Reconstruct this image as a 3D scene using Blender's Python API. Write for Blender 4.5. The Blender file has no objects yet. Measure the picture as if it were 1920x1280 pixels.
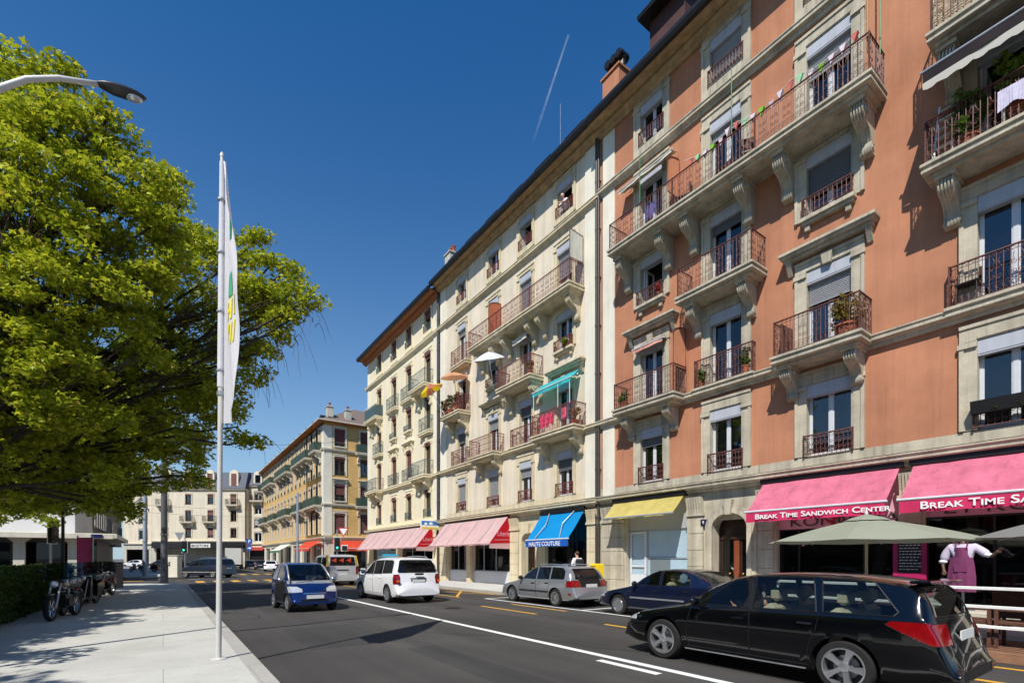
import bpy, bmesh, math, random
import numpy as np
from mathutils import Vector, Matrix
R = math.radians
rnd = random.Random(7)
S = bpy.context.scene
COL = S.collection

# ------------------------------------------------------------------ camera, sky, sun, exposure
FPX, HOR, EYE = 925.0, 1047.0, 1.65                  # focal length and horizon row, in photo pixels (1920 wide)
YAW = math.atan2(654.0, 925.0)                       # camera turned right of the street direction (+Y)
cam_d = bpy.data.cameras.new('camera'); cam = bpy.data.objects.new('camera', cam_d); COL.objects.link(cam)
cam.location = (0, 0, EYE); cam.rotation_euler = (R(90), 0, -YAW)
cam_d.sensor_width = 36.0; cam_d.lens = FPX / 1920 * 36.0
cam_d.shift_y = (HOR - 640.0) / 1920.0
cam_d.clip_start = 0.05; cam_d.clip_end = 9000
S.camera = cam

SUN_EL, SUN_AZ = 51.0, 31.0                          # light travels towards +X turned SUN_AZ towards +Y
W_ = bpy.data.worlds.new('World'); S.world = W_; W_.use_nodes = True
nt = W_.node_tree; bg = nt.nodes['Background']
sky = nt.nodes.new('ShaderNodeTexSky'); sky.sky_type = 'NISHITA'; sky.sun_disc = False
sky.sun_elevation = R(SUN_EL)
sky.sun_rotation = math.atan2(-math.cos(R(SUN_AZ)), -math.sin(R(SUN_AZ)))
sky.altitude = 400; sky.air_density = 1.0; sky.dust_density = 0.0; sky.ozone_density = 6.0
hsv = nt.nodes.new('ShaderNodeHueSaturation'); hsv.inputs['Saturation'].default_value = 1.25
nt.links.new(sky.outputs[0], hsv.inputs['Color'])
# paler air towards the horizon
tcw = nt.nodes.new('ShaderNodeTexCoord'); sxw = nt.nodes.new('ShaderNodeSeparateXYZ'); nt.links.new(tcw.outputs['Generated'], sxw.inputs[0])
om = nt.nodes.new('ShaderNodeMath'); om.operation = 'SUBTRACT'; om.use_clamp = True; om.inputs[0].default_value = 1.0; nt.links.new(sxw.outputs['Z'], om.inputs[1])
pw = nt.nodes.new('ShaderNodeMath'); pw.operation = 'POWER'; pw.inputs[1].default_value = 3.5; nt.links.new(om.outputs[0], pw.inputs[0])
mxw = nt.nodes.new('ShaderNodeMix'); mxw.data_type = 'RGBA'; mxw.clamp_factor = True; mxw.inputs[7].default_value = (3.2, 4.3, 4.9, 1)
nt.links.new(pw.outputs[0], mxw.inputs[0]); nt.links.new(hsv.outputs[0], mxw.inputs[6]); nt.links.new(mxw.outputs[2], bg.inputs[0])
bg.inputs[1].default_value = 0.122
sun_d = bpy.data.lights.new('sun', 'SUN'); sun_d.energy = 5.0; sun_d.angle = R(0.53); sun_d.color = (1.0, 0.955, 0.88)
sun = bpy.data.objects.new('sun', sun_d); COL.objects.link(sun)
ce = math.cos(R(SUN_EL))
sun.rotation_euler = Vector((ce*math.cos(R(SUN_AZ)), ce*math.sin(R(SUN_AZ)), -math.sin(R(SUN_EL)))).to_track_quat('-Z', 'Y').to_euler()
sun.location = (-40, -25, 60)
S.view_settings.view_transform = 'Standard'; S.view_settings.look = 'None'
S.view_settings.exposure = 0.18; S.view_settings.gamma = 1.0; S.view_settings.use_curve_mapping = False
S.cycles.max_bounces = 8; S.cycles.transparent_max_bounces = 24; S.cycles.use_denoising = True
S.cycles.diffuse_bounces = 3; S.cycles.glossy_bounces = 3; S.cycles.caustics_reflective = False; S.cycles.caustics_refractive = False

SN, CS = math.sin(YAW), math.cos(YAW)
def on_ground(px, py, z=0.0):                        # photo pixel -> point on a level
    d = FPX*(EYE-z)/(py-HOR); u = (px-960)/FPX
    return (d*(u*CS+SN), d*(CS-u*SN), z)
def at_depth(px, py, d):
    u = (px-960)/FPX
    return Vector((d*(u*CS+SN), d*(CS-u*SN), EYE+(HOR-py)*d/FPX))

# ------------------------------------------------------------------ helpers
class MB:
    """collects shapes; build() links them as ONE mesh object"""
    def __init__(s): s.v = []; s.f = []; s.m = []
    def poly(s, pts, m=0):
        n = len(s.v); s.v += [tuple(p) for p in pts]; s.f.append(tuple(range(n, n+len(pts)))); s.m.append(m)
    def box(s, x0, x1, y0, y1, z0, z1, m=0):
        n = len(s.v)
        s.v += [(x0,y0,z0),(x1,y0,z0),(x1,y1,z0),(x0,y1,z0),(x0,y0,z1),(x1,y0,z1),(x1,y1,z1),(x0,y1,z1)]
        for q in ((0,3,2,1),(4,5,6,7),(0,1,5,4),(1,2,6,5),(2,3,7,6),(3,0,4,7)):
            s.f.append(tuple(n+i for i in q)); s.m.append(m)
    def bbox(s, x0, x1, y0, y1, z0, z1, b=0.01, m=0):   # box with bevelled upright and level edges (front ring inset)
        n = len(s.v)
        X = ((x0+b,x1-b),(x0,x1),(x0,x1),(x0+b,x1-b)); Y = ((y0+b,y1-b),(y0,y1),(y0,y1),(y0+b,y1-b)); Z = (z0,z0+b,z1-b,z1)
        for (a,c),(d,e),z in zip(X,Y,Z): s.v += [(a,d,z),(c,d,z),(c,e,z),(a,e,z)]
        s.f += [(n+3,n+2,n+1,n),(n+12,n+13,n+14,n+15)]; s.m += [m,m]
        for k in range(3):
            for i in range(4):
                j=(i+1)%4; s.f.append((n+4*k+i,n+4*k+j,n+4*k+4+j,n+4*k+4+i)); s.m.append(m)
    def prism(s, pts, a, b, axis='x', m=0):           # closed outline swept along an axis
        def P(p, t): return (t,p[0],p[1]) if axis=='x' else ((p[0],t,p[1]) if axis=='y' else (p[0],p[1],t))
        n = len(s.v); k = len(pts)
        s.v += [P(p,a) for p in pts]+[P(p,b) for p in pts]
        s.f.append(tuple(range(n+k-1,n-1,-1))); s.m.append(m)
        s.f.append(tuple(range(n+k,n+2*k))); s.m.append(m)
        for i in range(k):
            j=(i+1)%k; s.f.append((n+i,n+j,n+k+j,n+k+i)); s.m.append(m)
    def tube(s, pts, r, n=5, m=0, closed=False, caps=True):
        pts = [Vector(p) for p in pts]; k = len(pts)
        if k < 2: return
        rr = r if isinstance(r,(list,tuple)) else [r]*k
        base = len(s.v); ref = None
        for i,p in enumerate(pts):
            t = (pts[(i+1)%k]-pts[i-1]) if closed else (pts[min(i+1,k-1)]-pts[max(i-1,0)])
            if t.length < 1e-9: t = Vector((0,0,1))
            t.normalize()
            if ref is None: ref = Vector((0,0,1)) if abs(t.z)<.9 else Vector((1,0,0))
            a = t.cross(ref)
            if a.length < 1e-4: a = t.cross(Vector((.3,.9,.2)))
            a.normalize(); b = t.cross(a); ref = -b if False else b.cross(t)*-1 if False else ref
            for q in range(n):
                w = 2*math.pi*q/n+.4
                s.v.append(tuple(p+(a*math.cos(w)+b*math.sin(w))*rr[i]))
        K = k if closed else k-1
        for i in range(K):
            i2=(i+1)%k
            for q in range(n):
                q2=(q+1)%n
                s.f.append((base+i*n+q,base+i*n+q2,base+i2*n+q2,base+i2*n+q)); s.m.append(m)
        if caps and not closed:
            s.f.append(tuple(base+q for q in range(n-1,-1,-1))); s.m.append(m)
            s.f.append(tuple(base+(k-1)*n+q for q in range(n))); s.m.append(m)
    def lathe(s, prof, c=(0,0,0), axis='z', n=16, m=0, caps=True):
        base=len(s.v); k=len(prof)
        for r,h in prof:
            for q in range(n):
                w=2*math.pi*q/n; a,b=r*math.cos(w),r*math.sin(w)
                p=(a,b,h) if axis=='z' else ((h,a,b) if axis=='x' else (b,h,a))
                s.v.append((p[0]+c[0],p[1]+c[1],p[2]+c[2]))
        for i in range(k-1):
            for q in range(n):
                q2=(q+1)%n
                s.f.append((base+i*n+q,base+i*n+q2,base+(i+1)*n+q2,base+(i+1)*n+q)); s.m.append(m)
        if caps:
            s.f.append(tuple(base+q for q in range(n-1,-1,-1))); s.m.append(m)
            s.f.append(tuple(base+(k-1)*n+q for q in range(n))); s.m.append(m)
    def blob(s, c, r, n=10, k=7, m=0, jit=0.0):       # rounded lump, radii per axis
        rx,ry,rz = r if isinstance(r,(list,tuple)) else (r,r,r)
        prof=[]; base=len(s.v)
        for i in range(k+1):
            t=math.pi*i/k-math.pi/2; cr=max(math.cos(t),.02); z=math.sin(t)
            for q in range(n):
                w=2*math.pi*q/n; j=1+rnd.uniform(-jit,jit)
                s.v.append((c[0]+rx*cr*math.cos(w)*j,c[1]+ry*cr*math.sin(w)*j,c[2]+rz*z*j))
        for i in range(k):
            for q in range(n):
                q2=(q+1)%n
                s.f.append((base+i*n+q,base+i*n+q2,base+(i+1)*n+q2,base+(i+1)*n+q)); s.m.append(m)
    def add(s, o, M=None):
        n=len(s.v)
        s.v += [tuple(M@Vector(p)) for p in o.v] if M is not None else o.v
        s.f += [tuple(n+i for i in f) for f in o.f]; s.m += o.m
        return s
    def mesh(s, name, mats, smooth=False):
        me=bpy.data.meshes.new(name); me.from_pydata(s.v,[],s.f)
        for m in (mats if isinstance(mats,(list,tuple)) else [mats]): me.materials.append(m)
        if any(s.m): me.polygons.foreach_set('material_index', s.m)
        if smooth: me.polygons.foreach_set('use_smooth',[True]*len(s.f))
        bm=bmesh.new(); bm.from_mesh(me); bmesh.ops.recalc_face_normals(bm,faces=bm.faces); bm.to_mesh(me); bm.free()
        if smooth and smooth is not True: me.set_sharp_from_angle(angle=R(smooth))
        me.update(); return me
    def build(s, name, mats, parent=None, loc=(0,0,0), rot=(0,0,0), smooth=False):
        return link(name, s.mesh(name, mats, smooth), parent, loc, rot)
def link(name, me, parent=None, loc=(0,0,0), rot=(0,0,0)):
    o=bpy.data.objects.new(name, me); COL.objects.link(o); o.location=loc; o.rotation_euler=rot
    if parent is not None: o.parent=parent
    return o
CACHE={}
def cached(key, fn):
    if key not in CACHE: CACHE[key]=fn()
    return CACHE[key]
def tag(o, label=None, cat=None, group=None, kind=None):
    if label: o['label']=label
    if cat: o['category']=cat
    if group: o['group']=group
    if kind: o['kind']=kind
    return o
def thing(name, label, cat, loc=(0,0,0), rz=0.0, group=None):
    o=bpy.data.objects.new(name,None); COL.objects.link(o); o.location=loc; o.rotation_euler=(0,0,rz); o.empty_display_size=.2
    return tag(o,label,cat,group)
def structure(name, mb, mats, loc=(0,0,0), smooth=False):
    return tag(mb.build(name,mats,None,loc,smooth=smooth),kind='structure')
def children(o): return [c for c in list(o.children)]
def copy_tree(o, parent=None):
    c=o.copy(); COL.objects.link(c)
    if parent is not None: c.parent=parent
    for ch in children(o): copy_tree(ch,c)
    return c
def text(name, body, size, mat, parent, loc, rot=(R(90),0,0), sx=1.0, ext=.004, small=False, align='LEFT', bold=0.0, shear=0.0, space=1.0):
    cu=bpy.data.curves.new(name,'FONT'); cu.body=body; cu.size=size; cu.extrude=ext; cu.align_x=align; cu.offset=bold; cu.shear=shear; cu.space_character=space
    if small:
        cu.small_caps_scale=.78
        for i,ch in enumerate(body):
            if ch.islower(): cu.body_format[i].use_small_caps=True
    cu.materials.append(mat)
    tmp=bpy.data.objects.new(name,cu); COL.objects.link(tmp); me=bpy.data.meshes.new_from_object(tmp.evaluated_get(bpy.context.evaluated_depsgraph_get()))
    me.name=name; bpy.data.objects.remove(tmp); bpy.data.curves.remove(cu)
    o=bpy.data.objects.new(name,me); COL.objects.link(o); o.location=loc; o.rotation_euler=rot; o.scale=(sx,1,1)
    if parent is not None: o.parent=parent
    return o

# ------------------------------------------------------------------ materials
def lin(c): 
    return tuple(((x/255)/12.92 if x/255<=.04045 else ((x/255+.055)/1.055)**2.4) for x in c)
def new_mat(name):
    m=bpy.data.materials.new(name); m.use_nodes=True; n=m.node_tree.nodes; return m,m.node_tree,n['Principled BSDF']
def pm(name, col, rough=.6, metal=0.0, var=.10, scale=2.0, bump=0.0, bscale=30.0, spec=.5, coat=0.0, streak=0.0, fine=.0, tint=None, moss=0.0):
    """procedural surface: colour broken up by two noises, optional rain streaks and bump"""
    m,t,b=new_mat(name); N=t.nodes; L=t.links
    c=lin(col); b.inputs['Roughness'].default_value=rough; b.inputs['Metallic'].default_value=metal
    b.inputs['Specular IOR Level'].default_value=spec; b.inputs['Coat Weight'].default_value=coat; b.inputs['Coat Roughness'].default_value=.03
    if var<=0 and not bump:
        b.inputs['Base Color'].default_value=(*c,1); return m
    tc=N.new('ShaderNodeTexCoord'); mp=N.new('ShaderNodeMapping'); L.new(tc.outputs['Object'],mp.inputs[0])
    nz=N.new('ShaderNodeTexNoise'); nz.inputs['Scale'].default_value=scale; nz.inputs['Detail'].default_value=6; nz.inputs['Roughness'].default_value=.65
    L.new(mp.outputs[0],nz.inputs['Vector'])
    rp=N.new('ShaderNodeValToRGB'); k=tint or (1,1,1)
    lo=tuple(max(0,x*(1-var*1.6)) for x in c); hi=tuple(min(1,x*(1+var)*kk) for x,kk in zip(c,k))
    rp.color_ramp.elements[0].position=.3; rp.color_ramp.elements[1].position=.72
    rp.color_ramp.elements[0].color=(*lo,1); rp.color_ramp.elements[1].color=(*hi,1)
    L.new(nz.outputs['Fac'],rp.inputs[0]); out=rp.outputs[0]
    if streak:
        mp2=N.new('ShaderNodeMapping'); mp2.inputs['Scale'].default_value=(1.7,1.7,.12); L.new(tc.outputs['Object'],mp2.inputs[0])
        n2=N.new('ShaderNodeTexNoise'); n2.inputs['Scale'].default_value=1.6; n2.inputs['Detail'].default_value=5; L.new(mp2.outputs[0],n2.inputs['Vector'])
        r2=N.new('ShaderNodeValToRGB'); r2.color_ramp.elements[0].position=.42; r2.color_ramp.elements[1].position=.68
        r2.color_ramp.elements[0].color=(1,1,1,1); r2.color_ramp.elements[1].color=(1-streak,1-streak*.98,1-streak*.95,1)
        L.new(n2.outputs['Fac'],r2.inputs[0])
        mx=N.new('ShaderNodeMix'); mx.data_type='RGBA'; mx.blend_type='MULTIPLY'; mx.inputs[0].default_value=1
        L.new(out,mx.inputs[6]); L.new(r2.outputs[0],mx.inputs[7]); out=mx.outputs[2]
    if streak:
        mp5=N.new('ShaderNodeMapping'); mp5.inputs['Scale'].default_value=(7,7,.28); L.new(tc.outputs['Object'],mp5.inputs[0])
        n5=N.new('ShaderNodeTexNoise'); n5.inputs['Scale'].default_value=1.5; n5.inputs['Detail'].default_value=4; L.new(mp5.outputs[0],n5.inputs['Vector'])
        r5=N.new('ShaderNodeMapRange'); r5.inputs[1].default_value=.52; r5.inputs[2].default_value=.78; r5.inputs[3].default_value=1; r5.inputs[4].default_value=1-streak*1.1; L.new(n5.outputs['Fac'],r5.inputs[0])
        v5=N.new('ShaderNodeVectorMath'); v5.operation='SCALE'; L.new(out,v5.inputs[0]); L.new(r5.outputs[0],v5.inputs['Scale']); out=v5.outputs[0]
    if moss:
        ge=N.new('ShaderNodeNewGeometry'); sz=N.new('ShaderNodeSeparateXYZ'); L.new(ge.outputs['Normal'],sz.inputs[0])
        n6=N.new('ShaderNodeTexNoise'); n6.inputs['Scale'].default_value=3; n6.inputs['Detail'].default_value=5; L.new(tc.outputs['Object'],n6.inputs['Vector'])
        ad=N.new('ShaderNodeMath'); ad.operation='MULTIPLY'; L.new(sz.outputs['Z'],ad.inputs[0]); L.new(n6.outputs['Fac'],ad.inputs[1])
        r6=N.new('ShaderNodeMapRange'); r6.inputs[1].default_value=.18; r6.inputs[2].default_value=.5; r6.inputs[3].default_value=0; r6.inputs[4].default_value=moss; L.new(ad.outputs[0],r6.inputs[0])
        m6=N.new('ShaderNodeMix'); m6.data_type='RGBA'; L.new(r6.outputs[0],m6.inputs[0]); L.new(out,m6.inputs[6]); m6.inputs[7].default_value=(.06,.055,.035,1); out=m6.outputs[2]
    if fine:
        n3=N.new('ShaderNodeTexNoise'); n3.inputs['Scale'].default_value=bscale*2; n3.inputs['Detail'].default_value=2; L.new(mp.outputs[0],n3.inputs['Vector'])
        r3=N.new('ShaderNodeMapRange'); r3.inputs[1].default_value=.3; r3.inputs[2].default_value=.7; r3.inputs[3].default_value=1-fine; r3.inputs[4].default_value=1+fine; L.new(n3.outputs['Fac'],r3.inputs[0])
        vm=N.new('ShaderNodeVectorMath'); vm.operation='SCALE'; L.new(out,vm.inputs[0]); L.new(r3.outputs[0],vm.inputs['Scale']); out=vm.outputs[0]
    L.new(out,b.inputs['Base Color'])
    if bump:
        n4=N.new('ShaderNodeTexNoise'); n4.inputs['Scale'].default_value=bscale; n4.inputs['Detail'].default_value=4; L.new(mp.outputs[0],n4.inputs['Vector'])
        bp=N.new('ShaderNodeBump'); bp.inputs['Strength'].default_value=bump; bp.inputs['Distance'].default_value=.02
        L.new(n4.outputs['Fac'],bp.inputs['Height']); L.new(bp.outputs[0],b.inputs['Normal'])
    return m
def glass_mat(name, tint=(.55,.6,.62), see=.75, rough=.0, refl=1.5):
    m,t,b=new_mat(name); N=t.nodes; L=t.links; out=N['Material Output']; N.remove(b)
    tr=N.new('ShaderNodeBsdfTransparent'); tr.inputs[0].default_value=(*tint,1)
    dk=N.new('ShaderNodeBsdfDiffuse'); dk.inputs[0].default_value=(.012,.014,.016,1)
    m1=N.new('ShaderNodeMixShader'); m1.inputs[0].default_value=see; L.new(dk.outputs[0],m1.inputs[1]); L.new(tr.outputs[0],m1.inputs[2])
    gl=N.new('ShaderNodeBsdfGlossy'); gl.inputs['Roughness'].default_value=rough; gl.inputs[0].default_value=(1,1,1,1)
    fr=N.new('ShaderNodeFresnel'); fr.inputs[0].default_value=refl
    tc=N.new('ShaderNodeTexCoord'); nz=N.new('ShaderNodeTexNoise'); nz.inputs['Scale'].default_value=.9; L.new(tc.outputs['Object'],nz.inputs['Vector'])
    bp=N.new('ShaderNodeBump'); bp.inputs['Strength'].default_value=.04; bp.inputs['Distance'].default_value=.05; L.new(nz.outputs['Fac'],bp.inputs['Height']); L.new(bp.outputs[0],gl.inputs['Normal'])
    m2=N.new('ShaderNodeMixShader'); L.new(fr.outputs[0],m2.inputs[0]); L.new(m1.outputs[0],m2.inputs[1]); L.new(gl.outputs[0],m2.inputs[2])
    L.new(m2.outputs[0],out.inputs['Surface']); return m
def cloth_mat(name, col, trans=.25, var=.06, rough=.9, dusty=0.0):
    m=pm(name,col,rough,var=var,scale=1.3,bump=.15,bscale=14,spec=.15,streak=dusty); t=m.node_tree; N=t.nodes; L=t.links; b=N['Principled BSDF']
    src=b.inputs['Base Color'].links[0].from_socket
    tl=N.new('ShaderNodeBsdfTranslucent'); L.new(src,tl.inputs[0]); mx=N.new('ShaderNodeMixShader'); mx.inputs[0].default_value=trans
    L.new(b.outputs[0],mx.inputs[1]); L.new(tl.outputs[0],mx.inputs[2]); L.new(mx.outputs[0],N['Material Output'].inputs['Surface']); return m
def leaf_mat(name, c1, c2, c3):
    m,t,b=new_mat(name); N=t.nodes; L=t.links
    g=N.new('ShaderNodeNewGeometry'); rp=N.new('ShaderNodeValToRGB'); e=rp.color_ramp.elements
    e[0].position=0; e[0].color=(*c1,1); e[1].position=.93; e[1].color=(*c2,1); x=e.new(1.0); x.color=(*c3,1)
    L.new(g.outputs['Random Per Island'],rp.inputs[0]); L.new(rp.outputs[0],b.inputs['Base Color'])
    b.inputs['Roughness'].default_value=.5; b.inputs['Specular IOR Level'].default_value=.35
    tl=N.new('ShaderNodeBsdfTranslucent'); L.new(rp.outputs[0],tl.inputs[0]); mx=N.new('ShaderNodeMixShader'); mx.inputs[0].default_value=.46
    L.new(b.outputs[0],mx.inputs[1]); L.new(tl.outputs[0],mx.inputs[2]); L.new(mx.outputs[0],N['Material Output'].inputs['Surface']); return m
def emit_mat(name, col, st):
    m,t,b=new_mat(name); b.inputs['Base Color'].default_value=(*col,1); b.inputs['Emission Color'].default_value=(*col,1); b.inputs['Emission Strength'].default_value=st; return m

M={}
M['terracotta']=pm('terracotta_render',(190,131,100),.9,var=.15,scale=.5,bump=.3,bscale=40,streak=.12,fine=.06,spec=.2)
M['cream']=pm('cream_render',(224,211,188),.9,var=.08,scale=.5,bump=.2,bscale=40,streak=.16,fine=.03,spec=.2)
M['cream_pale']=pm('pale_cream_render',(228,216,188),.9,var=.05,scale=.5,bump=.2,bscale=40,streak=.06,fine=.03,spec=.2)
M['ochre']=pm('ochre_render',(212,174,112),.9,var=.06,scale=.5,bump=.2,bscale=40,streak=.06,spec=.2)
M['stone']=pm('beige_stone',(198,188,166),.85,var=.16,scale=1.3,bump=.35,bscale=26,streak=.30,fine=.05,spec=.25,moss=.85)
M['stone_pale']=pm('pale_stone',(224,214,192),.85,var=.08,scale=1.2,bump=.25,bscale=26,streak=.12,fine=.04,spec=.25)
M['stone_grey']=pm('grey_stone',(196,190,176),.85,var=.1,scale=1.2,bump=.25,bscale=26,streak=.15,fine=.04,spec=.25)
M['pilaster']=pm('whitened_render',(232,226,208),.88,var=.06,scale=1.0,bump=.2,bscale=30,streak=.10,fine=.03,spec=.2)
M['soffit']=pm('stained_timber_soffit',(176,150,112),.8,var=.25,scale=3,streak=.1)
M['slate']=pm('dark_slate',(66,64,66),.7,var=.3,scale=4,bump=.4,bscale=12)
M['slate_blue']=pm('blue_slate',(78,84,98),.65,var=.2,scale=5,bump=.3,bscale=12)
M['roof_brown']=pm('brown_roof_tile',(116,100,92),.8,var=.2,scale=4,bump=.4,bscale=10)
M['zinc']=pm('weathered_zinc',(44,43,43),.45,.5,var=.25,scale=5)
M['pipe']=pm('dark_painted_pipe',(84,76,70),.45,.3,var=.2,scale=6)
M['iron']=pm('rusty_brown_iron',(92,54,44),.6,.1,var=.35,scale=8,tint=(1.2,1,1))
M['iron_dark']=pm('dark_wrought_iron',(52,42,40),.55,.2,var=.3,scale=8)
M['iron_teal']=pm('weathered_green_iron',(74,96,98),.6,.1,var=.25,scale=6)
M['pvc']=pm('white_window_frame',(206,208,211),.35,var=.03,scale=5)
M['wood_frame']=pm('brown_window_frame',(92,66,52),.5,var=.2,scale=6)
M['blindbox']=pm('grey_white_blind_box',(184,187,194),.45,var=.06,scale=3,streak=.08)
M['blind_grey']=pm('grey_roller_blind',(148,148,150),.5,var=.05,scale=3)
M['blind_dark']=pm('dark_grey_roller_blind',(96,98,102),.5,var=.05,scale=3)
M['blind_brown']=pm('brown_roller_blind',(116,72,66),.6,var=.06,scale=3)
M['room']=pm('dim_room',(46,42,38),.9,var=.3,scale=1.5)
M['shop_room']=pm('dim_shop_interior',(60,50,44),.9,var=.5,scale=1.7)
M['curtain']=pm('net_curtain',(222,222,218),.9,var=.05,scale=4)
M['glass']=glass_mat('window_glass',(.62,.68,.72),.8,0,1.75)
M['shop_glass']=glass_mat('shop_glass',(.6,.64,.64),.85,0,1.5)
M['car_glass']=glass_mat('car_glass',(.62,.68,.66),.9,0,1.45)
M['dark_glass']=glass_mat('tinted_car_glass',(.30,.33,.33),.55,0,1.5)
M['asphalt']=None; M['white']=pm('white_paint',(236,236,232),.5,var=.04,scale=4)
M['black']=pm('black_plastic',(22,22,23),.5,var=.1,scale=8); M['rubber']=pm('tyre_rubber',(30,29,28),.85,var=.15,scale=12,bump=.2,bscale=60)
M['chrome']=pm('bright_metal',(200,202,205),.22,1.0,var=.05,scale=6); M['alloy']=pm('silver_alloy',(205,207,210),.3,.85,var=.05,scale=6)
M['steel']=pm('galvanised_steel',(170,174,178),.42,.6,var=.12,scale=5); M['galv']=pm('pale_grey_pole_paint',(206,204,198),.4,.1,var=.06,scale=3,streak=.06)
M['blue_pole']=pm('blue_grey_pole_paint',(150,160,172),.5,.1,var=.08,scale=3); M['dark_pole']=pm('dark_grey_pole_paint',(92,94,100),.5,.1,var=.08,scale=3)
M['red_lens']=pm('red_lamp_lens',(132,8,14),.12,var=.15,scale=20,coat=.6); M['amber_lens']=pm('amber_lamp_lens',(230,120,30),.15,var=.1,scale=20,coat=.5)
M['clear_lens']=pm('clear_lamp_lens',(214,218,222),.08,.4,var=.12,scale=18,coat=.8)
M['plate']=pm('white_number_plate',(225,226,222),.4,var=.06,scale=12)
M['skin']=pm('skin',(206,156,128),.6,var=.06,scale=12); M['skin_dark']=pm('dark_skin',(96,66,52),.55,var=.08,scale=12)
M['hair_grey']=pm('grey_hair',(206,200,192),.8,var=.15,scale=30); M['hair_brown']=pm('brown_hair',(74,48,34),.7,var=.2,scale=30)
M['shirt_white']=pm('white_shirt_cloth',(232,232,236),.9,var=.04,scale=6,bump=.2,bscale=10); M['shirt_lilac']=pm('pale_lilac_shirt',(206,196,216),.9,var=.05,scale=5,bump=.2,bscale=9)
M['apron']=pm('purple_apron_cloth',(118,52,92),.9,var=.07,scale=4,bump=.2,bscale=8); M['denim']=pm('dark_denim',(52,58,76),.9,var=.1,scale=8); M['cloth_black']=pm('black_cloth',(32,32,34),.9,var=.1,scale=8)
M['terracotta_pot']=pm('clay_pot',(170,92,62),.85,var=.12,scale=8); M['wicker']=pm('brown_wicker',(98,62,46),.7,var=.35,scale=40,bump=.6,bscale=90); M['decking']=pm('timber_decking',(142,104,78),.75,var=.2,scale=5,bump=.2)
M['bark']=pm('grey_bark',(64,55,46),.9,var=.25,scale=4,bump=.5,bscale=14)
# ------------------------------------------------------------------ ground, road, pavements, markings
def asphalt_mat():
    m,t,b=new_mat('asphalt'); N=t.nodes; L=t.links
    tc=N.new('ShaderNodeTexCoord')
    def noise(sc,de=4,vec=None):
        n=N.new('ShaderNodeTexNoise'); n.inputs['Scale'].default_value=sc; n.inputs['Detail'].default_value=de; L.new(vec or tc.outputs['Object'],n.inputs['Vector']); return n.outputs['Fac']
    mp=N.new('ShaderNodeMapping'); mp.inputs['Scale'].default_value=(1.1,.05,1); L.new(tc.outputs['Object'],mp.inputs[0])
    a=noise(.35,5); lane=noise(1.3,3,mp.outputs[0]); gr=noise(120,2); gr2=noise(34,3)
    def mr(x,lo,hi,i0=.3,i1=.7):
        r=N.new('ShaderNodeMapRange'); r.inputs[1].default_value=i0; r.inputs[2].default_value=i1; r.inputs[3].default_value=lo; r.inputs[4].default_value=hi; L.new(x,r.inputs[0]); return r.outputs[0]
    def mul(x,y):
        k=N.new('ShaderNodeMath'); k.operation='MULTIPLY'; L.new(x,k.inputs[0]); L.new(y,k.inputs[1]); return k.outputs[0]
    f=mul(mul(mr(a,.76,1.2),mr(lane,.72,1.2)),mul(mr(gr,.72,1.28),mr(gr2,.9,1.1)))
    vm=N.new('ShaderNodeVectorMath'); vm.operation='SCALE'; vm.inputs[0].default_value=(.058,.0535,.049); L.new(f,vm.inputs['Scale'])
    # pale stones and gum spots
    vo=N.new('ShaderNodeTexVoronoi'); vo.inputs['Scale'].default_value=2.3; L.new(tc.outputs['Object'],vo.inputs['Vector'])
    sp=mr(vo.outputs['Distance'],1,0,.012,.03)
    mx=N.new('ShaderNodeMix'); mx.data_type='RGBA'; L.new(mul(sp,mr(a,0,.5,.45,.6)),mx.inputs[0]); L.new(vm.outputs[0],mx.inputs[6]); mx.inputs[7].default_value=(.3,.29,.27,1)
    L.new(mx.outputs[2],b.inputs['Base Color']); b.inputs['Roughness'].default_value=.82; b.inputs['Specular IOR Level'].default_value=.35
    bp=N.new('ShaderNodeBump'); bp.inputs['Strength'].default_value=.35; bp.inputs['Distance'].default_value=.01; L.new(gr,bp.inputs['Height']); L.new(bp.outputs[0],b.inputs['Normal'])
    return m
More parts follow.
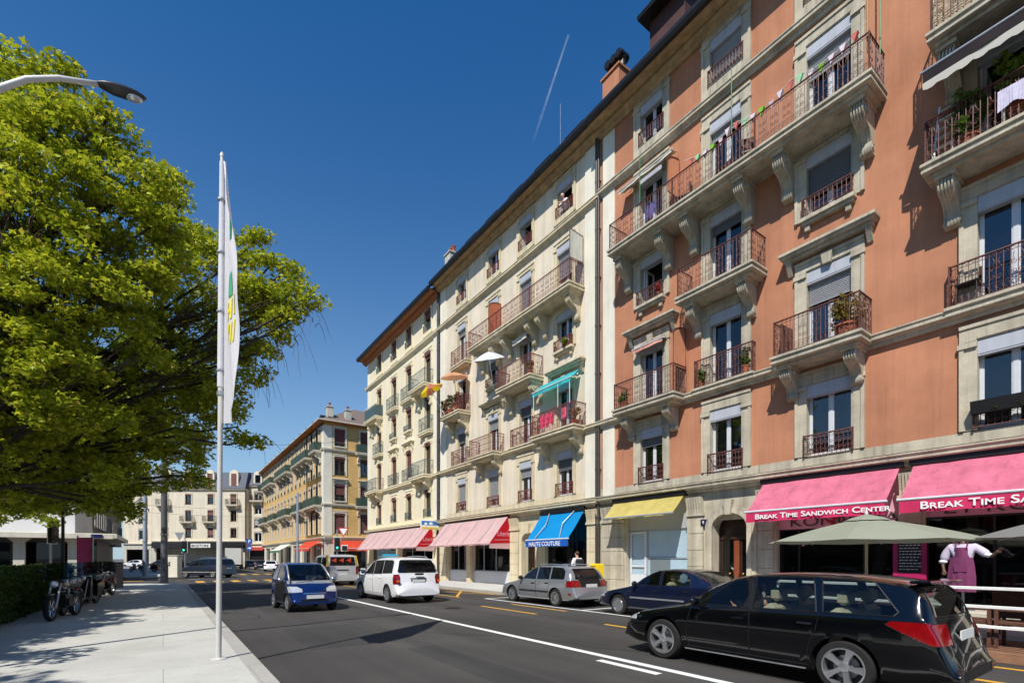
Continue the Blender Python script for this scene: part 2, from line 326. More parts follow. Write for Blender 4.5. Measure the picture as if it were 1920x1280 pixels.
def paving_mat(name, col, joint=(2.6,1.7), rot=0.0, jd=.72):
    m,t,b=new_mat(name); N=t.nodes; L=t.links
    tc=N.new('ShaderNodeTexCoord'); mp=N.new('ShaderNodeMapping'); mp.inputs['Rotation'].default_value=(0,0,rot); L.new(tc.outputs['Object'],mp.inputs[0])
    br=N.new('ShaderNodeTexBrick'); br.inputs['Scale'].default_value=1; br.inputs['Brick Width'].default_value=joint[0]; br.inputs['Row Height'].default_value=joint[1]
    br.inputs['Mortar Size'].default_value=.006; br.inputs['Mortar Smooth'].default_value=.2; c=lin(col)
    br.inputs['Color1'].default_value=(*c,1); br.inputs['Color2'].default_value=(*(x*.95 for x in c),1); br.inputs['Mortar'].default_value=(*(x*jd for x in c),1)
    L.new(mp.outputs[0],br.inputs['Vector'])
    n1=N.new('ShaderNodeTexNoise'); n1.inputs['Scale'].default_value=.8; n1.inputs['Detail'].default_value=8; n1.inputs['Roughness'].default_value=.7; L.new(tc.outputs['Object'],n1.inputs['Vector'])
    n2=N.new('ShaderNodeTexNoise'); n2.inputs['Scale'].default_value=45; n2.inputs['Detail'].default_value=3; L.new(tc.outputs['Object'],n2.inputs['Vector'])
    mp3=N.new('ShaderNodeMapping'); mp3.inputs['Scale'].default_value=(5,14,1); L.new(tc.outputs['Object'],mp3.inputs[0])
    n3=N.new('ShaderNodeTexNoise'); n3.inputs['Scale'].default_value=.9; n3.inputs['Detail'].default_value=2; L.new(mp3.outputs[0],n3.inputs['Vector'])
    out=br.outputs['Color']
    for x,i0,i1,lo,hi in ((n1,.35,.65,.88,1.06),(n2,.3,.7,.93,1.06),(n3,.63,.74,1.0,.86)):
        r=N.new('ShaderNodeMapRange'); r.inputs[1].default_value=i0; r.inputs[2].default_value=i1; r.inputs[3].default_value=lo; r.inputs[4].default_value=hi; L.new(x.outputs['Fac'],r.inputs[0])
        vm=N.new('ShaderNodeVectorMath'); vm.operation='SCALE'; L.new(out,vm.inputs[0]); L.new(r.outputs[0],vm.inputs['Scale']); out=vm.outputs[0]
    L.new(out,b.inputs['Base Color']); b.inputs['Roughness'].default_value=.85; b.inputs['Specular IOR Level'].default_value=.2
    bp=N.new('ShaderNodeBump'); bp.inputs['Strength'].default_value=.25; bp.inputs['Distance'].default_value=.01; L.new(n2.outputs['Fac'],bp.inputs['Height']); L.new(bp.outputs[0],b.inputs['Normal'])
    return m
def paint_mat(name, col, wear=.5):
    m,t,b=new_mat(name); N=t.nodes; L=t.links; tc=N.new('ShaderNodeTexCoord')
    n=N.new('ShaderNodeTexNoise'); n.inputs['Scale'].default_value=9; n.inputs['Detail'].default_value=8; n.inputs['Roughness'].default_value=.75; L.new(tc.outputs['Object'],n.inputs['Vector'])
    r=N.new('ShaderNodeValToRGB'); r.color_ramp.elements[0].position=.56; r.color_ramp.elements[1].position=.78
    c=lin(col); r.color_ramp.elements[0].color=(*c,1); r.color_ramp.elements[1].color=(*(x*(1-wear)+.06*wear for x in c),1)
    L.new(n.outputs['Fac'],r.inputs[0]); L.new(r.outputs[0],b.inputs['Base Color']); b.inputs['Roughness'].default_value=.7; return m
M['asphalt']=asphalt_mat(); M['pave_left']=paving_mat('pale_concrete_paving',(188,187,179),(3.2,2.1),.0,.6)
M['pave_right']=paving_mat('right_concrete_paving',(196,194,186),(1.6,1.2)); M['kerb']=paving_mat('granite_kerb',(168,165,158),(1.0,4.0))
M['paint_white']=paint_mat('white_road_paint',(226,226,220),.55); M['paint_yellow']=paint_mat('yellow_road_paint',(214,160,52),.6)
M['earth']=pm('dull_ground',(96,92,84),.95,var=.2,scale=.05)

g=MB(); g.poly([(-3000,-3000,-.05),(3000,-3000,-.05),(3000,3000,-.05),(-3000,3000,-.05)]); structure('ground',g,M['earth'])
g=MB()
for i in range(-3,10):                               # road sheet in bays
    for j in range(-5,9):
        x,y=j*14,i*18; g.poly([(x,y,0),(x+14,y,0),(x+14,y+18,0),(x,y+18,0)])
structure('road',g,M['asphalt'])
def pavement(name, outline, z, mat, kerb_edges=()):
    g=MB(); g.prism(outline,-.03,z,'z'); structure(name,g,mat)
def arc(cx,cy,r,a0,a1,n=8): return [(cx+r*math.cos(R(a0+(a1-a0)*i/n)),cy+r*math.sin(R(a0+(a1-a0)*i/n))) for i in range(n+1)]
KL,KR=1.18,12.72
pavement('pavement',[(-30,-20),(KL-.22,-20)]+arc(KL-.22-3,35.2,3,0,90)+[(-30,38.2)],.12,M['pave_left'])
pavement('kerb',[(KL-.22,-20),(KL,-20)]+arc(KL-3.22,35.2,3.22,0,90)+[(-30,38.42),(-30,38.2)]+arc(KL-3.22,35.2,3.0,90,0),.122,M['kerb'])
pavement('pavement',[(KR+.2,-20),(17.5,-20),(17.5,47.7),(KR+3,47.7)]+arc(KR+3.2,44.7,3,90,180),.12,M['pave_right'])
pavement('kerb',[(KR,-20),(KR+.2,-20)]+arc(KR+3.2,44.7,3.0,180,90)+[(17.5,47.7),(17.5,47.92),(KR+3.2,47.92)]+arc(KR+3.2,44.7,3.22,90,180)[1:],.122,M['kerb'])
pavement('pavement',[(13.0,64.0)]+arc(15,62.5-.3,2.2,180,270)+[(60,60),(60,62.3),(15.8,62.3),(15.8,112),(13,112)],.12,M['pave_right'])
pavement('pavement',[(-40,52.5),(-1.6,52.5)]+arc(-1.6,54.5,2,-90,0)+[(.4,112),(-40,112)],.12,M['pave_left'])
pavement('traffic_island',arc(10.4,50.2,.9,0,360,14)[:-1],.13,M['kerb'])
def stripes(name, quads, mat):
    g=MB()
    for (x0,x1,y0,y1) in quads: g.poly([(x0,y0,.004),(x1,y0,.004),(x1,y1,.004),(x0,y1,.004)])
    return structure(name,g,mat)
stripes('white_lane_line',[(6.03,6.19,-12,25.5),(5.72,5.87,4.55,5.75),(5.72,5.87,-1.4,1.6)],M['paint_white'])
stripes('white_bay_line',[(10.86,10.98,-12,17.4),(10.98,12.7,17.28,17.4),(10.98,12.7,11.55,11.67)],M['paint_white'])
stripes('yellow_bike_line',[(9.02,9.15,y,y+3.1) for y in (-9.3,-3.4,1.4,5.7,11.6,17.6)]+[(10.3,10.42,y,y+3.0) for y in (-9.2,-3.6,.4,5.6,11.7)],M['paint_yellow'])
g=MB()
def line(x0,y0,x1,y1,w=.12):
    d=Vector((x1-x0,y1-y0,0)).normalized(); n=Vector((-d.y,d.x,0))*w/2
    g.poly([(x0+n.x,y0+n.y,.006),(x0-n.x,y0-n.y,.006),(x1-n.x,y1-n.y,.006),(x1+n.x,y1+n.y,.006)])
for a in ((10.35,18.5,10.35,33),(12.55,18.6,12.55,33),(10.35,18.8,12.5,22.2),(10.35,22.2,12.5,25.6),(12.5,19.0,10.4,25.6),(10.35,26,12.5,29.5),(9.1,22.5,9.1,25.4),(9.1,28,9.1,31)): line(*a)
structure('yellow_loading_marks',g,M['paint_yellow'])
stripes('yellow_crossing',[(x,x+.52,40.3,43.2) for x in [1.9+1.12*i for i in range(10)]]+[(x,x+.55,57.5,60.5) for x in [3.0+1.2*i for i in range(9)]]+[(-3.2,-1.2,45.4,46.0),(-5.6,-4.2,45.4,46.0)],M['paint_yellow'])
stripes('white_stop_line',[(6.2,12.4,38.6,39.0),(1.6,2.4,47,47.2)],M['paint_white'])

# manhole covers, gully grate, repair patches
def cover(x,y,r,name='manhole_cover'):
    g=MB(); g.lathe([(r,0.0),(r,.006)],(x,y,0),'z',28); g.lathe([(r*.86,.006),(r*.84,.011)],(x,y,0),'z',28)
    for i in range(-4,5):
        w=(max(0,.62-(i*.16)**2))**.5*r; g.box(x-w,x+w,y+i*.16*r-.012,y+i*.16*r+.012,.009,.014)
    structure(name,g,M['zinc'])
cover(7.9,14.6,.30); cover(9.8,24,.32)
g=MB()
for i in range(7): g.box(KL+.08+.055*i,KL+.11+.055*i,17.0,17.45,.001,.008)
structure('gully_grate',g,M['zinc'])
pt=asphalt_mat(); 
for n_ in pt.node_tree.nodes:
    if n_.type=='VECT_MATH' : n_.inputs[0].default_value=(.043,.041,.039)
for x0,x1,y0,y1 in ((2.2,3.9,9.4,12.6),(7.0,8.6,20.2,27.0),(3.6,4.3,2.0,8.6)):
    g=MB(); g.poly([(x0,y0,.0025),(x1,y0+.05,.0025),(x1-.04,y1,.0025),(x0+.05,y1-.08,.0025)]); structure('asphalt_patch',g,pt)
g=MB()
for x0,y0,n in ((3.2,3.0,34),(8.2,4.2,30),(5.3,14,40),(2.0,15.0,22)):       # tar-sealed cracks
    x,y,a=x0,y0,rnd.uniform(1.2,1.9)
    for i in range(n):
        a+=rnd.gauss(0,.25); a=min(2.3,max(.8,a)); nx,ny=x+.28*math.cos(a),y+.28*math.sin(a); w=.012+.008*rnd.random()
        g.poly([(x-w,y,.0032),(x+w,y,.0032),(nx+w,ny,.0032),(nx-w,ny,.0032)]); x,y=nx,ny
structure('tar_seams',g,pm('tar',(34,33,32),.5,var=.1))
# ------------------------------------------------------------------ facade kit (local frame: x right, y inward, z up, wall face at y=0)
def spiral(cx, cz, r0, r1, a0, turns, n=14):
    return [(cx+(r0+(r1-r0)*i/n)*math.cos(a0+turns*2*math.pi*i/n), cz+(r0+(r1-r0)*i/n)*math.sin(a0+turns*2*math.pi*i/n)) for i in range(n+1)]
def rail_panel(mb, L, h, fn, style):
    T=lambda pts,r,n=3: mb.tube([fn(*p) for p in pts],r,n,caps=False)
    T([(0,h),(L,h)],.024,4); T([(0,.05),(L,.05)],.013,4)
    if style=='panel':
        mb.poly([fn(0,.08),fn(L,.08),fn(L,h-.06),fn(0,h-.06)]); n=max(2,int(L/.5))
        for i in range(n+1): T([(L*i/n,.05),(L*i/n,h)],.014)
        return
    n=max(2,round(L/.125)); c=L/n
    for i in range(n+1): T([(c*i,.05),(c*i,h)],.0145 if i in (0,n) else .0105)
    if style=='bars':
        T([(0,h-.12),(L,h-.12)],.008); T([(0,h*.55),(L,h*.55)],.007)
        for i in range(n):
            x=c*(i+.5)
            if i%2==0: T(spiral(x,h*.68,.05,.05,0,1,8),.006)
            T([(x-.05,.1),(x,.22),(x+.05,.1)],.006)
        return
    if style=='lattice':
        for zz in (h*.36,h*.68): T([(0,zz),(L,zz)],.008)
        for i in range(n):
            x=c*(i+.5)
            for zz in (h*.2,h*.52,h*.84): T(spiral(x,zz,.05,.05,0,1,8),.0085)
        return
    T([(0,h-.10),(L,h-.10)],.008)
    big=h>.8
    if big: T([(0,.27),(L,.27)],.008)
    for i in range(n):
        x=c*(i+.5); s=1 if i%2 else -1
        T([(x-c/2,h-.05),(x-c/4,h-.02),(x,h-.05),(x+c/4,h-.08),(x+c/2,h-.05)],.006)
        if big:
            T(spiral(x,.16,.055,.055,0,1,8),.007)
            if i%3<2:
                T(spiral(x,h*.62,.062,.012,math.pi/2*s,1.35*s,11)+[],.0075); T(spiral(x,h*.40,.062,.012,-math.pi/2*s,-1.35*s,11),.0075)
                T([(x,h*.62+.062),(x-s*.03,h*.76),(x,h*.84)],.007)
        else:
            T(spiral(x,h*.55,.055,.012,math.pi/2*s,1.3*s,10),.0075); T(spiral(x,h*.25,.055,.012,-math.pi/2*s,-1.3*s,10),.0075)
def railing_mesh(L, p, h, style, mat, sides=True):
    def mk():
        mb=MB(); rail_panel(mb,L,h,lambda s,z:(s,-p,z),style)
        if sides and p>.12:
            for xx in (0,L): rail_panel(mb,p,h,lambda s,z,xx=xx:(xx,-p+s,z),style)
        for xx in (0,L): mb.box(xx-.018,xx+.018,-p-.018,-p+.018,0,h+.03)
        if L>3.5:
            k=int(L/2.4)
            for i in range(1,k): xx=L*i/k; mb.box(xx-.02,xx+.02,-p-.02,-p+.02,0,h+.02)
        return mb.mesh('railing',mat)
    return cached(('rail',round(L,2),round(p,2),h,style,mat.name,sides),mk)
def bracket_mesh(hg, dp, wd, mat):
    def mk():
        mb=MB()
        P=[(-.93,-.09),(-1.0,-.20),(-.98,-.31),(-.87,-.40),(-.66,-.46),(-.47,-.53),(-.35,-.64),(-.28,-.75),(-.31,-.82),(-.32,-.89),(-.27,-.96),(-.16,-1.0),(.02,-1.0),(.02,-.09)]
        def sc(k): return [((y+.1)*k*dp-.1*dp if y<0 else y*dp, z*hg) for y,z in P]
        n=9
        for i in range(n):
            a=-wd/2+wd*i/n; mb.prism(sc(1.0 if i%2==0 else .93),a,a+wd/n,'x')
        mb.box(-wd/2-.05,wd/2+.05,-dp*1.04,.02,-.09*hg+.002,0)
        for s in (-1,1):
            x=s*(wd/2+.012)
            for cy,cz,r in ((-.70*dp,-.235*hg,.135*hg),(-.20*dp,-.885*hg,.07*hg)):
                mb.tube([(x,a,b) for a,b in spiral(cy,cz,r,r*.2,0,2.0*s,26)],.022 if r>.12 else .015,4)
                mb.lathe([(r*.22,-.02),(r*.2,.02),(.01,.03)] if s>0 else [(.01,-.03),(r*.2,-.02),(r*.22,.02)],(x,cy,cz),'x',8)
        return mb.mesh('bracket',mat,35)
    return cached(('br',hg,dp,wd,mat.name),mk)
def slab_mesh(L, p, mat, th=.34):
    def mk():
        mb=MB(); mb.bbox(-.03,L+.03,-p-.05,.02,-.09,0,.012); mb.box(.02,L-.02,-p,.02,-.16,-.085); mb.bbox(-.01,L+.01,-p-.03,.02,-.25,-.155,.02); mb.box(.12,L-.12,-p+.12,.02,-th,-.245)
        return mb.mesh('slab',mat)
    return cached(('slab',round(L,2),round(p,2),mat.name,th),mk)
def balcony(b, x0, x1, z, p, mats, style='scroll', h=1.06, br=(), bh=1.12, slab=True, label=None, rail_inset=.06, brw=.30):
    """slab with railing and scroll brackets; br = x positions of the brackets"""
    L=x1-x0
    o=link('balcony',slab_mesh(L,p,mats['stone'],.34),b,(x0,0,z))
    if label: o['label']=label
    link('railing',railing_mesh(L-2*rail_inset,p-rail_inset,h,style,mats['iron']),o,(rail_inset,0,.0))
    for xb in br: link('bracket',bracket_mesh(bh,p*.78,brw,mats['stone']),o,(xb-x0,0,-.33))
    return o
def curtain_mesh(w,h,mat,kind):
    def mk():
        mb=MB(); 
        def sheet(x0,x1,topw=1.0):
            n=max(6,int((x1-x0)/.045)); top=[];bot=[]
            for i in range(n+1):
                t=i/n; x=x0+(x1-x0)*t; y=.03*math.sin(i*1.9)+.012*math.sin(i*.7)
                top.append((x,y,h-.02)); bot.append((x,y*1.2,.03))
            for i in range(n): mb.poly([bot[i],bot[i+1],top[i+1],top[i]])
        if kind==1: sheet(.05,w*.42); sheet(w*.58,w-.05)
        elif kind==2: sheet(.05,w-.05)
        else: sheet(.05,w*.28); sheet(w*.74,w-.05)
        return mb.mesh('curtain',mat,True)
    return cached(('cur',round(w,2),round(h,2),kind),mk)
def window(b, xc, z, w, h, mats, sur=.34, head=.34, apron=0.0, box=.36, drop=0.0, sill=False, rail=None, curtain=0, open_=False, key=False, label=None, frame='pvc', blind='blind_grey', prong=True):
    """architrave (the part) > frame, pane, blind box, roller blind, curtain, sill, guard rail"""
    x=xc-w/2
    def mk():
        mb=MB()
        for a,c in ((-sur,-.0),(w,w+sur)):
            mb.box(a,c,-.05,.0,-apron,h)
            e0,e1=(a,a+.09) if a<0 else (c-.09,c); mb.box(e0,e1,-.085,-.049,-apron,h)
            mb.box(a-.03 if a<0 else a+.0, c if a<0 else c+.03, -.11,-.05,h-.16,h-.04)
        mb.box(-sur,w+sur,-.055,.0,h,h+head); mb.box(-sur,w+sur,-.09,-.054,h+head-.09,h+head); mb.box(-.0,w,-.075,-.054,h+.03,h+.10)
        if apron>.05: mb.box(0,w,-.04,.0,-apron,-.005)
        if key: mb.prism([(w/2-.11,h-.02),(w/2+.11,h-.02),(w/2+.16,h+head-.03),(w/2-.16,h+head-.03)],-.17,-.05,'y')
        return mb.mesh('window',mats['stone'])
    o=link('window',cached(('win',round(w,2),round(h,2),sur,head,apron,key,mats['stone'].name),mk),b,(x,0,z))
    if label: o['label']=label
    fm=M[frame]
    def mkf():
        mb=MB(); H=h-box*.9; t=.055
        for a,c in ((0.0,t),(w-t,w)): mb.box(a,c,.17,.24,.0,H)
        mb.box(t,w-t,.172,.24,0,t); mb.box(t,w-t,.172,.24,H-t,H)
        mb.box(w/2-.048,w/2+.048,.165,.235,t,H-t)
        for a in (t,w/2+.048): mb.box(a,a+.03,.18,.23,t,H-t); mb.box(a+(w/2-.048-t)-.03,a+(w/2-.048-t),.18,.23,t,H-t); mb.box(a+.03,a+(w/2-.048-t)-.03,.18,.23,t,t+.05 if H<2 else t+.10)
        return mb.mesh('frame',fm)
    if open_:
        def mko():
            mb=MB(); H=h-box*.9; t=.065
            for a,c in ((0.0,t),(w-t,w)): mb.box(a,c,.17,.24,.0,H)
            mb.box(t,w-t,.172,.24,0,t); mb.box(t,w-t,.172,.24,H-t,H)
            for sx,x0 in ((1,t),(-1,w-t)):
                for y0,y1 in ((.25,.32),(.66,.73)): mb.box(min(x0,x0+.05*sx),max(x0,x0+.05*sx),y0,y1,t,H-t)
                for z0,z1 in ((t,t+.07),(H-t-.07,H-t)): mb.box(min(x0,x0+.05*sx),max(x0,x0+.05*sx),.32,.66,z0,z1)
            return mb.mesh('frame',fm)
        link('frame',cached(('fro',round(w,2),round(h,2),box,frame),mko),o)
    else:
        link('frame',cached(('fr',round(w,2),round(h,2),box,frame),mkf),o)
        def mkp():
            mb=MB(); mb.box(.06,w-.06,.200,.206,.05,h-box*.9-.05); return mb.mesh('pane',M['glass'])
        link('pane',cached(('pn',round(w,2),round(h,2),box),mkp),o)
        if curtain:
            H=h-box*.9-.1; link('curtain',curtain_mesh(w-.12,H,M['curtain'],curtain),o,(.06,.36,.05))
    if box>0:
        def mkb():
            mb=MB(); mb.bbox(-.0+.004,w-.004,-.03,.16,h-box,h-.004,.012); mb.box(.004,w-.004,-.02,.15,h-box-.035,h-box-.006); return mb.mesh('blind_box',M['blindbox'] if frame=='pvc' else M[blind])
        link('blind_box',cached(('bb',round(w,2),round(h,2),box,blind if frame!='pvc' else ''),mkb),o)
    if drop>0:
        D=(h-box)*drop
        def mkr():
            mb=MB(); n=max(2,int(D/.055)); 
            pts=[]
            for i in range(n):
                z1=h-box-.0-D*i/n; z0=h-box-D*(i+1)/n; pts+=[(.105,z1),(.088,(z0+z1)/2)]
            pts+=[(.105,h-box-D),(.12,h-box-D),(.12,h-box)]
            mb.prism(pts,.02,w-.02,'x'); mb.box(.02,w-.02,.08,.125,h-box-D-.05,h-box-D); return mb.mesh('roller_blind',M[blind])
        link('roller_blind',cached(('rb',round(w,2),round(h,2),box,drop,blind),mkr),o)
    if sill:
        def mks():
            mb=MB(); mb.bbox(-.14,w+.14,-.24,.0,-.13,-.0,.012); mb.box(-.10,w+.10,-.17,.0,-.22,-.128)
            for a in (-.02,w-.12): mb.box(a,a+.14,-.12,.0,-.40,-.218)
            return mb.mesh('sill',mats['stone'])
        link('sill',cached(('sl',round(w,2),mats['stone'].name),mks),o)
    if rail:
        st,rh,rp=rail
        L=w+(.12 if rp>.06 else -.04); link('guard_rail',railing_mesh(L,rp,rh,st,mats['iron'],sides=rp>.1),o,((w-L)/2,0,.0))
    return o
def wall_mesh(W, z0, z1, holes, mats, D=9.0, back=.8, reveal=.26):
    """front with real openings, reveals and a dim room behind each; slots: 0 wall, 1 room, 2 reveal stone"""
    mb=MB(); xs=sorted({0,W}|{round(v,3) for h in holes for v in h[:2]}); zs=sorted({z0,z1}|{round(v,3) for h in holes for v in h[2:4]})
    for a,c in zip(zs,zs[1:]):
        run=None
        for p,q in zip(xs,xs[1:]):
            mx,mz=(p+q)/2,(a+c)/2; inside=any(h[0]<mx<h[1] and h[2]<mz<h[3] for h in holes)
            if not inside: run=(run[0],q) if run else (p,q)
            if (inside or q==xs[-1]) and run: mb.poly([(run[0],0,a),(run[1],0,a),(run[1],0,c),(run[0],0,c)]); run=None
    for h in holes:
        x0,x1,a,c=[round(v,3) for v in h[:4]]; bk=h[4] if len(h)>4 else back
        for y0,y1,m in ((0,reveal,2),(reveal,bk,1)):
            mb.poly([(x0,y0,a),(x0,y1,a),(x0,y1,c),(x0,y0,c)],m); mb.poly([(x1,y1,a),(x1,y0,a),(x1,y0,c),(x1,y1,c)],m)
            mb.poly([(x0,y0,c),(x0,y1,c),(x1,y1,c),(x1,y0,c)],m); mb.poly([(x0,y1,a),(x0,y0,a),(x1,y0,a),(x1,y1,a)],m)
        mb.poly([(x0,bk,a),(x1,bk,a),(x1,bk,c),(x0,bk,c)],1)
    mb.poly([(0,D,z0),(0,0,z0),(0,0,z1),(0,D,z1)]); mb.poly([(W,0,z0),(W,D,z0),(W,D,z1),(W,0,z1)]); mb.poly([(W,D,z0),(0,D,z0),(0,D,z1),(W,D,z1)])
    me=bpy.data.meshes.new('wall'); me.from_pydata(mb.v,[],mb.f)
    for m in mats: me.materials.append(m)
    me.polygons.foreach_set('material_index',mb.m); me.update(); return me
CORN=[(0,0),(-.10,0),(-.13,.05),(-.13,.10),(-.22,.14),(-.30,.17),(-.30,.25),(-.34,.29),(-.34,.33),(0,.37)]
def band(b, name, x0, x1, z, mat, k=1.0, kz=1.0, prof=CORN):
    mb=MB(); mb.prism([(y*k,z+zz*kz) for y,zz in prof],x0,x1,'x'); return mb.build(name,mat,b)
def hood(b, x0, x1, z, mats, p=.42):
    mb=MB(); mb.bbox(x0,x1,-p,.0,z-.10,z,.014); mb.box(x0+.05,x1-.05,-p+.06,.0,z-.17,z-.098); mb.box(x0+.12,x1-.12,-p+.18,.0,z-.27,z-.168)
    for xx in (x0+.16,x1-.30): mb.prism([(-.22,z-.27),(-.24,z-.33),(-.12,z-.55),(-.06,z-.66),(.0,z-.66),(.0,z-.27)],xx,xx+.14,'x')
    return mb.build('hood_moulding',mats['stone'],b)
def eave(b, x0, x1, z, over, mats, soffit, slope=30, D=9.0, roof='slate', rise=None):
    mb=MB(); mb.box(x0,x1,-over,.0,z-.03,z+.02)
    n=int((x1-x0)/.55)
    mb.prism([(0,z-.34),(-.12,z-.34),(-.18,z-.27),(-.30,z-.22),(-.36,z-.13),(-.36,z-.03),(0,z-.03)],x0,x1,'x')
    mb.build('eave',soffit,b)
    mb=MB(); a=math.tan(R(slope)); mb.prism([(-over-.04,z+.022),(D*.55,z+.022+(D*.55+over)*a),(D+.3,z+.022+.3),(D+.3,z+.02)],x0,x1,'x'); r=mb.build('roof',M[roof],b)
    mb=MB(); mb.prism([(-over-.16,z-.06),(-over-.22,z+.06),(-over-.20,z+.22),(-over+.0,z+.22),(-over+.0,z-.06)],x0,x1,'x'); mb.build('gutter',M['zinc'],b)
    return r
def downpipe(b, x, z0, z1, r=.06):
    mb=MB(); mb.tube([(x,-.14,z0),(x,-.14,z1)],r,10)
    z=z0+1.2
    while z<z1: mb.lathe([(r+.012,-.05),(r+.012,.05)],(x,-.14,z),'z',10); mb.box(x-.03,x+.03,-.10,.0,z-.02,z+.02); z+=2.2
    return mb.build('downpipe',M['pipe'],b,smooth=40)
def chimney(parent, x, y, z, w, d, h, mat, pots=2, cowl=False):
    mb=MB(); mb.bbox(x-w/2,x+w/2,y-d/2,y+d/2,z,z+h,.01); mb.bbox(x-w/2-.07,x+w/2+.07,y-d/2-.07,y+d/2+.07,z+h,z+h+.12,.02); o=mb.build('chimney',mat,parent)
    mb=MB()
    for i in range(pots):
        px=x-w/2+w*(i+.5)/pots
        if cowl:
            mb.lathe([(.15,0),(.15,.45),(.18,.46),(.18,.52),(.12,.55)],(px,y,z+h+.12),'z',10); mb.lathe([(.17,-.3),(.20,-.25),(.20,.25),(.17,.3)],(px,y,z+h+.75),'y',10)
        else: mb.lathe([(.13,0),(.11,.30),(.14,.32),(.14,.38),(.11,.38),(.11,.44),(.16,.45),(.16,.50),(.05,.55)],(px,y,z+h+.12),'z',10)
    mb.build('chimney_pot',M['zinc'] if cowl else M['terracotta_pot'],parent); return o
# ------------------------------------------------------------------ terraced houses along the right pavement
XF=16.4; HALF=R(-90)
def house(name,label,Y1,rz=HALF,x=XF,group=None): return thing(name,label,'building',(x,Y1,0),rz,group)
SM=dict(stone=M['stone'],iron=M['iron'])
# --- 1: terracotta house (local x = 16.12 - Y)
YA=16.12; WA=21.0
A=house('apartment_building','terracotta orange apartment building with beige stone window surrounds and brown iron balconies',YA)
ca=[YA-13.24,YA-9.97,YA-6.64,YA-2.66,YA+.9]; wa=[1.12,1.2,1.22,1.28,1.2]
F1,F2,F3,F4,F5,TOP=4.83,7.95,11.3,14.65,18.93,20.58
spec=[]                                              # (col,floor z,height,kwargs)
def add(c,z,h,**k): spec.append((c,z,h,k))
for c in range(5):
    add(c,F1,2.2,rail=('scroll',.62,.10),apron=.0,curtain=[0,1,3,0,0][c],drop=[.18,0,0,0,.3][c],blind='blind_dark',head=.42)
    add(c,F2,2.6,curtain=[0,2,2,0,1][c],drop=[0,.0,.28,0,0][c],key=(c in (0,2)),head=.36)
    add(c,F4,2.9,drop=[.0,.10,.25,.2,0][c],open_=c==3,head=.40)
    add(c,F5,1.65,rail=('scroll',.55,.08),drop=[0,.93,.4,0,.5][c],curtain=[3,0,0,0,0][c],sill=False,apron=.35,head=.22)
add(0,12.2,1.95,sill=True,rail=('scroll',.55,.2),open_=True,head=.38); add(2,12.2,1.95,sill=True,rail=('scroll',.55,.2),drop=.55,blind='blind_dark',head=.38)
for c in (1,3,4): add(c,F3,2.85,drop=[0,.12,0,.42,0][c] if c!=3 else .0,open_=c==3,head=.42,blind='blind_dark')
holes=[(ca[c]-wa[c]/2,ca[c]+wa[c]/2,z,z+h) for c,z,h,k in spec]
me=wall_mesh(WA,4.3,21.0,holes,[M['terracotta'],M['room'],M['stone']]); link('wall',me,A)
for c,z,h,k in spec: window(A,ca[c],z,wa[c],h,SM,**k)
mb=MB(); mb.box(.16,.86,-.045,0,4.5,20.95); mb.build('pilaster',M['pilaster'],A)
for z,k in ((4.12,1.15),(7.57,.8),(18.1,.72)): band(A,'cornice',0,WA,z,M['stone'],k)
mb=MB(); mb.box(0,WA,-.03,0,4.53,4.80); mb.build('plinth_band',M['stone'],A)
for a,c in ((YA-15.3,YA-10.9),): pass
# balconies
balcony(A,YA-14.65,YA-5.18,14.62,1.1,SM,br=(YA-14.35,YA-12.3,YA-11.15,YA-9.05,YA-7.75,YA-5.6),bh=1.28,label='long top balcony across three windows')
balcony(A,YA-11.42,YA-8.5,11.28,.92,SM,br=(YA-11.0,YA-9.0))
balcony(A,YA-14.62,YA-11.55,7.93,.85,SM,br=(YA-14.2,YA-12.1),bh=.95)
balcony(A,YA-7.92,YA-5.48,7.93,.88,SM,br=(YA-7.62,YA-5.85),bh=.95)
balcony(A,YA-4.15,YA-1.0,11.45,.95,SM,br=(YA-3.75,YA-1.4))
balcony(A,YA-4.0,YA+2.6,14.5,1.1,SM,br=(YA-3.7,YA-1.5),bh=1.1)
for Y0,Y1 in ((11.1,8.9),(3.8,1.45)):
    o=link('balcony',slab_mesh(Y0-Y1+.1,.26,M['stone'],.2),A,(YA-Y0-.05,0,7.96)); link('railing',railing_mesh(Y0-Y1,.2,1.02,'scroll',M['iron']),o,(.05,0,0))
hood(A,YA-14.5,YA-11.9,11.28,SM); hood(A,YA-7.95,YA-5.32,11.28,SM)
rf=eave(A,0,WA,21.1,.82,SM,M['soffit'])
chimney(rf,.45,.55,21.1,1.0,.8,2.5,M['terracotta'],3,True)
mb=MB(); mb.box(2.5,4.2,.35,3.4,21.6,24.2); o=mb.build('dormer',pm('dark_red_dormer',(74,40,34),.7,var=.2),rf); mb=MB(); mb.prism([(-.15,24.2),(-.2,24.32),(.3,24.6),(3.4,24.5),(3.4,24.2)],2.25,4.45,'x'); mb.build('dormer_roof',M['zinc'],o)
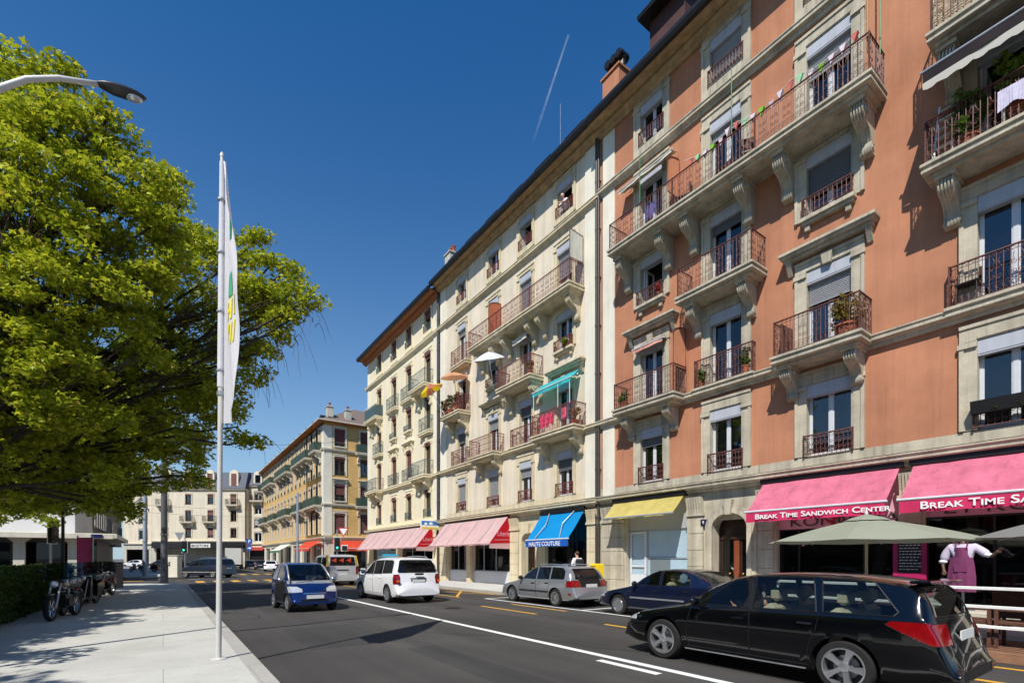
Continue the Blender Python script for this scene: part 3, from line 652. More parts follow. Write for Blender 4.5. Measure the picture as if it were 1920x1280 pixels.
# ground floor
GZ=.1
gh=[(1.5,4.55,GZ,3.85,2.6),(5.72,7.03,GZ,3.05,1.2),(7.92,11.2,GZ,3.85,3.0),(11.75,15.7,GZ,3.85,3.0),(16.2,20.5,GZ,3.85,3.0)]
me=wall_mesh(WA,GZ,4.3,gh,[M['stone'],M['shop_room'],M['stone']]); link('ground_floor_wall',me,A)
def pier(b, x0, x1, mat):
    mb=MB()
    mb.box(x0+.012,x1-.012,-.085,.0,.12,3.95)
    for k in range(5): mb.bbox(x0,x1,-.10,-.001,.12+.62*k,.12+.62*k+.608,.012)
    mb.bbox(x0-.04,x1+.04,-.16,-.001,3.24,3.36,.012)
    for q in range(6): xx=x0+(x1-x0)*(q+.15)/6; mb.prism([(0,3.36),(-.15,3.36),(-.15,3.5),(-.24,3.95),(0,3.95)],xx,xx+(x1-x0)*.7/6,'x')
    return mb.build('pier',mat,b)
for x0,x1 in ((.12,1.42),(4.62,5.28),(7.32,7.86),(11.26,11.70)): pier(A,x0,x1,M['stone'])
def arch_surround(b, xc, w, zs, mat, proud=.16, ring=.30):
    """carved arch around a street door: jambs, arch ring and keystone; fills the corners of the square opening"""
    mb=MB(); r=w/2; n=14
    pts=[(xc+r*math.cos(math.pi*i/n),zs+r*.78*math.sin(math.pi*i/n)) for i in range(n+1)]; out=[(xc+(r+ring)*math.cos(math.pi*i/n),zs+(r*.78+ring)*math.sin(math.pi*i/n)) for i in range(n+1)]
    for k,(f,pr) in enumerate(((1.0,proud),(.55,proud+.06))):
        for i in range(n):
            o1=[pts[j][0]+(out[j][0]-pts[j][0])*f for j in (i,i+1)]; o2=[pts[j][1]+(out[j][1]-pts[j][1])*f for j in (i,i+1)]
            mb.prism([pts[i],(o1[0],o2[0]),(o1[1],o2[1]),pts[i+1]],-pr,-.0 if k==0 else -proud+.01,'y')
        for s in (-1,1):
            a,c=xc+s*r,xc+s*(r+ring*f); mb.box(min(a,c),max(a,c),-pr,0 if k==0 else -proud+.01,.12,zs)
    mb.prism([(xc-.10,zs+r*.78-.06),(xc+.10,zs+r*.78-.06),(xc+.17,zs+r*.78+ring+.16),(xc-.17,zs+r*.78+ring+.16)],-proud-.16,-proud+.02,'y')
    # corner fill inside the opening
    top=zs+r*.78
    for s in (-1,1):
        c=[(xc+s*r,top+.02)]+[(xc+s*r*math.cos(math.pi/2*i/7),zs+r*.78*math.sin(math.pi/2*i/7)) for i in range(8)]
        mb.prism(c,-.02,.30,'y')
    return mb.build('door_arch',mat,b)
M['brass']=pm('brass_knob',(190,150,70),.3,.9,var=.1,scale=9)
M['door_wood']=pm('dark_varnished_door',(58,36,26),.4,var=.25,scale=5,coat=.3); M['door_red']=pm('red_brown_door_post',(136,70,44),.45,var=.2,scale=5,coat=.2)
def street_door(b, xc, w, zt):
    mb=MB(); mb.box(xc-w/2,xc+w/2,.40,.46,.12,zt); 
    for a,c in ((-.46,-.08),(.10,.46)):
        mb.box(xc+a*w,xc+c*w,.36,.40,.2,.95); mb.box(xc+a*w+.04,xc+c*w-.04,.35,.36,.3,.85)
        for q in (a,c-.05/w): mb.box(xc+q*w,xc+q*w+.05,.36,.40,.95,2.35)
    mb.box(xc-w/2,xc+w/2,.33,.40,2.35,2.5)
    o=mb.build('door',M['door_wood'],b)
    mb=MB(); mb.prism([(xc-.09,.2),(xc+.09,.2),(xc+.07,1.0),(xc+.09,1.15),(xc+.09,2.3),(xc-.09,2.3),(xc-.09,1.15),(xc-.07,1.0)],.30,.36,'y'); mb.build('door_post',M['door_red'],o)
    for s in (-.16,.16): mb=MB(); mb.blob((xc+s*w*1.2,.30,1.12),.045); mb.build('handle',M['brass'],o,smooth=True)
    mb=MB(); mb.box(xc-.44*w,xc-.10*w,.37,.385,.97,2.33); mb.box(xc+.12*w,xc+.44*w,.37,.385,.97,2.33); mb.build('pane',M['shop_glass'],o); return o
arch_surround(A,6.375,1.31,2.75,M['stone']); street_door(A,6.375,1.31,3.3)
# shop front A: grey-blue glazed front behind the yellow awning
M['grey_panel']=pm('pale_grey_fascia',(166,170,174),.5,var=.05,scale=2); M['alu']=pm('aluminium_frame',(176,182,188),.4,.4,var=.05,scale=3); M['frosted']=pm('whitewashed_shop_pane',(168,190,204),.35,var=.07,scale=1.2,spec=.6)
def shopfront(b, x0, x1, z0, z1, cuts, frame, y=.22, fascia=None, fz=.6, plinth=0.0, pmat='stone', glass='shop_glass'):
    mb=MB(); zt=z1-(fz if fascia else 0); t=.05
    for x in [x0]+list(cuts)+[x1-t]: mb.box(x,x+t,y,y+.07,z0,zt)
    mb.box(x0+t,x1-t,y+.002,y+.07,z0+plinth,z0+plinth+t); mb.box(x0+t,x1-t,y+.002,y+.07,zt-t,zt)
    o=mb.build('shop_front',M[frame],b)
    mb=MB(); mb.box(x0+.02,x1-.02,y+.03,y+.036,z0+plinth+.02,zt-.02); mb.build('shop_window',M[glass],o)
    if fascia: mb=MB(); mb.box(x0,x1,y-.03,y+.06,zt+.002,z1); mb.build('fascia',M[fascia],o)
    if plinth: mb=MB(); mb.box(x0,x1,y-.06,y+.06,z0,z0+plinth-.002); mb.build('plinth',M[pmat],o)
    return o
o=shopfront(A,1.5,4.55,.12,3.85,(2.45,),'alu',fascia='grey_panel',fz=1.0,glass='frosted')
mb=MB(); mb.box(1.56,2.43,.20,.215,.12,1.0); mb.box(1.56,1.66,.19,.215,1.0,2.8); mb.box(2.34,2.44,.19,.215,1.0,2.8); mb.box(1.66,2.34,.19,.215,2.7,2.8); mb.box(1.66,2.34,.19,.215,1.3,1.38); dr=mb.build('door',M['pvc'],o)
mb=MB(); mb.box(2.62,3.6,.215,.247,.95,1.62); mb.build('shelf_silhouette',pm('slate_grey_panel',(112,122,126),.4,var=.08),o); mb=MB(); mb.box(2.5,4.48,.215,.246,1.66,1.70); mb.box(2.5,4.48,.215,.246,.30,.36); mb.build('glazing_bar',M['alu'],o)  # flat grey panel added to stand in for shelf silhouettes behind the pane
M['shop_pink']=pm('pink_fascia_board',(214,160,176),.6,var=.05,scale=2); M['magenta']=pm('magenta_panel',(176,28,92),.55,var=.06,scale=2); M['pink_text']=pm('pink_lettering',(206,70,130),.5,var=0); M['black_frame']=pm('black_shop_frame',(30,26,28),.4,var=.1,scale=4); M['red_paint']=pm('red_sign_paint',(190,30,40),.5,var=.04,scale=3); M['grey_text']=pm('dark_grey_lettering',(70,60,66),.5,var=0); M['white_text']=pm('white_lettering',(238,238,236),.6,var=0)
o=shopfront(A,7.92,11.2,.12,3.85,(8.5,10.3),'black_frame',fascia='shop_pink',fz=1.25,plinth=.5,pmat='black_frame')
def zigzag(parent, x, y, z, k=1.0):
    mb=MB(); P=[(0,.5),(.22,.42),(.02,.34),(.20,.26),(.06,.18),(.18,.12),(.10,.0)]
    for a,c in zip(P,P[1:]): mb.tube([(x+a[0]*k*1.4,y,z+a[1]*k),(x+c[0]*k*1.4,y,z+c[1]*k)],.022,5)
    mb.build('zigzag_sign',M['red_paint'],parent)
text('lettering','KONO',.42,M['grey_text'],o,(8.25,.165,2.68),sx=1.45,ext=.002); text('lettering','PIZZA',.42,M['grey_text'],o,(9.75,.165,2.68),sx=1.25,ext=.002); zigzag(o,9.35,.17,2.45)
for i,ch in enumerate('sandwiches et'): text('lettering',ch,.24,M['shop_pink'],o,(8.62+.11*i,.215,2.05+.045*i-.0012*i*i),rot=(R(90),R(-14+1.2*i),0),ext=.001,bold=.004)
text('lettering','Break Time Sandwich Center',.17,M['pink_text'],o,(8.15,.215,1.05),small=True,sx=1.15,ext=.001,bold=.003); mb=MB(); mb.box(8.0,11.1,.30,.32,.6,.98); mb.build('screen',M['magenta'],o)
o=shopfront(A,11.75,15.7,.12,3.85,(13.05,),'black_frame',fascia='shop_pink',fz=1.1,plinth=.0)
text('lettering','ET KONO',.42,M['grey_text'],o,(12.1,.165,2.82),sx=1.4,ext=.002); zigzag(o,14.35,.17,2.6); text('lettering','PIZZA',.42,M['grey_text'],o,(14.8,.165,2.82),sx=1.2,ext=.002)
text('lettering','Break Time Sandwich Center',.2,M['pink_text'],o,(13.6,.215,1.45),small=True,sx=1.1,ext=.001,bold=.003); mb=MB(); mb.box(13.2,15.6,.30,.32,.15,1.3); mb.build('screen',M['magenta'],o)
mb=MB(); 
for i,(cc) in enumerate((0,1,2,0)): mb.box(12.55+.3*i,12.78+.3*i,.28,.29,2.42,2.72,cc)
mb.build('poster',[pm('paper_poster',(206,190,160),.8,var=.1,scale=8),pm('orange_poster',(214,140,40),.7,var=.15,scale=8),pm('red_poster',(150,40,36),.7,var=.15,scale=8)],o)
shopfront(A,16.2,20.5,.12,3.85,(18.2,),'black_frame',fascia='shop_pink',fz=1.1)
mb=MB(); mb.bbox(5.22,5.46,-.135,-.10,2.88,3.10,.006); o=mb.build('house_number_plate',pm('dark_blue_enamel',(26,30,66),.3,var=0),A); text('numeral','9',.17,M['white_text'],o,(5.29,-.139,2.93),ext=.002)
downpipe(A,-.02,.15,20.9)
# --- 2: cream house (local x = 32.25 - Y)
YB=32.22; WB=16.08
Bh=house('apartment_building','cream apartment building with rusty brown balcony railings between the terracotta and the pale yellow house',YB)
cb=[YB-18.6,YB-21.85,YB-25.1,YB-29.0]; wb=[1.15,1.1,1.15,1.1]; SB=dict(stone=M['stone_b'] if 'stone_b' in M else pm('cream_stone',(218,204,172),.85,var=.08,scale=1.2,bump=.25,bscale=26,streak=.22,fine=.04,spec=.25,moss=.7),iron=pm('red_brown_iron',(124,62,52),.6,.1,var=.3,scale=8))
spec=[]
for c in range(4):
    add(c,F1,2.2,rail=('scroll',.6,.08),drop=[.3,.25,.72,.7][c],curtain=[3,3,0,1][c],head=.40,blind=['blind_dark','blind_grey','blind_grey','blind_grey'][c],sur=.24)
    add(c,F5,1.65,rail=('scroll',.5,.08),open_=c in (0,1),apron=.3,head=.22,sur=.24)
    add(c,14.65,2.75,drop=[.5,.75,.3,.15][c],head=.3,sur=.24)
    add(c,7.95,2.5,drop=[0,.25,.25,.3][c],head=.36,key=c in (2,0),curtain=[0,1,2,0][c],blind=['blind_grey','blind_dark','blind_grey','blind_dark'][c],sur=.24)
add(0,12.1,1.9,sill=True,rail=('scroll',.5,.2),head=.3,sur=.24); add(2,12.1,1.9,sill=True,rail=('scroll',.5,.2),drop=.3,blind='blind_dark',head=.3,sur=.24)
add(1,F3,2.7,head=.3,sur=.24); add(3,F3,2.7,open_=True,head=.3,sur=.24)
holes=[(cb[c]-wb[c]/2,cb[c]+wb[c]/2,z,z+h) for c,z,h,k in spec]
link('wall',wall_mesh(WB,4.3,21.15,holes,[M['cream'],M['room'],SB['stone']]),Bh)
for c,z,h,k in spec: window(Bh,cb[c],z,wb[c],h,SB,**k)
for x0 in (.12,WB-.98):
    mb=MB(); mb.box(x0,x0+.86,-.05,0,4.5,21.0); mb.build('pilaster',M['pilaster'],Bh)
for z,k in ((4.05,1.15),(7.57,.8),(18.0,.72)): band(Bh,'cornice',0,WB-.002,z,SB['stone'],k)
mb=MB(); mb.box(0,WB-.1,-.03,0,4.5,4.80); mb.build('plinth_band',SB['stone'],Bh)
balcony(Bh,YB-26.6,YB-17.2,14.62,.98,SB,br=(YB-26.1,YB-24.4,YB-23.2,YB-20.9,YB-20.0,YB-17.6),bh=1.2,label='long top balcony across three windows')
balcony(Bh,YB-29.95,YB-27.75,14.62,.42,SB,style='lattice')
balcony(Bh,YB-23.5,YB-20.3,11.28,.9,SB,br=(YB-23.1,YB-20.6),bh=1.1)
balcony(Bh,YB-30.4,YB-27.85,11.28,.9,SB,br=(YB-30.0,YB-28.2),bh=1.1,style='lattice')
balcony(Bh,YB-20.25,YB-17.0,7.93,.9,SB,br=(YB-19.9,YB-17.4),bh=.95)
balcony(Bh,YB-26.8,YB-23.95,7.93,.8,SB,br=(YB-26.4,YB-24.3),bh=.92,style='lattice')
for Y0,Y1 in ((23.05,20.6),(30.15,28.0)):
    o=link('balcony',slab_mesh(Y0-Y1+.1,.26,SB['stone'],.2),Bh,(YB-Y0-.05,0,7.96)); link('railing',railing_mesh(Y0-Y1,.2,1.0,'scroll' if Y0<25 else 'lattice',SB['iron']),o,(.05,0,0))
hood(Bh,YB-19.8,YB-17.05,11.2,SB); hood(Bh,YB-26.3,YB-23.75,11.2,SB)
rf=eave(Bh,0,WB,21.2,.72,dict(),M['soffit']); chimney(rf,.45,.75,21.3,.8,.8,2.3,M['stone_grey'],2)
for i in range(6): 
    mb=MB(); x=2.2+2.4*i; mb.box(x,x+1.3,-.55,.9,21.55,21.95); mb.build('skylight',M['zinc'],rf)
mb=MB(); mb.tube([(WB-4.2,1.2,22.0),(WB-4.2,1.2,26.3)],.011,5); mb.build('aerial',M['steel'],rf)
gh=[(1.2,3.9,GZ,3.85,2.6),(4.5,8.9,GZ,3.85,2.6),(YB-22.0,YB-20.75,GZ,3.0,1.2),(YB-20.2,YB-17.0,GZ,3.85,3.0)]
link('ground_floor_wall',wall_mesh(WB,GZ,4.3,gh,[SB['stone'],M['shop_room'],SB['stone']]),Bh)
for x0,x1 in ((.1,1.1),(3.95,4.45),(8.95,9.75),(YB-16.95,YB-16.2)): pier(Bh,x0,x1,SB['stone'])
arch_surround(Bh,YB-21.37,1.25,2.6,SB['stone']); street_door(Bh,YB-21.37,1.25,3.2)
shopfront(Bh,1.2,3.9,.12,3.85,(2.3,3.2),'alu',plinth=.75,pmat='pvc'); shopfront(Bh,4.5,8.9,.12,3.85,(5.6,7.0),'alu',plinth=.75,pmat='pvc')
shopfront(Bh,YB-20.2,YB-17.0,.12,3.85,(YB-18.3,YB-18.0),'black_frame',plinth=.3,pmat='black_frame')
mb=MB(); mb.bbox(YB-20.62,YB-20.36,-.135,-.10,2.9,3.12,.006); o=mb.build('house_number_plate',pm('navy_enamel',(26,30,66),.3,var=0),Bh); text('numeral','7',.17,M['white_text'],o,(YB-20.55,-.139,2.94),ext=.002)
downpipe(Bh,0.0,.15,21.0); downpipe(Bh,WB-.14,.15,21.0)
# --- 3: pale yellow house at the corner (local x = 47.6 - Y)
YC=47.6; WC=15.36
Ch=house('apartment_building','pale yellow corner apartment building with brown blinds and grey green balcony railings',YC)
SC=dict(stone=pm('pale_cream_stone',(232,220,186),.85,var=.05,scale=1.2,bump=.2,bscale=26,streak=.08,spec=.25),iron=M['iron_teal'])
cc=[YC-34.25,YC-37.77,YC-40.92,YC-44.48]; wc=1.12; spec=[]
K=dict(frame='wood_frame',blind='blind_brown',sur=.22,box=.2)
for c in range(4):
    add(c,F1,2.1,rail=('bars',.6,.08),drop=[0,.0,.4,.97][c],head=.3,**K)
    add(c,F5,1.65,rail=('bars',.5,.08),drop=[.3,.9,.9,.5][c],head=.2,apron=.3,**K)
    add(c,14.65,2.7,drop=[.1,.08,.1,.1][c],head=.25,**K); add(c,7.95,2.5,drop=[0,.97,.97,.97][c],head=.36,key=True,**K)
for c in (1,2): add(c,12.05,1.95,sill=True,rail=('bars',.45,.2),drop=.2,head=.3,**K)
add(0,F3,2.7,head=.3,**K); add(3,F3,2.7,drop=.6,head=.3,**K)
holes=[(cc[c]-wc/2,cc[c]+wc/2,z,z+h) for c,z,h,k in spec]
link('wall',wall_mesh(WC,4.3,20.95,holes,[M['cream_pale'],M['room'],SC['stone']]),Ch)
for c,z,h,k in spec: window(Ch,cc[c],z,wc,h,SC,**k)
for x0,w_ in ((.0,.5),(WC-.95,.8)):
    mb=MB(); mb.box(x0-.04 if x0==0 else x0,x0+w_,-.05,0,4.5,20.8); mb.build('pilaster',M['pilaster'],Ch)
for z,k in ((4.05,1.1),(7.57,.7),(18.0,.72)): band(Ch,'cornice',-.3 if z>4.1 else -.2,WC-.002,z,SC['stone'],k)
mb=MB(); mb.box(.5,WC-.1,-.03,0,4.5,4.80); mb.build('plinth_band',SC['stone'],Ch)
balcony(Ch,YC-46.6,YC-43.6,14.62,.75,SC,style='panel',br=(YC-46.1,YC-44.0),bh=1.1); balcony(Ch,YC-36.05,YC-33.2,14.62,.8,SC,style='bars',br=(YC-35.6,YC-33.6),bh=1.15)
for Y0,Y1,z in ((38.9,36.7,14.62),(42.1,39.9,14.62),(35.35,33.3,11.28),(45.6,43.5,11.28)): balcony(Ch,YC-Y0,YC-Y1,z,.32,SC,style='bars')
hood(Ch,YC-38.8,YC-36.7,11.15,SC,.3); hood(Ch,YC-41.9,YC-39.85,11.15,SC,.3)
balcony(Ch,YC-36.0,YC-33.25,7.9,.78,SC,style='bars',br=(YC-35.6,YC-33.7),bh=1.0); balcony(Ch,YC-46.3,YC-43.4,7.9,.78,SC,style='bars',br=(YC-45.8,YC-43.9),bh=1.0)
for Y0,Y1 in ((38.75,36.8),(41.9,39.9)):
    o=link('balcony',slab_mesh(Y0-Y1+.1,.24,SC['stone'],.2),Ch,(YC-Y0-.05,0,7.94)); link('railing',railing_mesh(Y0-Y1,.2,1.0,'bars',SC['iron']),o,(.05,0,0))
rf=eave(Ch,-.6,WC,20.95,.78,dict(),pm('red_brown_soffit',(150,96,60),.8,var=.15,scale=3))
for x in (2.5,5.5,8.5,11.2): mb=MB(); mb.box(x,x+1.2,-.3,1.6,21.3,22.0); mb.build('skylight',M['zinc'],rf)
gh=[(.8,7.2,GZ,3.85,2.6),(7.9,14.3,GZ,3.85,2.6)]
link('ground_floor_wall',wall_mesh(WC,GZ,4.3,gh,[SC['stone'],M['shop_room'],SC['stone']]),Ch)
for x0,x1 in ((.08,.75),(7.25,7.85),(14.35,15.1)): pier(Ch,x0,x1,SC['stone'])
shopfront(Ch,.8,7.2,.12,3.85,(2.4,4.6),'alu',plinth=.6,pmat='stone'); shopfront(Ch,7.9,14.3,.12,3.85,(10,12.3),'alu',plinth=.6,pmat='stone')
downpipe(Ch,WC-.12,.15,20.8)
# --- 4: ochre house across the side street: street front and side front
YD0,YD1,XD=62.0,111.0,15.9; WD=YD1-YD0
D=house('apartment_building','ochre yellow apartment building with green balcony panels and red shop awnings at the next corner',YD1,HALF,XD)
SD=dict(stone=pm('pale_grey_quoin_stone',(216,208,188),.85,var=.06,scale=1.2,bump=.2,streak=.08),iron=pm('dark_green_panel',(58,76,62),.6,var=.15,scale=4))
spec=[]; K=dict(frame='wood_frame',blind='blind_brown',sur=.2,box=.2); n=18; cd=[1.8+(WD-3.6)*i/(n-1) for i in range(n)]
fl=((4.75,2.5),(8.75,2.1),(11.9,2.3),(15.45,2.2))
for c in range(n):
    for q,(z,h) in enumerate(fl): add(c,z,h,drop=[.4,.8,.1,.97,.0,.6][(c*5+q*3)%6],head=.3,rail=('bars',.5,.06) if q in (1,2) else None,**K)
holes=[(cd[c]-.5,cd[c]+.5,z,z+h) for c,z,h,k in spec]
side=[(.65+1.25,1.3),(.65+4.45,1.3),(9.6,1.3)]; sspec=[(x,z,h) for x,w in side for z,h in fl]
DW=12.0
link('wall',wall_mesh(WD,4.3,18.3,holes,[M['ochre'],M['room'],SD['stone']],D=.9),D)
# side front: local frame of the side is rotated; built in world axes then brought into D's frame
DS=bpy.data.objects.new('side_front',wall_mesh(DW,4.3,18.3,[(x-.65,x+.65,z,z+h) for x,z,h in sspec],[M['ochre'],M['room'],SD['stone']],D=9)); COL.objects.link(DS); DS.parent=D; DS.location=(WD+.004,.0,0); DS.rotation_euler=(0,0,R(90))
for c,z,h,k in spec: window(D,cd[c],z,1.0,h,SD,**k)
for i,(x,z,h) in enumerate(sspec):
    o=window(DS,x,z,1.3,h,SD,drop=[.97,.55,.12,.72][i%4],head=.32,sill=i%4 in (1,3),rail=('bars',.45,.06) if i%4 else None,**K)
def sidepart(name,mb,mat): o=mb.build(name,mat,DS); return o
mb=MB(); mb.box(-.06,.95,-.06,0,4.5,17.9); sidepart('pilaster',mb,M['pilaster'])
mb=MB(); mb.box(WD-.95,WD+.05,-.055,0,4.5,17.9); mb.build('pilaster',M['pilaster'],D)
for z,k in ((4.0,1.0),(8.05,.6),(14.75,.7)): band(D,'cornice',0,WD+.3*k,z,SD['stone'],k); o=band(DS,'cornice',-.0,DW,z+.002,SD['stone'],k)
for x0,x1,z in ((0.0,1.9,11.3),):
    for xx in (side[0][0],side[1][0]): hood(DS,xx-1.0,xx+1.0,11.5,SD,.3)
balcony(DS,side[1][0]-1.3,side[1][0]+1.3,14.9,.8,SD,style='panel',br=(side[1][0]-.9,side[1][0]+.9),bh=1.1); balcony(DS,side[1][0]-1.3,side[1][0]+1.3,8.2,.8,SD,style='panel',br=(side[1][0]-.9,side[1][0]+.9),bh=.9)
for x0,x1,z in ((45.4,48.2,14.9),(34.5,43.4,14.75),(21.5,31.0,14.75),(8.5,17.5,14.75),(.8,5.0,14.75),(42,48.4,8.2),(34.5,40.5,8.2),(24,31,8.2),(15,21,8.2),(5,11.5,8.2)):
    k=max(2,int((x1-x0)/2.2)); balcony(D,x0,x1,z,.95,SD,style='panel',br=[x0+.4+(x1-x0-.8)*i/(k-1) for i in range(k)] if k>1 else (),bh=1.2)
# hipped roof over both fronts
mb=MB(); e=.75; z=18.3; Hr=3.6; dd=9.5
P=[(-.2,-e,z),(WD+e,-e,z),(WD+e,DW,z),(-.2,DW,z)]; Q=[(-.2,dd*.55,z+Hr),(WD-dd*.55,dd*.55,z+Hr),(WD-dd*.55,DW,z+Hr)]
mb.poly([P[0],P[1],Q[1],Q[0]]); mb.poly([P[1],P[2],Q[2],Q[1]]); mb.poly([Q[0],Q[1],Q[2],P[3]]); mb.poly([(p[0],p[1],z-.02) for p in P]); rf=mb.build('roof',M['roof_brown'],D)
mb=MB(); mb.prism([(-.75,z-.05),(-.85,z-.02),(-.82,z+.12),(-.7,z+.12)],-.2,WD+e+.1,'x'); mb.build('gutter',M['stone_grey'],D)
mb=MB(); mb.prism([(-.72,z-.05),(-.84,z-.02),(-.82,z+.12),(-.7,z+.12)],-e,DW,'x'); sidepart('gutter',mb,M['stone_grey'])
mb=MB(); mb.box(0,WD+e-.05,-e+.02,0,z-.08,z-.025); mb.box(WD,WD+e-.05,0,DW,z-.08,z-.025); mb.build('soffit',pm('orange_timber_soffit',(176,112,62),.8,var=.15,scale=3),D)
for i in range(12):
    x=2+3.9*i; mb=MB(); mb.box(x-.6,x+.6,.8,3.0,z+.5,z+1.35); mb.lathe([(.68,-.1),(.68,2.2)],(x,.7,z+1.2),'y',10); mb.build('dormer',M['zinc'],rf)
for x,y,w,k in ((48.2,.9,.8,1),(47.9,3.2,.8,1),(31,2.8,2.6,4),(3,2.8,1.6,3)): chimney(rf,x,y,z+.8,w,.7,1.2 if k<2 else 2.6,M['stone_grey'],k)
chimney(rf,44,7.4,z+1.9,1.0,.9,1.9,M['pilaster'],1)
gh=[(x,x+4.6,GZ,3.6,2.2) for x in (1.5,7.5,13.5,19.5,25.5,31.5,37.5,43.2)]
link('ground_floor_wall',wall_mesh(WD,GZ,4.3,gh,[SD['stone'],M['shop_room'],SD['stone']],D=.5),D)
for q,x in enumerate((1.5,7.5,13.5,19.5,25.5,31.5,37.5,43.2)): shopfront(D,x,x+4.6,.12,3.6,(x+1.5,x+3.0),'alu',plinth=.4,pmat='stone')
o=bpy.data.objects.new('ground_floor_wall',wall_mesh(DW,GZ,4.3,[(1.2,5.2,GZ,3.6,2),(6,11,GZ,3.6,2)],[SD['stone'],M['shop_room'],SD['stone']],D=.5)); COL.objects.link(o); o.parent=DS
shopfront(DS,1.2,5.2,.12,3.6,(2.6,),'alu'); shopfront(DS,6,11,.12,3.6,(8,),'alu')
mb=MB(); mb.bbox(WD-.75,WD-.05,-.085,-.056,3.1,3.35,.004); mb.build('street_name_plate',pm('blue_enamel',(30,44,110),.3,var=0),D)
# ------------------------------------------------------------------ houses closing the street
M['far_cream']=pm('far_cream_render',(216,206,184),.9,var=.06,scale=.5,streak=.12)
def far_house(name,label,px0,px1,d,rows,cols,eave_z,mans,wallm,stonem,win_w=1.15,frame='wood_frame',blind='blind_brown',bal=(),shopz=4.4,dorm=(),slate='slate_blue'):
    p=at_depth(px0,HOR,d); q=at_depth(px1,HOR,d); W=(q-p).length
    o=thing(name,label,'building',(p.x,p.y,0),-YAW); sp=[(x,z,h) for x in cols for z,h in rows]
    link('wall',wall_mesh(W,shopz,eave_z,[(x-win_w/2,x+win_w/2,z,z+h) for x,z,h in sp],[wallm,M['room'],stonem],D=10),o); mats=dict(stone=stonem,iron=M['iron_dark'])
    for i,(x,z,h) in enumerate(sp): window(o,x,z,win_w,h,mats,sur=.18,head=.24,box=.2,drop=[.0,.35,.0,.7,.2][(i*3)%5],frame=frame,blind=blind,rail=('bars',.5,.06) if i%2 else None,sill=False)
    for x,z in bal: balcony(o,x-1.2,x+1.2,z,.9,mats,style='lattice',br=(x-.8,x+.8),bh=.8)
    band(o,'cornice',0,W,shopz-.1,stonem,.8); band(o,'cornice',0,W,eave_z-.35,stonem,1.1)
    if mans:
        mb=MB(); mb.prism([(-.45,eave_z+.02),(.7,eave_z+mans),(9.8,eave_z+mans+.8),(10,eave_z+.02)],0,W,'x'); r=mb.build('mansard_roof',M[slate],o)
        for x in dorm:
            mb=MB(); mb.box(x-.85,x+.85,-.25,1.0,eave_z+.25,eave_z+mans-.5); mb.lathe([(.85,0),(.85,1.2)],(x,-.24,eave_z+mans-.5),'y',12); dm=mb.build('dormer',stonem,r)
            mb=MB(); mb.box(x-.5,x+.5,-.29,-.26,eave_z+.5,eave_z+mans-.4); mb.build('window',M['blind_brown'] if blind=='blind_brown' else M['glass'],dm)
    return o,W
E1,W1=far_house('corner_building','pale cream building with blue slate mansard roof and dark shop, closing the street',285,462,95,((5.7,1.9),(8.8,2.2),(12.1,2.0)),(2.4,7.0,11.3,15.7),15.1,3.3,M['far_cream'],M['stone_pale'],bal=((7.0,8.75),(11.3,8.75),(15.7,12.0),(2.4,12.0)),dorm=(3.0,7.0,11.3,15.9),shopz=4.9)
link('ground_floor_wall',wall_mesh(W1,.1,4.9,[(.8,W1-.8,.1,3.7,2.5)],[M['stone_grey'],M['shop_room'],M['stone']],D=2),E1)
mb=MB(); mb.box(.3,W1-.3,-.6,-.02,3.7,4.7); sg=mb.build('shop_sign_board',M['black_frame'],E1)
mb=MB(); mb.bbox(7.9,11.6,-.66,-.60,3.78,4.55,.01); pb=mb.build('sign_panel',M['white'],sg); text('lettering','BIGSTORE',.72,M['black_frame'],sg,(8.0,-.67,3.9),sx=1.02,ext=.003,bold=.02)
downpipe(E1,W1-.1,.15,15.0,.09)
E2,W2=far_house('corner_building','narrow light beige building with blue reflecting windows right of the mansard house',462.5,500,96,((5.0,1.9),(7.65,1.9),(10.3,1.9),(12.95,1.9)),(2.2,),15.9,2.4,M['far_cream'],M['stone_pale'],1.4,frame='pvc',blind='blind_grey',bal=((2.2,12.9),),dorm=(2.3,),shopz=4.4)
mb=MB(); mb.box(.4,W2-.2,-.1,.2,.1,3.2); sf=mb.build('shop_front',M['black_frame'],E2); mb=MB(); mb.prism([(-.1,3.2),(-.1,3.9),(-1.0,3.3)],.4,W2-.3,'x'); mb.build('awning',pm('dark_red_awning',(150,40,34),.8,var=.06),E2)
link('ground_floor_wall',wall_mesh(W2,.1,4.4,[],[M['stone_pale'],M['room'],M['stone']],D=2),E2)
E3,W3=far_house('corner_building','grey beige building with dark casement windows left of the mansard house',232,284.5,103,((5.6,2.2),(8.9,2.2),(12.2,2.0)),(4.0,),15.5,2.8,M['cream'],M['stone_grey'],1.6,frame='pvc',blind='blind_grey',dorm=(3.4,),shopz=4.6)
link('ground_floor_wall',wall_mesh(W3,.1,4.6,[(.6,W3-.6,.1,3.6,3)],[M['stone_grey'],M['shop_room'],M['stone']],D=3.5),E3)
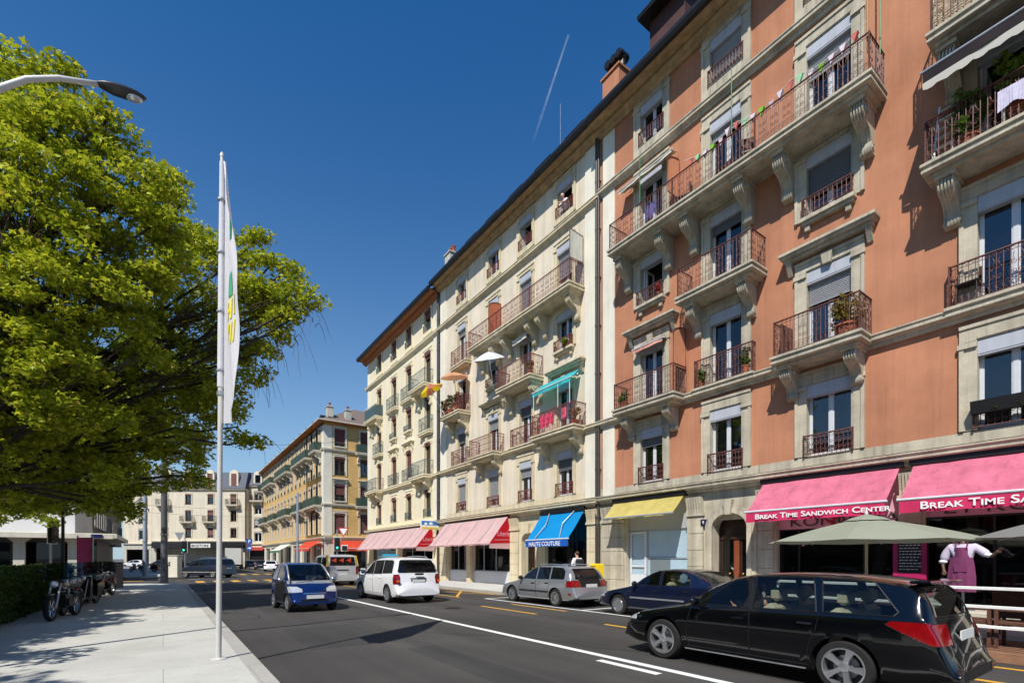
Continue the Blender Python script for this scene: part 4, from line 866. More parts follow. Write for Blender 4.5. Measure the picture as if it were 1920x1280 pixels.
# ------------------------------------------------------------------ modern blocks behind the trees on the left
M['concrete']=pm('grey_concrete',(150,146,140),.85,var=.12,scale=.8,bump=.2,streak=.15); M['dark_clad']=pm('dark_grey_cladding',(104,100,98),.7,var=.12,scale=.6,streak=.1); M['white_panel']=pm('white_panel',(214,214,216),.6,var=.04,scale=.6)
o=thing('office_building','dark grey office block with long window bands behind the trees','building',(-5.2,118,0),HALF+R(180))
o.rotation_euler=(0,0,R(90)); o.location=(-5.2,58,0)
mb=MB(); mb.box(0,38,0,12,3.4,21); mb.build('wall',M['dark_clad'],o)
for k in range(5):
    mb=MB(); z=4.6+3.3*k; mb.box(.4,37.6,-.05,-.002,z,z+1.7); w=mb.build('window_band',M['dark_glass'],o); mb=MB()
    for i in range(20): mb.box(.4+1.95*i,.5+1.95*i,-.10,-.051,z,z+1.7)
    mb.box(.4,37.6,-.16,-.051,z-.12,z-.002); mb.build('mullions',M['concrete'],w)
mb=MB(); mb.box(.5,37.5,1.0,12,.0,3.4); mb.build('ground_floor_wall',M['black_frame'],o)
o=thing('shop_pavilion','low pavilion with a white canopy slab on rounded brackets behind the hedge','building',(-26,45,0))
mb=MB(); mb.bbox(0,23.3,0,14,3.1,3.42,.02); mb.box(.1,23.1,-.02,-.001,3.06,3.38); mb.build('canopy',M['pilaster'],o)
for i,x in enumerate((13.0,15.2,17.9,20.6)): mb=MB(); mb.prism([(x,.1),(x+.55,.1),(x+.55,2.75),(x+.9,3.09),(x-.35,3.09),(x,2.75)],.6,1.0,'y'); mb.build('column',M['pilaster'],o)
mb=MB(); mb.box(0,22.0,2.6,13,.1,3.1); mb.build('wall',M['dark_clad'],o)
for x in (15.6,18.2,20.2): mb=MB(); mb.box(x,x+1.8,2.52,2.598,.5,2.8); mb.build('shop_window',M['dark_glass'],o)
mb=MB(); mb.bbox(21.9,22.5,-.08,-.03,3.12,3.36,.004); mb.build('street_name_plate',pm('deep_blue_enamel',(30,34,96),.3,var=0),o)
o=thing('billboard_wall','plain white wall standing above the pavilion canopy','wall',(-26,49,3.42)); mb=MB(); mb.box(10,20.6,0,.4,0,2.4); mb.build('panel',M['white_panel'],o); mb=MB(); mb.box(9.98,20.62,-.03,.43,2.4,2.5); mb.build('coping',M['concrete'],o)
o=thing('apartment_tower','tall pale grey block showing through gaps in the leaves','building',(-40,74,0))
spec=[(x,z) for x in (3,7,11,15,19,23) for z in (5,8.2,11.4,14.6,17.8,21,24.2)]
link('wall',wall_mesh(27,.1,28,[(x-.7,x+.7,z,z+1.6) for x,z in spec],[M['concrete'],M['room'],M['stone_grey']],D=10),o)
for x,z in spec: window(o,x,z,1.4,1.6,dict(stone=M['stone_grey'],iron=M['iron_dark']),sur=.12,head=.12,box=.2,drop=.3)

# office block across the street, outside the picture, met only as a dark reflection in panes and car paint
o=thing('office_building','dark office block opposite the terraced houses, showing only as a reflection in windows','building',(-22,-45,0),R(90))
mb=MB(); mb.box(0,84,0,10,.0,13.5); mb.build('wall',M['dark_clad'],o)
for k in range(4): mb=MB(); mb.box(.5,83.5,-.05,-.002,1.2+3.2*k,3.0+3.2*k); mb.build('window_band',M['dark_glass'],o)
# ------------------------------------------------------------------ maples along the left pavement, hedge
nr=np.random.default_rng(11)
def leaf_mesh(centres, n_each, spread, size, mat, name='crown', up=.55):
    """many folded leaves round every clump centre, each leaf its own island"""
    C=np.repeat(np.asarray(centres,dtype=float),n_each,axis=0); n=len(C)
    P=nr.normal(0,1,(n,3)); P/=np.linalg.norm(P,axis=1)[:,None]; P*=nr.random((n,1))**.45; P=C+P*np.array(spread)
    N=nr.normal(0,1,(n,3)); N[:,2]=np.abs(N[:,2])+up; N/=np.linalg.norm(N,axis=1)[:,None]
    T=np.cross(N,nr.normal(0,1,(n,3))); T/=np.linalg.norm(T,axis=1)[:,None]; B=np.cross(N,T)
    s=size*(.65+.7*nr.random((n,1)))
    # lobed leaf: stalk, three points, folded along the midrib
    V=np.stack([P-T*s*.45, P-T*s*.05+B*s*.55-N*s*.10, P+T*s*.12+B*s*.16, P+T*s*.62-N*s*.16, P+T*s*.12-B*s*.16, P-T*s*.05-B*s*.55-N*s*.10],axis=1).reshape(-1,3)
    me=bpy.data.meshes.new(name); me.vertices.add(len(V)); me.vertices.foreach_set('co',V.ravel())
    base=(np.arange(n)*6)[:,None]; q=np.concatenate([base+np.array([[0,1,2,3]]),base+np.array([[0,3,4,5]])],axis=1).reshape(-1)
    me.loops.add(n*8); me.loops.foreach_set('vertex_index',q.astype(np.int32))
    me.polygons.add(n*2); me.polygons.foreach_set('loop_start',(np.arange(n*2)*4).astype(np.int32)); me.polygons.foreach_set('loop_total',np.full(n*2,4,dtype=np.int32))
    me.materials.append(mat); me.update(calc_edges=True); me.validate(); return me
def curve_pts(a,b,sag,n=7,wob=.12):
    a,b=Vector(a),Vector(b); L=(b-a).length; out=[]
    for i in range(n+1):
        t=i/n; p=a.lerp(b,t); p.z+=sag*4*t*(1-t)
        if 0<i<n: p+=Vector((rnd.gauss(0,1),rnd.gauss(0,1),rnd.gauss(0,.6)))*wob*L/n
        out.append(p)
    return out
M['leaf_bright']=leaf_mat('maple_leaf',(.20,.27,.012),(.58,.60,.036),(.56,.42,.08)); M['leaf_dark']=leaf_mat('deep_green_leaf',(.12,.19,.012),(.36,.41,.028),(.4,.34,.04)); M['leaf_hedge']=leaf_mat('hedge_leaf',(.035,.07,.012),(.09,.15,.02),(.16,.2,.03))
M['twig']=pm('bare_twig',(92,74,66),.9,var=.15,scale=6)
def tree(label, base, fork, blobs, r0, leaf=.13, dens=330, mat='leaf_bright', droop=()):
    o=thing('maple_tree',label,'tree',base,group='maples along the left pavement'); b=Vector(base)
    mb=MB(); tp=curve_pts((0,0,-.1),fork,.0,6,.05); mb.tube(tp,[r0*1.35,r0*1.08]+[r0*(1-.07*i) for i in range(len(tp)-2)],10)
    mb.build('trunk',M['bark'],o,smooth=True)
    F=Vector(fork); clumps=[]; lm=MB(); tw=MB()
    for c,rad in blobs:
        c=Vector(c)-b; d=(c-F).length; k=max(.03,min(r0*.30,.018*d))
        st=tp[-1-rnd.randrange(0,3)] if d>2 else tp[-1]
        lp=curve_pts(st,c,rnd.uniform(.0,.10)*d,7,.16); lm.tube(lp,[k*(1-.8*i/7)+.012 for i in range(8)],6)
        m=max(4,int(15*rad*rad))
        for i in range(m):
            v=Vector((rnd.gauss(0,1),rnd.gauss(0,1),rnd.gauss(0,1))).normalized()*rad*rnd.random()**.38; v.z*=.85
            p=c+v; clumps.append(p)
            if i%2==0: q=lp[rnd.randrange(4,8)]; tw.tube(curve_pts(q,p,.05,3,.2),[.018,.014,.010,.006],4,caps=False)
    for a,z in droop:
        a=Vector(a)-b; z=Vector(z)-b
        for i in range(5):
            zz=z+Vector((rnd.gauss(0,.25),rnd.gauss(0,.25),rnd.gauss(0,.3))); tw.tube(curve_pts(a.lerp(z,.15*i),zz,.35,6,.10),[.012,.011,.010,.008,.007,.006,.004],4,caps=False)
    lm.build('limbs',M['bark'],o,smooth=True); tag(tw.build('twigs',M['twig'],o),kind='stuff')
    link('crown',leaf_mesh([tuple(c) for c in clumps],max(20,int(dens*.27)),(.44,.44,.24),leaf,M[mat]),o); return o
D_=at_depth
def B(*l,k=1.0): return [(D_(px,py,d*k),r*k) for px,py,d,r in l]
tree('large yellow-green maple nearest the street lamp, its crown filling the upper left corner',(-4.6,18.4,.12),(.1,0,4.4),
  B((25,155,11.5,.95),(75,150,11.6,.5),(125,150,11.6,.3),(95,215,11.4,.6),(50,270,11,1.2),(165,262,11.5,.8),(205,225,11.6,.3),(235,285,12,.62),(-70,230,11,1.8),(60,400,11,1.6),(190,385,11.5,1.25),(270,350,12,.7),(312,335,12.2,.32),(305,410,12.1,.6),(30,560,11,1.7),(180,530,11.5,1.4),(275,490,12,.9),(60,700,10.8,1.3),(-90,480,11,1.9),(-90,700,10.8,1.6),(40,840,11.6,.8),(130,785,11.6,.62),(210,790,11.8,.6),(190,895,12.2,.5),(20,900,11.8,.5),(265,660,12,.5),(60,950,13,.5),(190,945,13.4,.45),(245,960,14,.35),(-30,940,12.5,.6),k=1.14)+[(Vector(p),r) for p,r in (((-5,20,7),1.8),((-3.8,19.2,6),1.6),((-5.2,22,9),1.8),((-5.3,19.1,6),1.8),((-5,19.1,11),1.8),((-2.9,20.4,8),1.5))],.27)
tree('wide maple with a branch reaching out over the road behind the flagpole',(-5.6,23.2,.12),(.3,-.3,4.6),
  B((340,440,17,1.1),(345,375,17.2,.45),(395,465,17,.95),(300,580,17,1.9),(420,560,17,1.4),(462,480,17,.6),(488,445,17,.3),(500,545,16.5,.9),(545,550,16.3,.5),(583,560,16.2,.32),(355,690,17,1.8),(440,640,17,1.0),(290,770,17,1.8),(400,750,17,1.1),(445,800,17,.55),(478,825,17,.36),(340,850,17,.9),(250,870,17,1.2),(160,890,16,1.2),(385,895,16.5,.33),(250,930,16,.45),(90,920,16,.8),(320,905,16.5,.4),(520,625,16.6,.3),(520,590,16.5,.5),(540,510,16.5,.33),(470,560,16.8,.95),(490,660,16.8,.45),(505,500,16.6,.42),(470,700,16.8,.55),(545,600,16.3,.3))+[(Vector(p),r) for p,r in (((-4,26,7),1.9),((-2.5,27.5,8),1.9),((-5,28,9),1.9),((-3,25.5,5.4),1.4),((-1.2,24.5,5.6),1.2),((-4.5,23,6),1.9),((-5.7,22.2,8.2),2.0),((-3.1,29.5,6),1.9),((-5.2,28.2,9),2.0))],.25,.135,290,
  droop=[(D_(500,600,16.6),D_(535,700,16.6)),(D_(540,585,16.4),D_(572,690,16.4)),(D_(575,575,16.3),D_(600,640,16.3)),(D_(470,820,17),D_(500,860,17)),(D_(480,640,16.8),D_(510,760,16.8)),(D_(455,700,16.8),D_(490,740,16.8))])
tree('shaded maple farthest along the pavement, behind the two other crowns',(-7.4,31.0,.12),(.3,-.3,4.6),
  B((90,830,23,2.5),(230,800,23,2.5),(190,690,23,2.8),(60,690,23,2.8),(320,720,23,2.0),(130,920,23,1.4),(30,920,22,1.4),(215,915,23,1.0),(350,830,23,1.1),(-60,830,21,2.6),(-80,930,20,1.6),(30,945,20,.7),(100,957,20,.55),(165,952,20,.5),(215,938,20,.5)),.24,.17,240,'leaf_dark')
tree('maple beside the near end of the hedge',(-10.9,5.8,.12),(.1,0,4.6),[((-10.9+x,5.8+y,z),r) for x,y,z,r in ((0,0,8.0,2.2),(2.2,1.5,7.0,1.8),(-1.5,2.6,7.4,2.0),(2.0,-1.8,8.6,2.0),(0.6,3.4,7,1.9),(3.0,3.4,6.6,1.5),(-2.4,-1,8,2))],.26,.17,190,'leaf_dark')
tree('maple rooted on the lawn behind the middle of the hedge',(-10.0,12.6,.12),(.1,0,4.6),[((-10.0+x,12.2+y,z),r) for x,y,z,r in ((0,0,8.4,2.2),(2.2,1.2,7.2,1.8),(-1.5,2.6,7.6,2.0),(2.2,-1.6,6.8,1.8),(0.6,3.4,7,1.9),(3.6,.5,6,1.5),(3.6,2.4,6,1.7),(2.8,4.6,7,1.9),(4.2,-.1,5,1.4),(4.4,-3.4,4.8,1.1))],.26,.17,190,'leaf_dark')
# clipped hedge: inner woody mass with leaves all over it
hd=thing('hedge','clipped dark green hedge along the back of the left pavement','hedge',(-3.5,14.5,.12))
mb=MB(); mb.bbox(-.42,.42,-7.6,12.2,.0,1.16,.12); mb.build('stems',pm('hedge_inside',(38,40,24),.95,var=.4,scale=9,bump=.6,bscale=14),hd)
cl=[]
for i in range(5200):
    y=rnd.uniform(-7.7,12.3); f=rnd.random()
    if f<.5: cl.append((.44+rnd.gauss(0,.03),y,rnd.uniform(.05,1.2)))
    elif f<.9: cl.append((rnd.uniform(-.45,.45),y,1.2+rnd.gauss(0,.03)))
    else: cl.append((-.44,y,rnd.uniform(.05,1.2)))
for i in range(120): cl.append((rnd.uniform(-.4,.4),12.25,rnd.uniform(.05,1.2)))
link('leaves',leaf_mesh(cl,9,(.13,.13,.10),.085,M['leaf_hedge'],'leaves',.1),hd)
# ------------------------------------------------------------------ cars: lofted shell, wheel arches cut out, panes, doors and lamps split off along their own outlines
def paint(name,col,metal=.0,rough=.28,crough=.06): 
    m=pm(name,col,rough,metal,var=.05,scale=2.2,coat=.9,spec=.5); m.node_tree.nodes['Principled BSDF'].inputs['Coat Roughness'].default_value=crough; return m
def sstep(t): t=max(0,min(1,t)); return t*t*(3-2*t)
def interp(pts,s):
    if s<=pts[0][0]: return pts[0][1]
    for a,c in zip(pts,pts[1:]):
        if s<=c[0]: return a[1]+(c[1]-a[1])*(s-a[0])/max(1e-6,c[0]-a[0])
    return pts[-1][1]
def inside(poly,x,y):
    r=False; n=len(poly)
    for i in range(n):
        x1,y1=poly[i]; x2,y2=poly[i-1]
        if (y1>y)!=(y2>y) and x<(x2-x1)*(y-y1)/(y2-y1)+x1: r=not r
    return r
def car_shell(sp):
    L,Wd,H=sp['L'],sp['W'],sp['H']; top=sp['top']; P=[]
    for a,c in zip(top,top[1:]):
        d=math.hypot(c[0]-a[0],c[1]-a[1]); k=max(1,int(d/.055))
        for i in range(k): P.append([a[0]+(c[0]-a[0])*i/k,a[1]+(c[1]-a[1])*i/k])
    P.append(list(top[-1]))
    for _ in range(sp.get('smooth',4)):
        Q=[p[:] for p in P]
        for i in range(1,len(P)-1): P[i]=[.25*Q[i-1][j]+.5*Q[i][j]+.25*Q[i+1][j] for j in (0,1)]
    for i in range(1,len(P)): P[i][0]=max(P[i][0],P[i-1][0]+.0015)
    rings=[]; tum=sp.get('tumble',.2); pf,pr=sp.get('plan',((.62,.20),(.55,.14)))
    for iP,(s,zt) in enumerate(P):
        a_,c_=P[max(0,iP-1)],P[min(len(P)-1,iP+1)]; slope=min(5,abs(c_[1]-a_[1])/max(.004,c_[0]-a_[0])); dr=min(.05+.065*slope,sp.get('round',.30))
        w=Wd/2
        if s<pf[0]: w*=1-pf[1]*(1-s/pf[0])**2.4
        if L-s<pr[0]: w*=1-pr[1]*(1-(L-s)/pr[0])**2.4
        belt=interp(sp['belt'],s); z0=interp(sp.get('under',((0,.24),(.4,.19),(L-.5,.2),(L,.30))),s)
        gh=max(0,min(1,(zt-belt)/(H-belt))); g=sstep((zt-belt)/.30)
        zs=min(belt,max(zt-dr,z0+.12)); wr=w*(.965-tum*gh); ed=.075+.5*max(0,min(.22,dr-.12))
        hs=zs-z0
        low=[(0,z0),(.78*w,z0),(.93*w,z0+.035),(.975*w,z0+.12*hs+.03),(.992*w,z0+.35*hs),(1.0*w,z0+.60*hs),(.992*w,z0+.80*hs),(.978*w,zs-.03*hs-.01),(.962*w,zs)]
        bn=[(k*.962*w,zs+(zt-zs)*(1-k**2.6)) for k in (.985,.95,.90,.80,.62,.36,0)]
        b0=(.962*w,zs); t0=(wr,zt-ed)
        gr=[(b0[0]+(t0[0]-b0[0])*f,b0[1]+(t0[1]-b0[1])*f) for f in (.12,.5,.88)]+[(wr*.985,zt-ed*.6),(.88*wr,zt-ed*.21),(.5*wr,zt-ed*.04),(0,zt)]
        up=[(a[0]*(1-g)+c[0]*g,a[1]*(1-g)+c[1]*g) for a,c in zip(bn,gr)]
        half=low+up; ring=[(L/2-s,y,z) for y,z in half]+[(L/2-s,-y,z) for y,z in half[-2:0:-1]]; rings.append(ring)
    n=len(rings[0]); v=[p for r in rings for p in r]; f=[]
    for i in range(len(rings)-1):
        for q in range(n):
            q2=(q+1)%n; f.append((i*n+q,i*n+q2,(i+1)*n+q2,(i+1)*n+q))
    f.append(tuple(range(n-1,-1,-1))); f.append(tuple((len(rings)-1)*n+q for q in range(n)))
    return v,f
def wheel_meshes(r,w,style):
    def mk():
        mb=MB(); k=.67 if style!='big' else .72
        mb.lathe([(r*k,-w/2),(r*.93,-w/2),(r*.985,-w*.38),(r,-w*.25),(r,w*.25),(r*.985,w*.38),(r*.93,w/2),(r*k,w/2)],(0,0,0),'y',32,caps=False); ty=mb.mesh('tyre',M['rubber'],40)
        mb=MB(); ro=r*k
        mb.lathe([(ro,-w/2),(ro+.006,-w/2-.008),(ro-.012,-w/2-.010),(ro-.022,-w*.28),(ro-.022,w/2)],(0,0,0),'y',32,caps=False)
        if style=='cap':
            mb.lathe([(ro-.02,-w*.34),(ro*.8,-w*.46),(ro*.3,-w*.5),(.01,-w*.5)],(0,0,0),'y',28,caps=False)
            for i in range(8):
                a=2*math.pi*i/8; c,s_=math.cos(a),math.sin(a); mb.tube([(c*ro*.62,-w*.5,s_*ro*.62),(c*ro*.82,-w*.47,s_*ro*.82)],.018,4,m=1)
        else:
            nsp=5 if style in('five','big') else 10; hw=.034 if nsp==5 else .014
            for i in range(nsp):
                a=2*math.pi*i/nsp+.31; c,s_=math.cos(a),math.sin(a); T=Matrix(((c,0,-s_,0),(0,1,0,0),(s_,0,c,0),(0,0,0,1)))
                t=MB(); t.prism([(.04,-hw*.9),(ro*.5,-hw*.78),(ro-.015,-hw*1.35),(ro-.015,hw*1.35),(ro*.5,hw*.78),(.04,hw*.9)],-.5*w,-.30*w,'y')
                t.v=[(x,y+(x/ro)*-.01+(.02 if abs(x)<.05 else 0),z) for x,y,z in t.v]; mb.add(t,T)
            mb.lathe([(.065,-w*.30),(.06,-w*.47),(.035,-w*.5),(.01,-w*.5)],(0,0,0),'y',14)
            mb.lathe([(ro*.62,-w*.05),(ro*.62,-w*.02)],(0,0,0),'y',24,m=1)      # brake disc
        mb.lathe([(ro-.023,.0),(ro-.023,.02)],(0,0,0),'y',24,m=2)
        rm=mb.mesh('rim',[M['alloy'],M['steel'],M['black']],35); return ty,rm
    return cached(('wh',round(r,3),round(w,3),style),mk)
def build_car(name,label,loc,heading,sp,mat,group=None):
    L,Wd=sp['L'],sp['W']; root=thing(name,label,'car',loc,heading,group); glass=M[sp.get('glass','car_glass')]
    v,f=car_shell(sp); me=bpy.data.meshes.new('shell'); me.from_pydata(v,[],f)
    bm=bmesh.new(); bm.from_mesh(me); bmesh.ops.recalc_face_normals(bm,faces=bm.faces); bm.to_mesh(me); bm.free(); me.materials.append(mat); me.materials.append(M['black'])
    ob=link('shell',me); wr=sp['wheel']; hubs=sp['hubs']
    cm=MB(); AG=sp.get('arch',.055)
    for s in hubs:
        for sd in (-1,1): cm.lathe([(wr+AG,sd*(Wd/2-.34)),(wr+AG,sd*(Wd/2+.2))] if sd>0 else [(wr+AG,-(Wd/2+.2)),(wr+AG,-(Wd/2-.34))],(L/2-s,0,wr),'y',36,m=1)
    cu=cm.build('cut',[mat,M['black']]); md=ob.modifiers.new('b','BOOLEAN'); md.operation='DIFFERENCE'; md.object=cu; md.solver='EXACT'
    res=bpy.data.meshes.new_from_object(ob.evaluated_get(bpy.context.evaluated_depsgraph_get()))
    for o in (ob,cu): d=o.data; bpy.data.objects.remove(o); bpy.data.meshes.remove(d)
    bm=bmesh.new(); bm.from_mesh(res); bm.faces.ensure_lookup_table()
    def cut(poly,axes,test):
        """axes 0: side outline in (s,z); 1: end outline in (y,z)"""
        us=[p[0] for p in poly]; zs=[p[1] for p in poly]
        for i in range(len(poly)):
            a,c=poly[i-1],poly[i]; fs=[]
            for fc in bm.faces:
                q=fc.calc_center_median(); r=max((vv.co-q).length for vv in fc.verts); u=L/2-q.x if axes==0 else q.y
                if test(q,fc.normal) and min(us)-r<u<max(us)+r and min(zs)-r<q.z<max(zs)+r: fs.append(fc)
            ge=set(fs)|{e for fc in fs for e in fc.edges}|{vv for fc in fs for vv in fc.verts}
            du,dz=c[0]-a[0],c[1]-a[1]
            if axes==0: co=(L/2-a[0],0,a[1]); no=(dz,0,du)
            else: co=(0,a[0],a[1]); no=(0,dz,-du)
            bmesh.ops.bisect_plane(bm,geom=list(ge),dist=1e-5,plane_co=co,plane_no=no)
    parts=[]
    for nm,poly,pm_ in sp['side']: parts.append((nm,poly,0,pm_))
    for nm,poly,pm_,end in sp['ends']: parts.append((nm,poly,1 if end=='f' else 2,pm_))
    def tests(ax):
        if ax==0: return lambda q,n: abs(q.y)>Wd*.24 and abs(n.y)>.25
        if ax==1: return lambda q,n: n.x>.2 and q.x>0
        return lambda q,n: n.x<-.3 and q.x<0
    for nm,poly,ax,pm_ in parts: cut(poly,0 if ax==0 else 1,tests(ax))
    groups={}; bm.normal_update()
    for fc in bm.faces:
        q=fc.calc_center_median(); key=None
        if fc.material_index==0:
            for k,(nm,poly,ax,pm_) in enumerate(parts):
                u=L/2-q.x if ax==0 else q.y
                if tests(ax)(q,fc.normal) and inside(poly,u,q.z): key=(k,(1 if q.y>0 else -1) if ax==0 else 0); break
        groups.setdefault(key,[]).append(fc)
    def emit(nm,faces,mats,edge_r=0,edge_m=1):
        idx={}; vs=[]; fs=[]; mi=[]; sm=[]; ec={}
        for fc in faces:
            t=[]
            for vv in fc.verts:
                if vv.index not in idx: idx[vv.index]=len(vs); vs.append(tuple(vv.co))
                t.append(idx[vv.index])
            fs.append(tuple(t)); mi.append(fc.material_index if edge_r==0 and nm=='body' else 0); sm.append(True)
            if edge_r:
                for e in fc.edges: ec.setdefault(e,0); ec[e]+=1
        if edge_r:
            t=MB()
            for e,c in ec.items():
                if c==1:
                    a,b_=[vv.co+vv.normal*.0015 for vv in e.verts]; t.tube([a,b_],edge_r,4,caps=False)
            n0=len(vs); vs+=t.v; fs+=[tuple(i+n0 for i in q) for q in t.f]; mi+=[edge_m]*len(t.f); sm+=[False]*len(t.f)
        m=bpy.data.meshes.new(nm); m.from_pydata(vs,[],fs)
        for x in mats: m.materials.append(x)
        m.polygons.foreach_set('material_index',mi); m.polygons.foreach_set('use_smooth',sm); m.set_sharp_from_angle(angle=R(38)); m.update(); return link(nm,m,root)
    bm.verts.index_update(); doors=[]
    for key,faces in groups.items():
        if key is None: emit('body',faces,[mat,M['black']]); continue
        nm,poly,ax,pm_=parts[key[0]]
        mm=pm_ if pm_ is not None else mat
        er=.004 if nm in('door','bonnet','tailgate') else (.008 if 'window' in nm or 'wind' in nm else .004)
        o=emit(nm,faces,[glass if mm=='glass' else mm,M['black']],er)
        if nm=='door': doors.append((o,key[1],poly))
    bm.free(); bpy.data.meshes.remove(res)
    ty,rm=wheel_meshes(wr,sp.get('tw',.20),sp.get('rim','five'))
    for s in hubs:
        for sd in (-1,1):
            w=link('wheel',ty,root,(L/2-s,sd*(Wd/2-.115),wr),(0,0,0 if sd<0 else math.pi)); link('rim',rm,w,(0,0,0),(0,rnd.uniform(0,6),0))
    # wing mirrors, door handles, plates
    ms=sp['mirror']
    for sd in (-1,1):
        mb=MB(); mb.blob((L/2-ms[0],sd*(Wd/2+.07),ms[1]),(.055,.11,.075),10,6); mb.box(L/2-ms[0]-.03,L/2-ms[0]+.03,min(sd*(Wd/2-.06),sd*(Wd/2+.0)),max(sd*(Wd/2-.06),sd*(Wd/2)),ms[1]-.07,ms[1]-.03); mb.build('mirror',sp.get('mirror_mat') or mat,root,smooth=True)
    for o,sd,poly in doors:
        s1=max(p[0] for p in poly)-.16; z=interp(sp['belt'],s1)-.13; y=sd*(Wd/2*.985+.006); mb=MB(); mb.bbox(L/2-s1-.09,L/2-s1+.09,y-.015,y+.02,z-.018,z+.018,.008); mb.build('handle',sp.get('handle_mat') or mat,o)
    for end,(z,x) in sp['plates'].items():
        mb=MB(); xx=L/2-x; mb.box(xx-.008,xx+.008,-.26 if end=='f' else -.25,.26 if end=='f' else .25,z-.055,z+.055); mb.build('number_plate',M['plate'],root)
    if sp.get('trim'):
        for sd in (-1,1):
            z,s0,s1,mt=sp['trim']; mb=MB(); y=sd*(Wd/2+.004); mb.bbox(L/2-s1,L/2-s0,y-.012,y+.012,z-.022,z+.022,.006); mb.build('side_trim',mt,root)
    if sp.get('rails'):
        s0,s1,y,z=sp['rails']
        for sd in (-1,1): mb=MB(); mb.tube([(L/2-s0,sd*y,z-.05),(L/2-s0-.1,sd*y,z),(L/2-(s0+s1)/2,sd*y,z+.02),(L/2-s1+.1,sd*y,z-.005),(L/2-s1,sd*y,z-.05)],.016,6); mb.build('roof_rail',sp.get('rail_mat') or M['steel'],root,smooth=True)
    if sp.get('seats'):
        for (s,y,fm) in sp['seats']:
            mb=MB(); x=L/2-s; mb.bbox(x-.25,x+.25,y-.25,y+.25,.30,.52,.05); mb.bbox(x-.33,x-.17,y-.25,y+.25,.45,1.02,.06); o=mb.build('seat',fm,root); mb=MB(); mb.bbox(x-.33,x-.22,y-.13,y+.13,1.05,1.24,.04); mb.build('headrest',fm,o)
    if sp.get('dash'):
        mb=MB(); x=L/2-sp['dash']; mb.bbox(x-.12,x+.3,-Wd*.42,Wd*.42,.55,.86,.06); mb.build('dashboard',M['black'],root)
        mb=MB(); mb.tube([(x-.2+.06*math.sin(a),.36+.18*math.cos(a),.84+.17*math.sin(a)) for a in [2*math.pi*i/16 for i in range(16)]],.014,6,closed=True); mb.tube([(x-.2,.2,.84),(x-.2,.52,.84)],.014,5); mb.build('steering_wheel',M['black'],root)
    mb=MB(); mb.box(-L/2+.35,L/2-.5,-Wd*.36,Wd*.36,.22,.30); mb.build('floor_pan',M['black'],root)
    return root
def quad(a,b,c,d): return [a,b,c,d]
LEATHER=pm('cream_leather',(214,204,176),.5,var=.06,scale=6); GREYSEAT=pm('grey_seat_cloth',(70,72,76),.9,var=.1,scale=8)
HALF90=R(90)
# black estate, nearest
P_black=paint('black_car_paint',(5,6,9),.0,.2,.04)
P_black.node_tree.nodes['Principled BSDF'].inputs['Specular IOR Level'].default_value=.25
legacy=dict(L=4.68,W=1.73,H=1.47,round=.17,wheel=.325,tw=.215,rim='big',hubs=(.95,3.62),
  top=[(0,.40),(.02,.56),(.10,.66),(.35,.77),(.8,.86),(1.28,.945),(1.75,1.22),(2.12,1.395),(2.5,1.45),(3.0,1.465),(3.6,1.445),(4.05,1.395),(4.28,1.35),(4.45,1.08),(4.53,.90),(4.58,.70),(4.65,.62),(4.68,.52),(4.68,.42)],
  belt=[(0,.70),(1.2,.90),(2.5,.935),(4.0,.975),(4.68,1.0)],tumble=.235,
  side=[('side_window',[(1.62,.955),(1.80,1.10),(2.12,1.32),(2.36,1.395),(2.40,.955)],'glass'),('side_window',[(2.47,.96),(2.44,1.40),(3.20,1.405),(3.30,.975)],'glass'),('side_window',[(3.38,.98),(3.30,1.40),(3.88,1.37),(4.16,1.04),(4.12,.995)],'glass'),
   ('door',[(1.45,.30),(1.40,.60),(1.50,.915),(2.43,.94),(2.43,.30)],None),('door',[(2.44,.30),(2.44,.94),(3.34,.96),(3.30,.72),(3.22,.55),(3.20,.30)],None),
   ('tail_light',[(4.04,.90),(4.10,.945),(4.34,.95),(4.70,.93),(4.70,.70),(4.46,.70),(4.2,.82)],M['red_lens']),('headlight',[(.06,.60),(.10,.69),(.45,.78),(.48,.74),(.25,.63)],M['clear_lens'])],
  ends=[('windscreen',[(-.70,.93),(-.55,1.385),(.55,1.385),(.70,.93)],'glass','f'),('rear_window',[(-.62,1.0),(-.50,1.315),(.50,1.315),(.62,1.0)],'glass','r'),('tail_light',[(.50,.70),(.46,.93),(.95,.93),(.95,.70)],M['red_lens'],'r'),('tail_light',[(-.95,.70),(-.95,.93),(-.46,.93),(-.50,.70)],M['red_lens'],'r'),
   ('headlight',[(.45,.60),(.45,.68),(.86,.74),(.86,.60)],M['clear_lens'],'f'),('headlight',[(-.86,.60),(-.86,.74),(-.45,.68),(-.45,.60)],M['clear_lens'],'f'),('grille',[(-.34,.55),(-.38,.66),(.38,.66),(.34,.55)],M['black'],'f'),('bumper_insert',[(-.55,.32),(-.55,.42),(.55,.42),(.55,.32)],M['black'],'r'),('tailgate',[(-.56,.60),(-.60,.97),(.60,.97),(.56,.60)],None,'r')],
  mirror=(1.62,1.0),plates={'r':(.78,4.575),'f':(.42,-.01)},dash=1.55,seats=[(2.35,.38,LEATHER),(2.35,-.38,LEATHER),(3.2,.38,LEATHER),(3.2,-.38,LEATHER)])
black_car=build_car('estate_car','glossy black estate car driving away in the near lane',(7.62,3.86,0),HALF90,legacy,P_black)
# wiper, exhaust and sill strip of the black estate
mb=MB(); mb.tube([(-2.20,.05,1.03),(-2.13,-.30,1.12)],.012,4); mb.build('rear_wiper',M['black'],black_car)
mb=MB(); mb.bbox(-2.06,-1.86,-.60,.60,1.36,1.395,.012); mb.build('spoiler',P_black,black_car)
for sd in (-1,1): mb=MB(); mb.box(-.85,.95,min(sd*.845,sd*.858),max(sd*.845,sd*.858),.235,.25); mb.build('sill_strip',M['steel'],black_car)
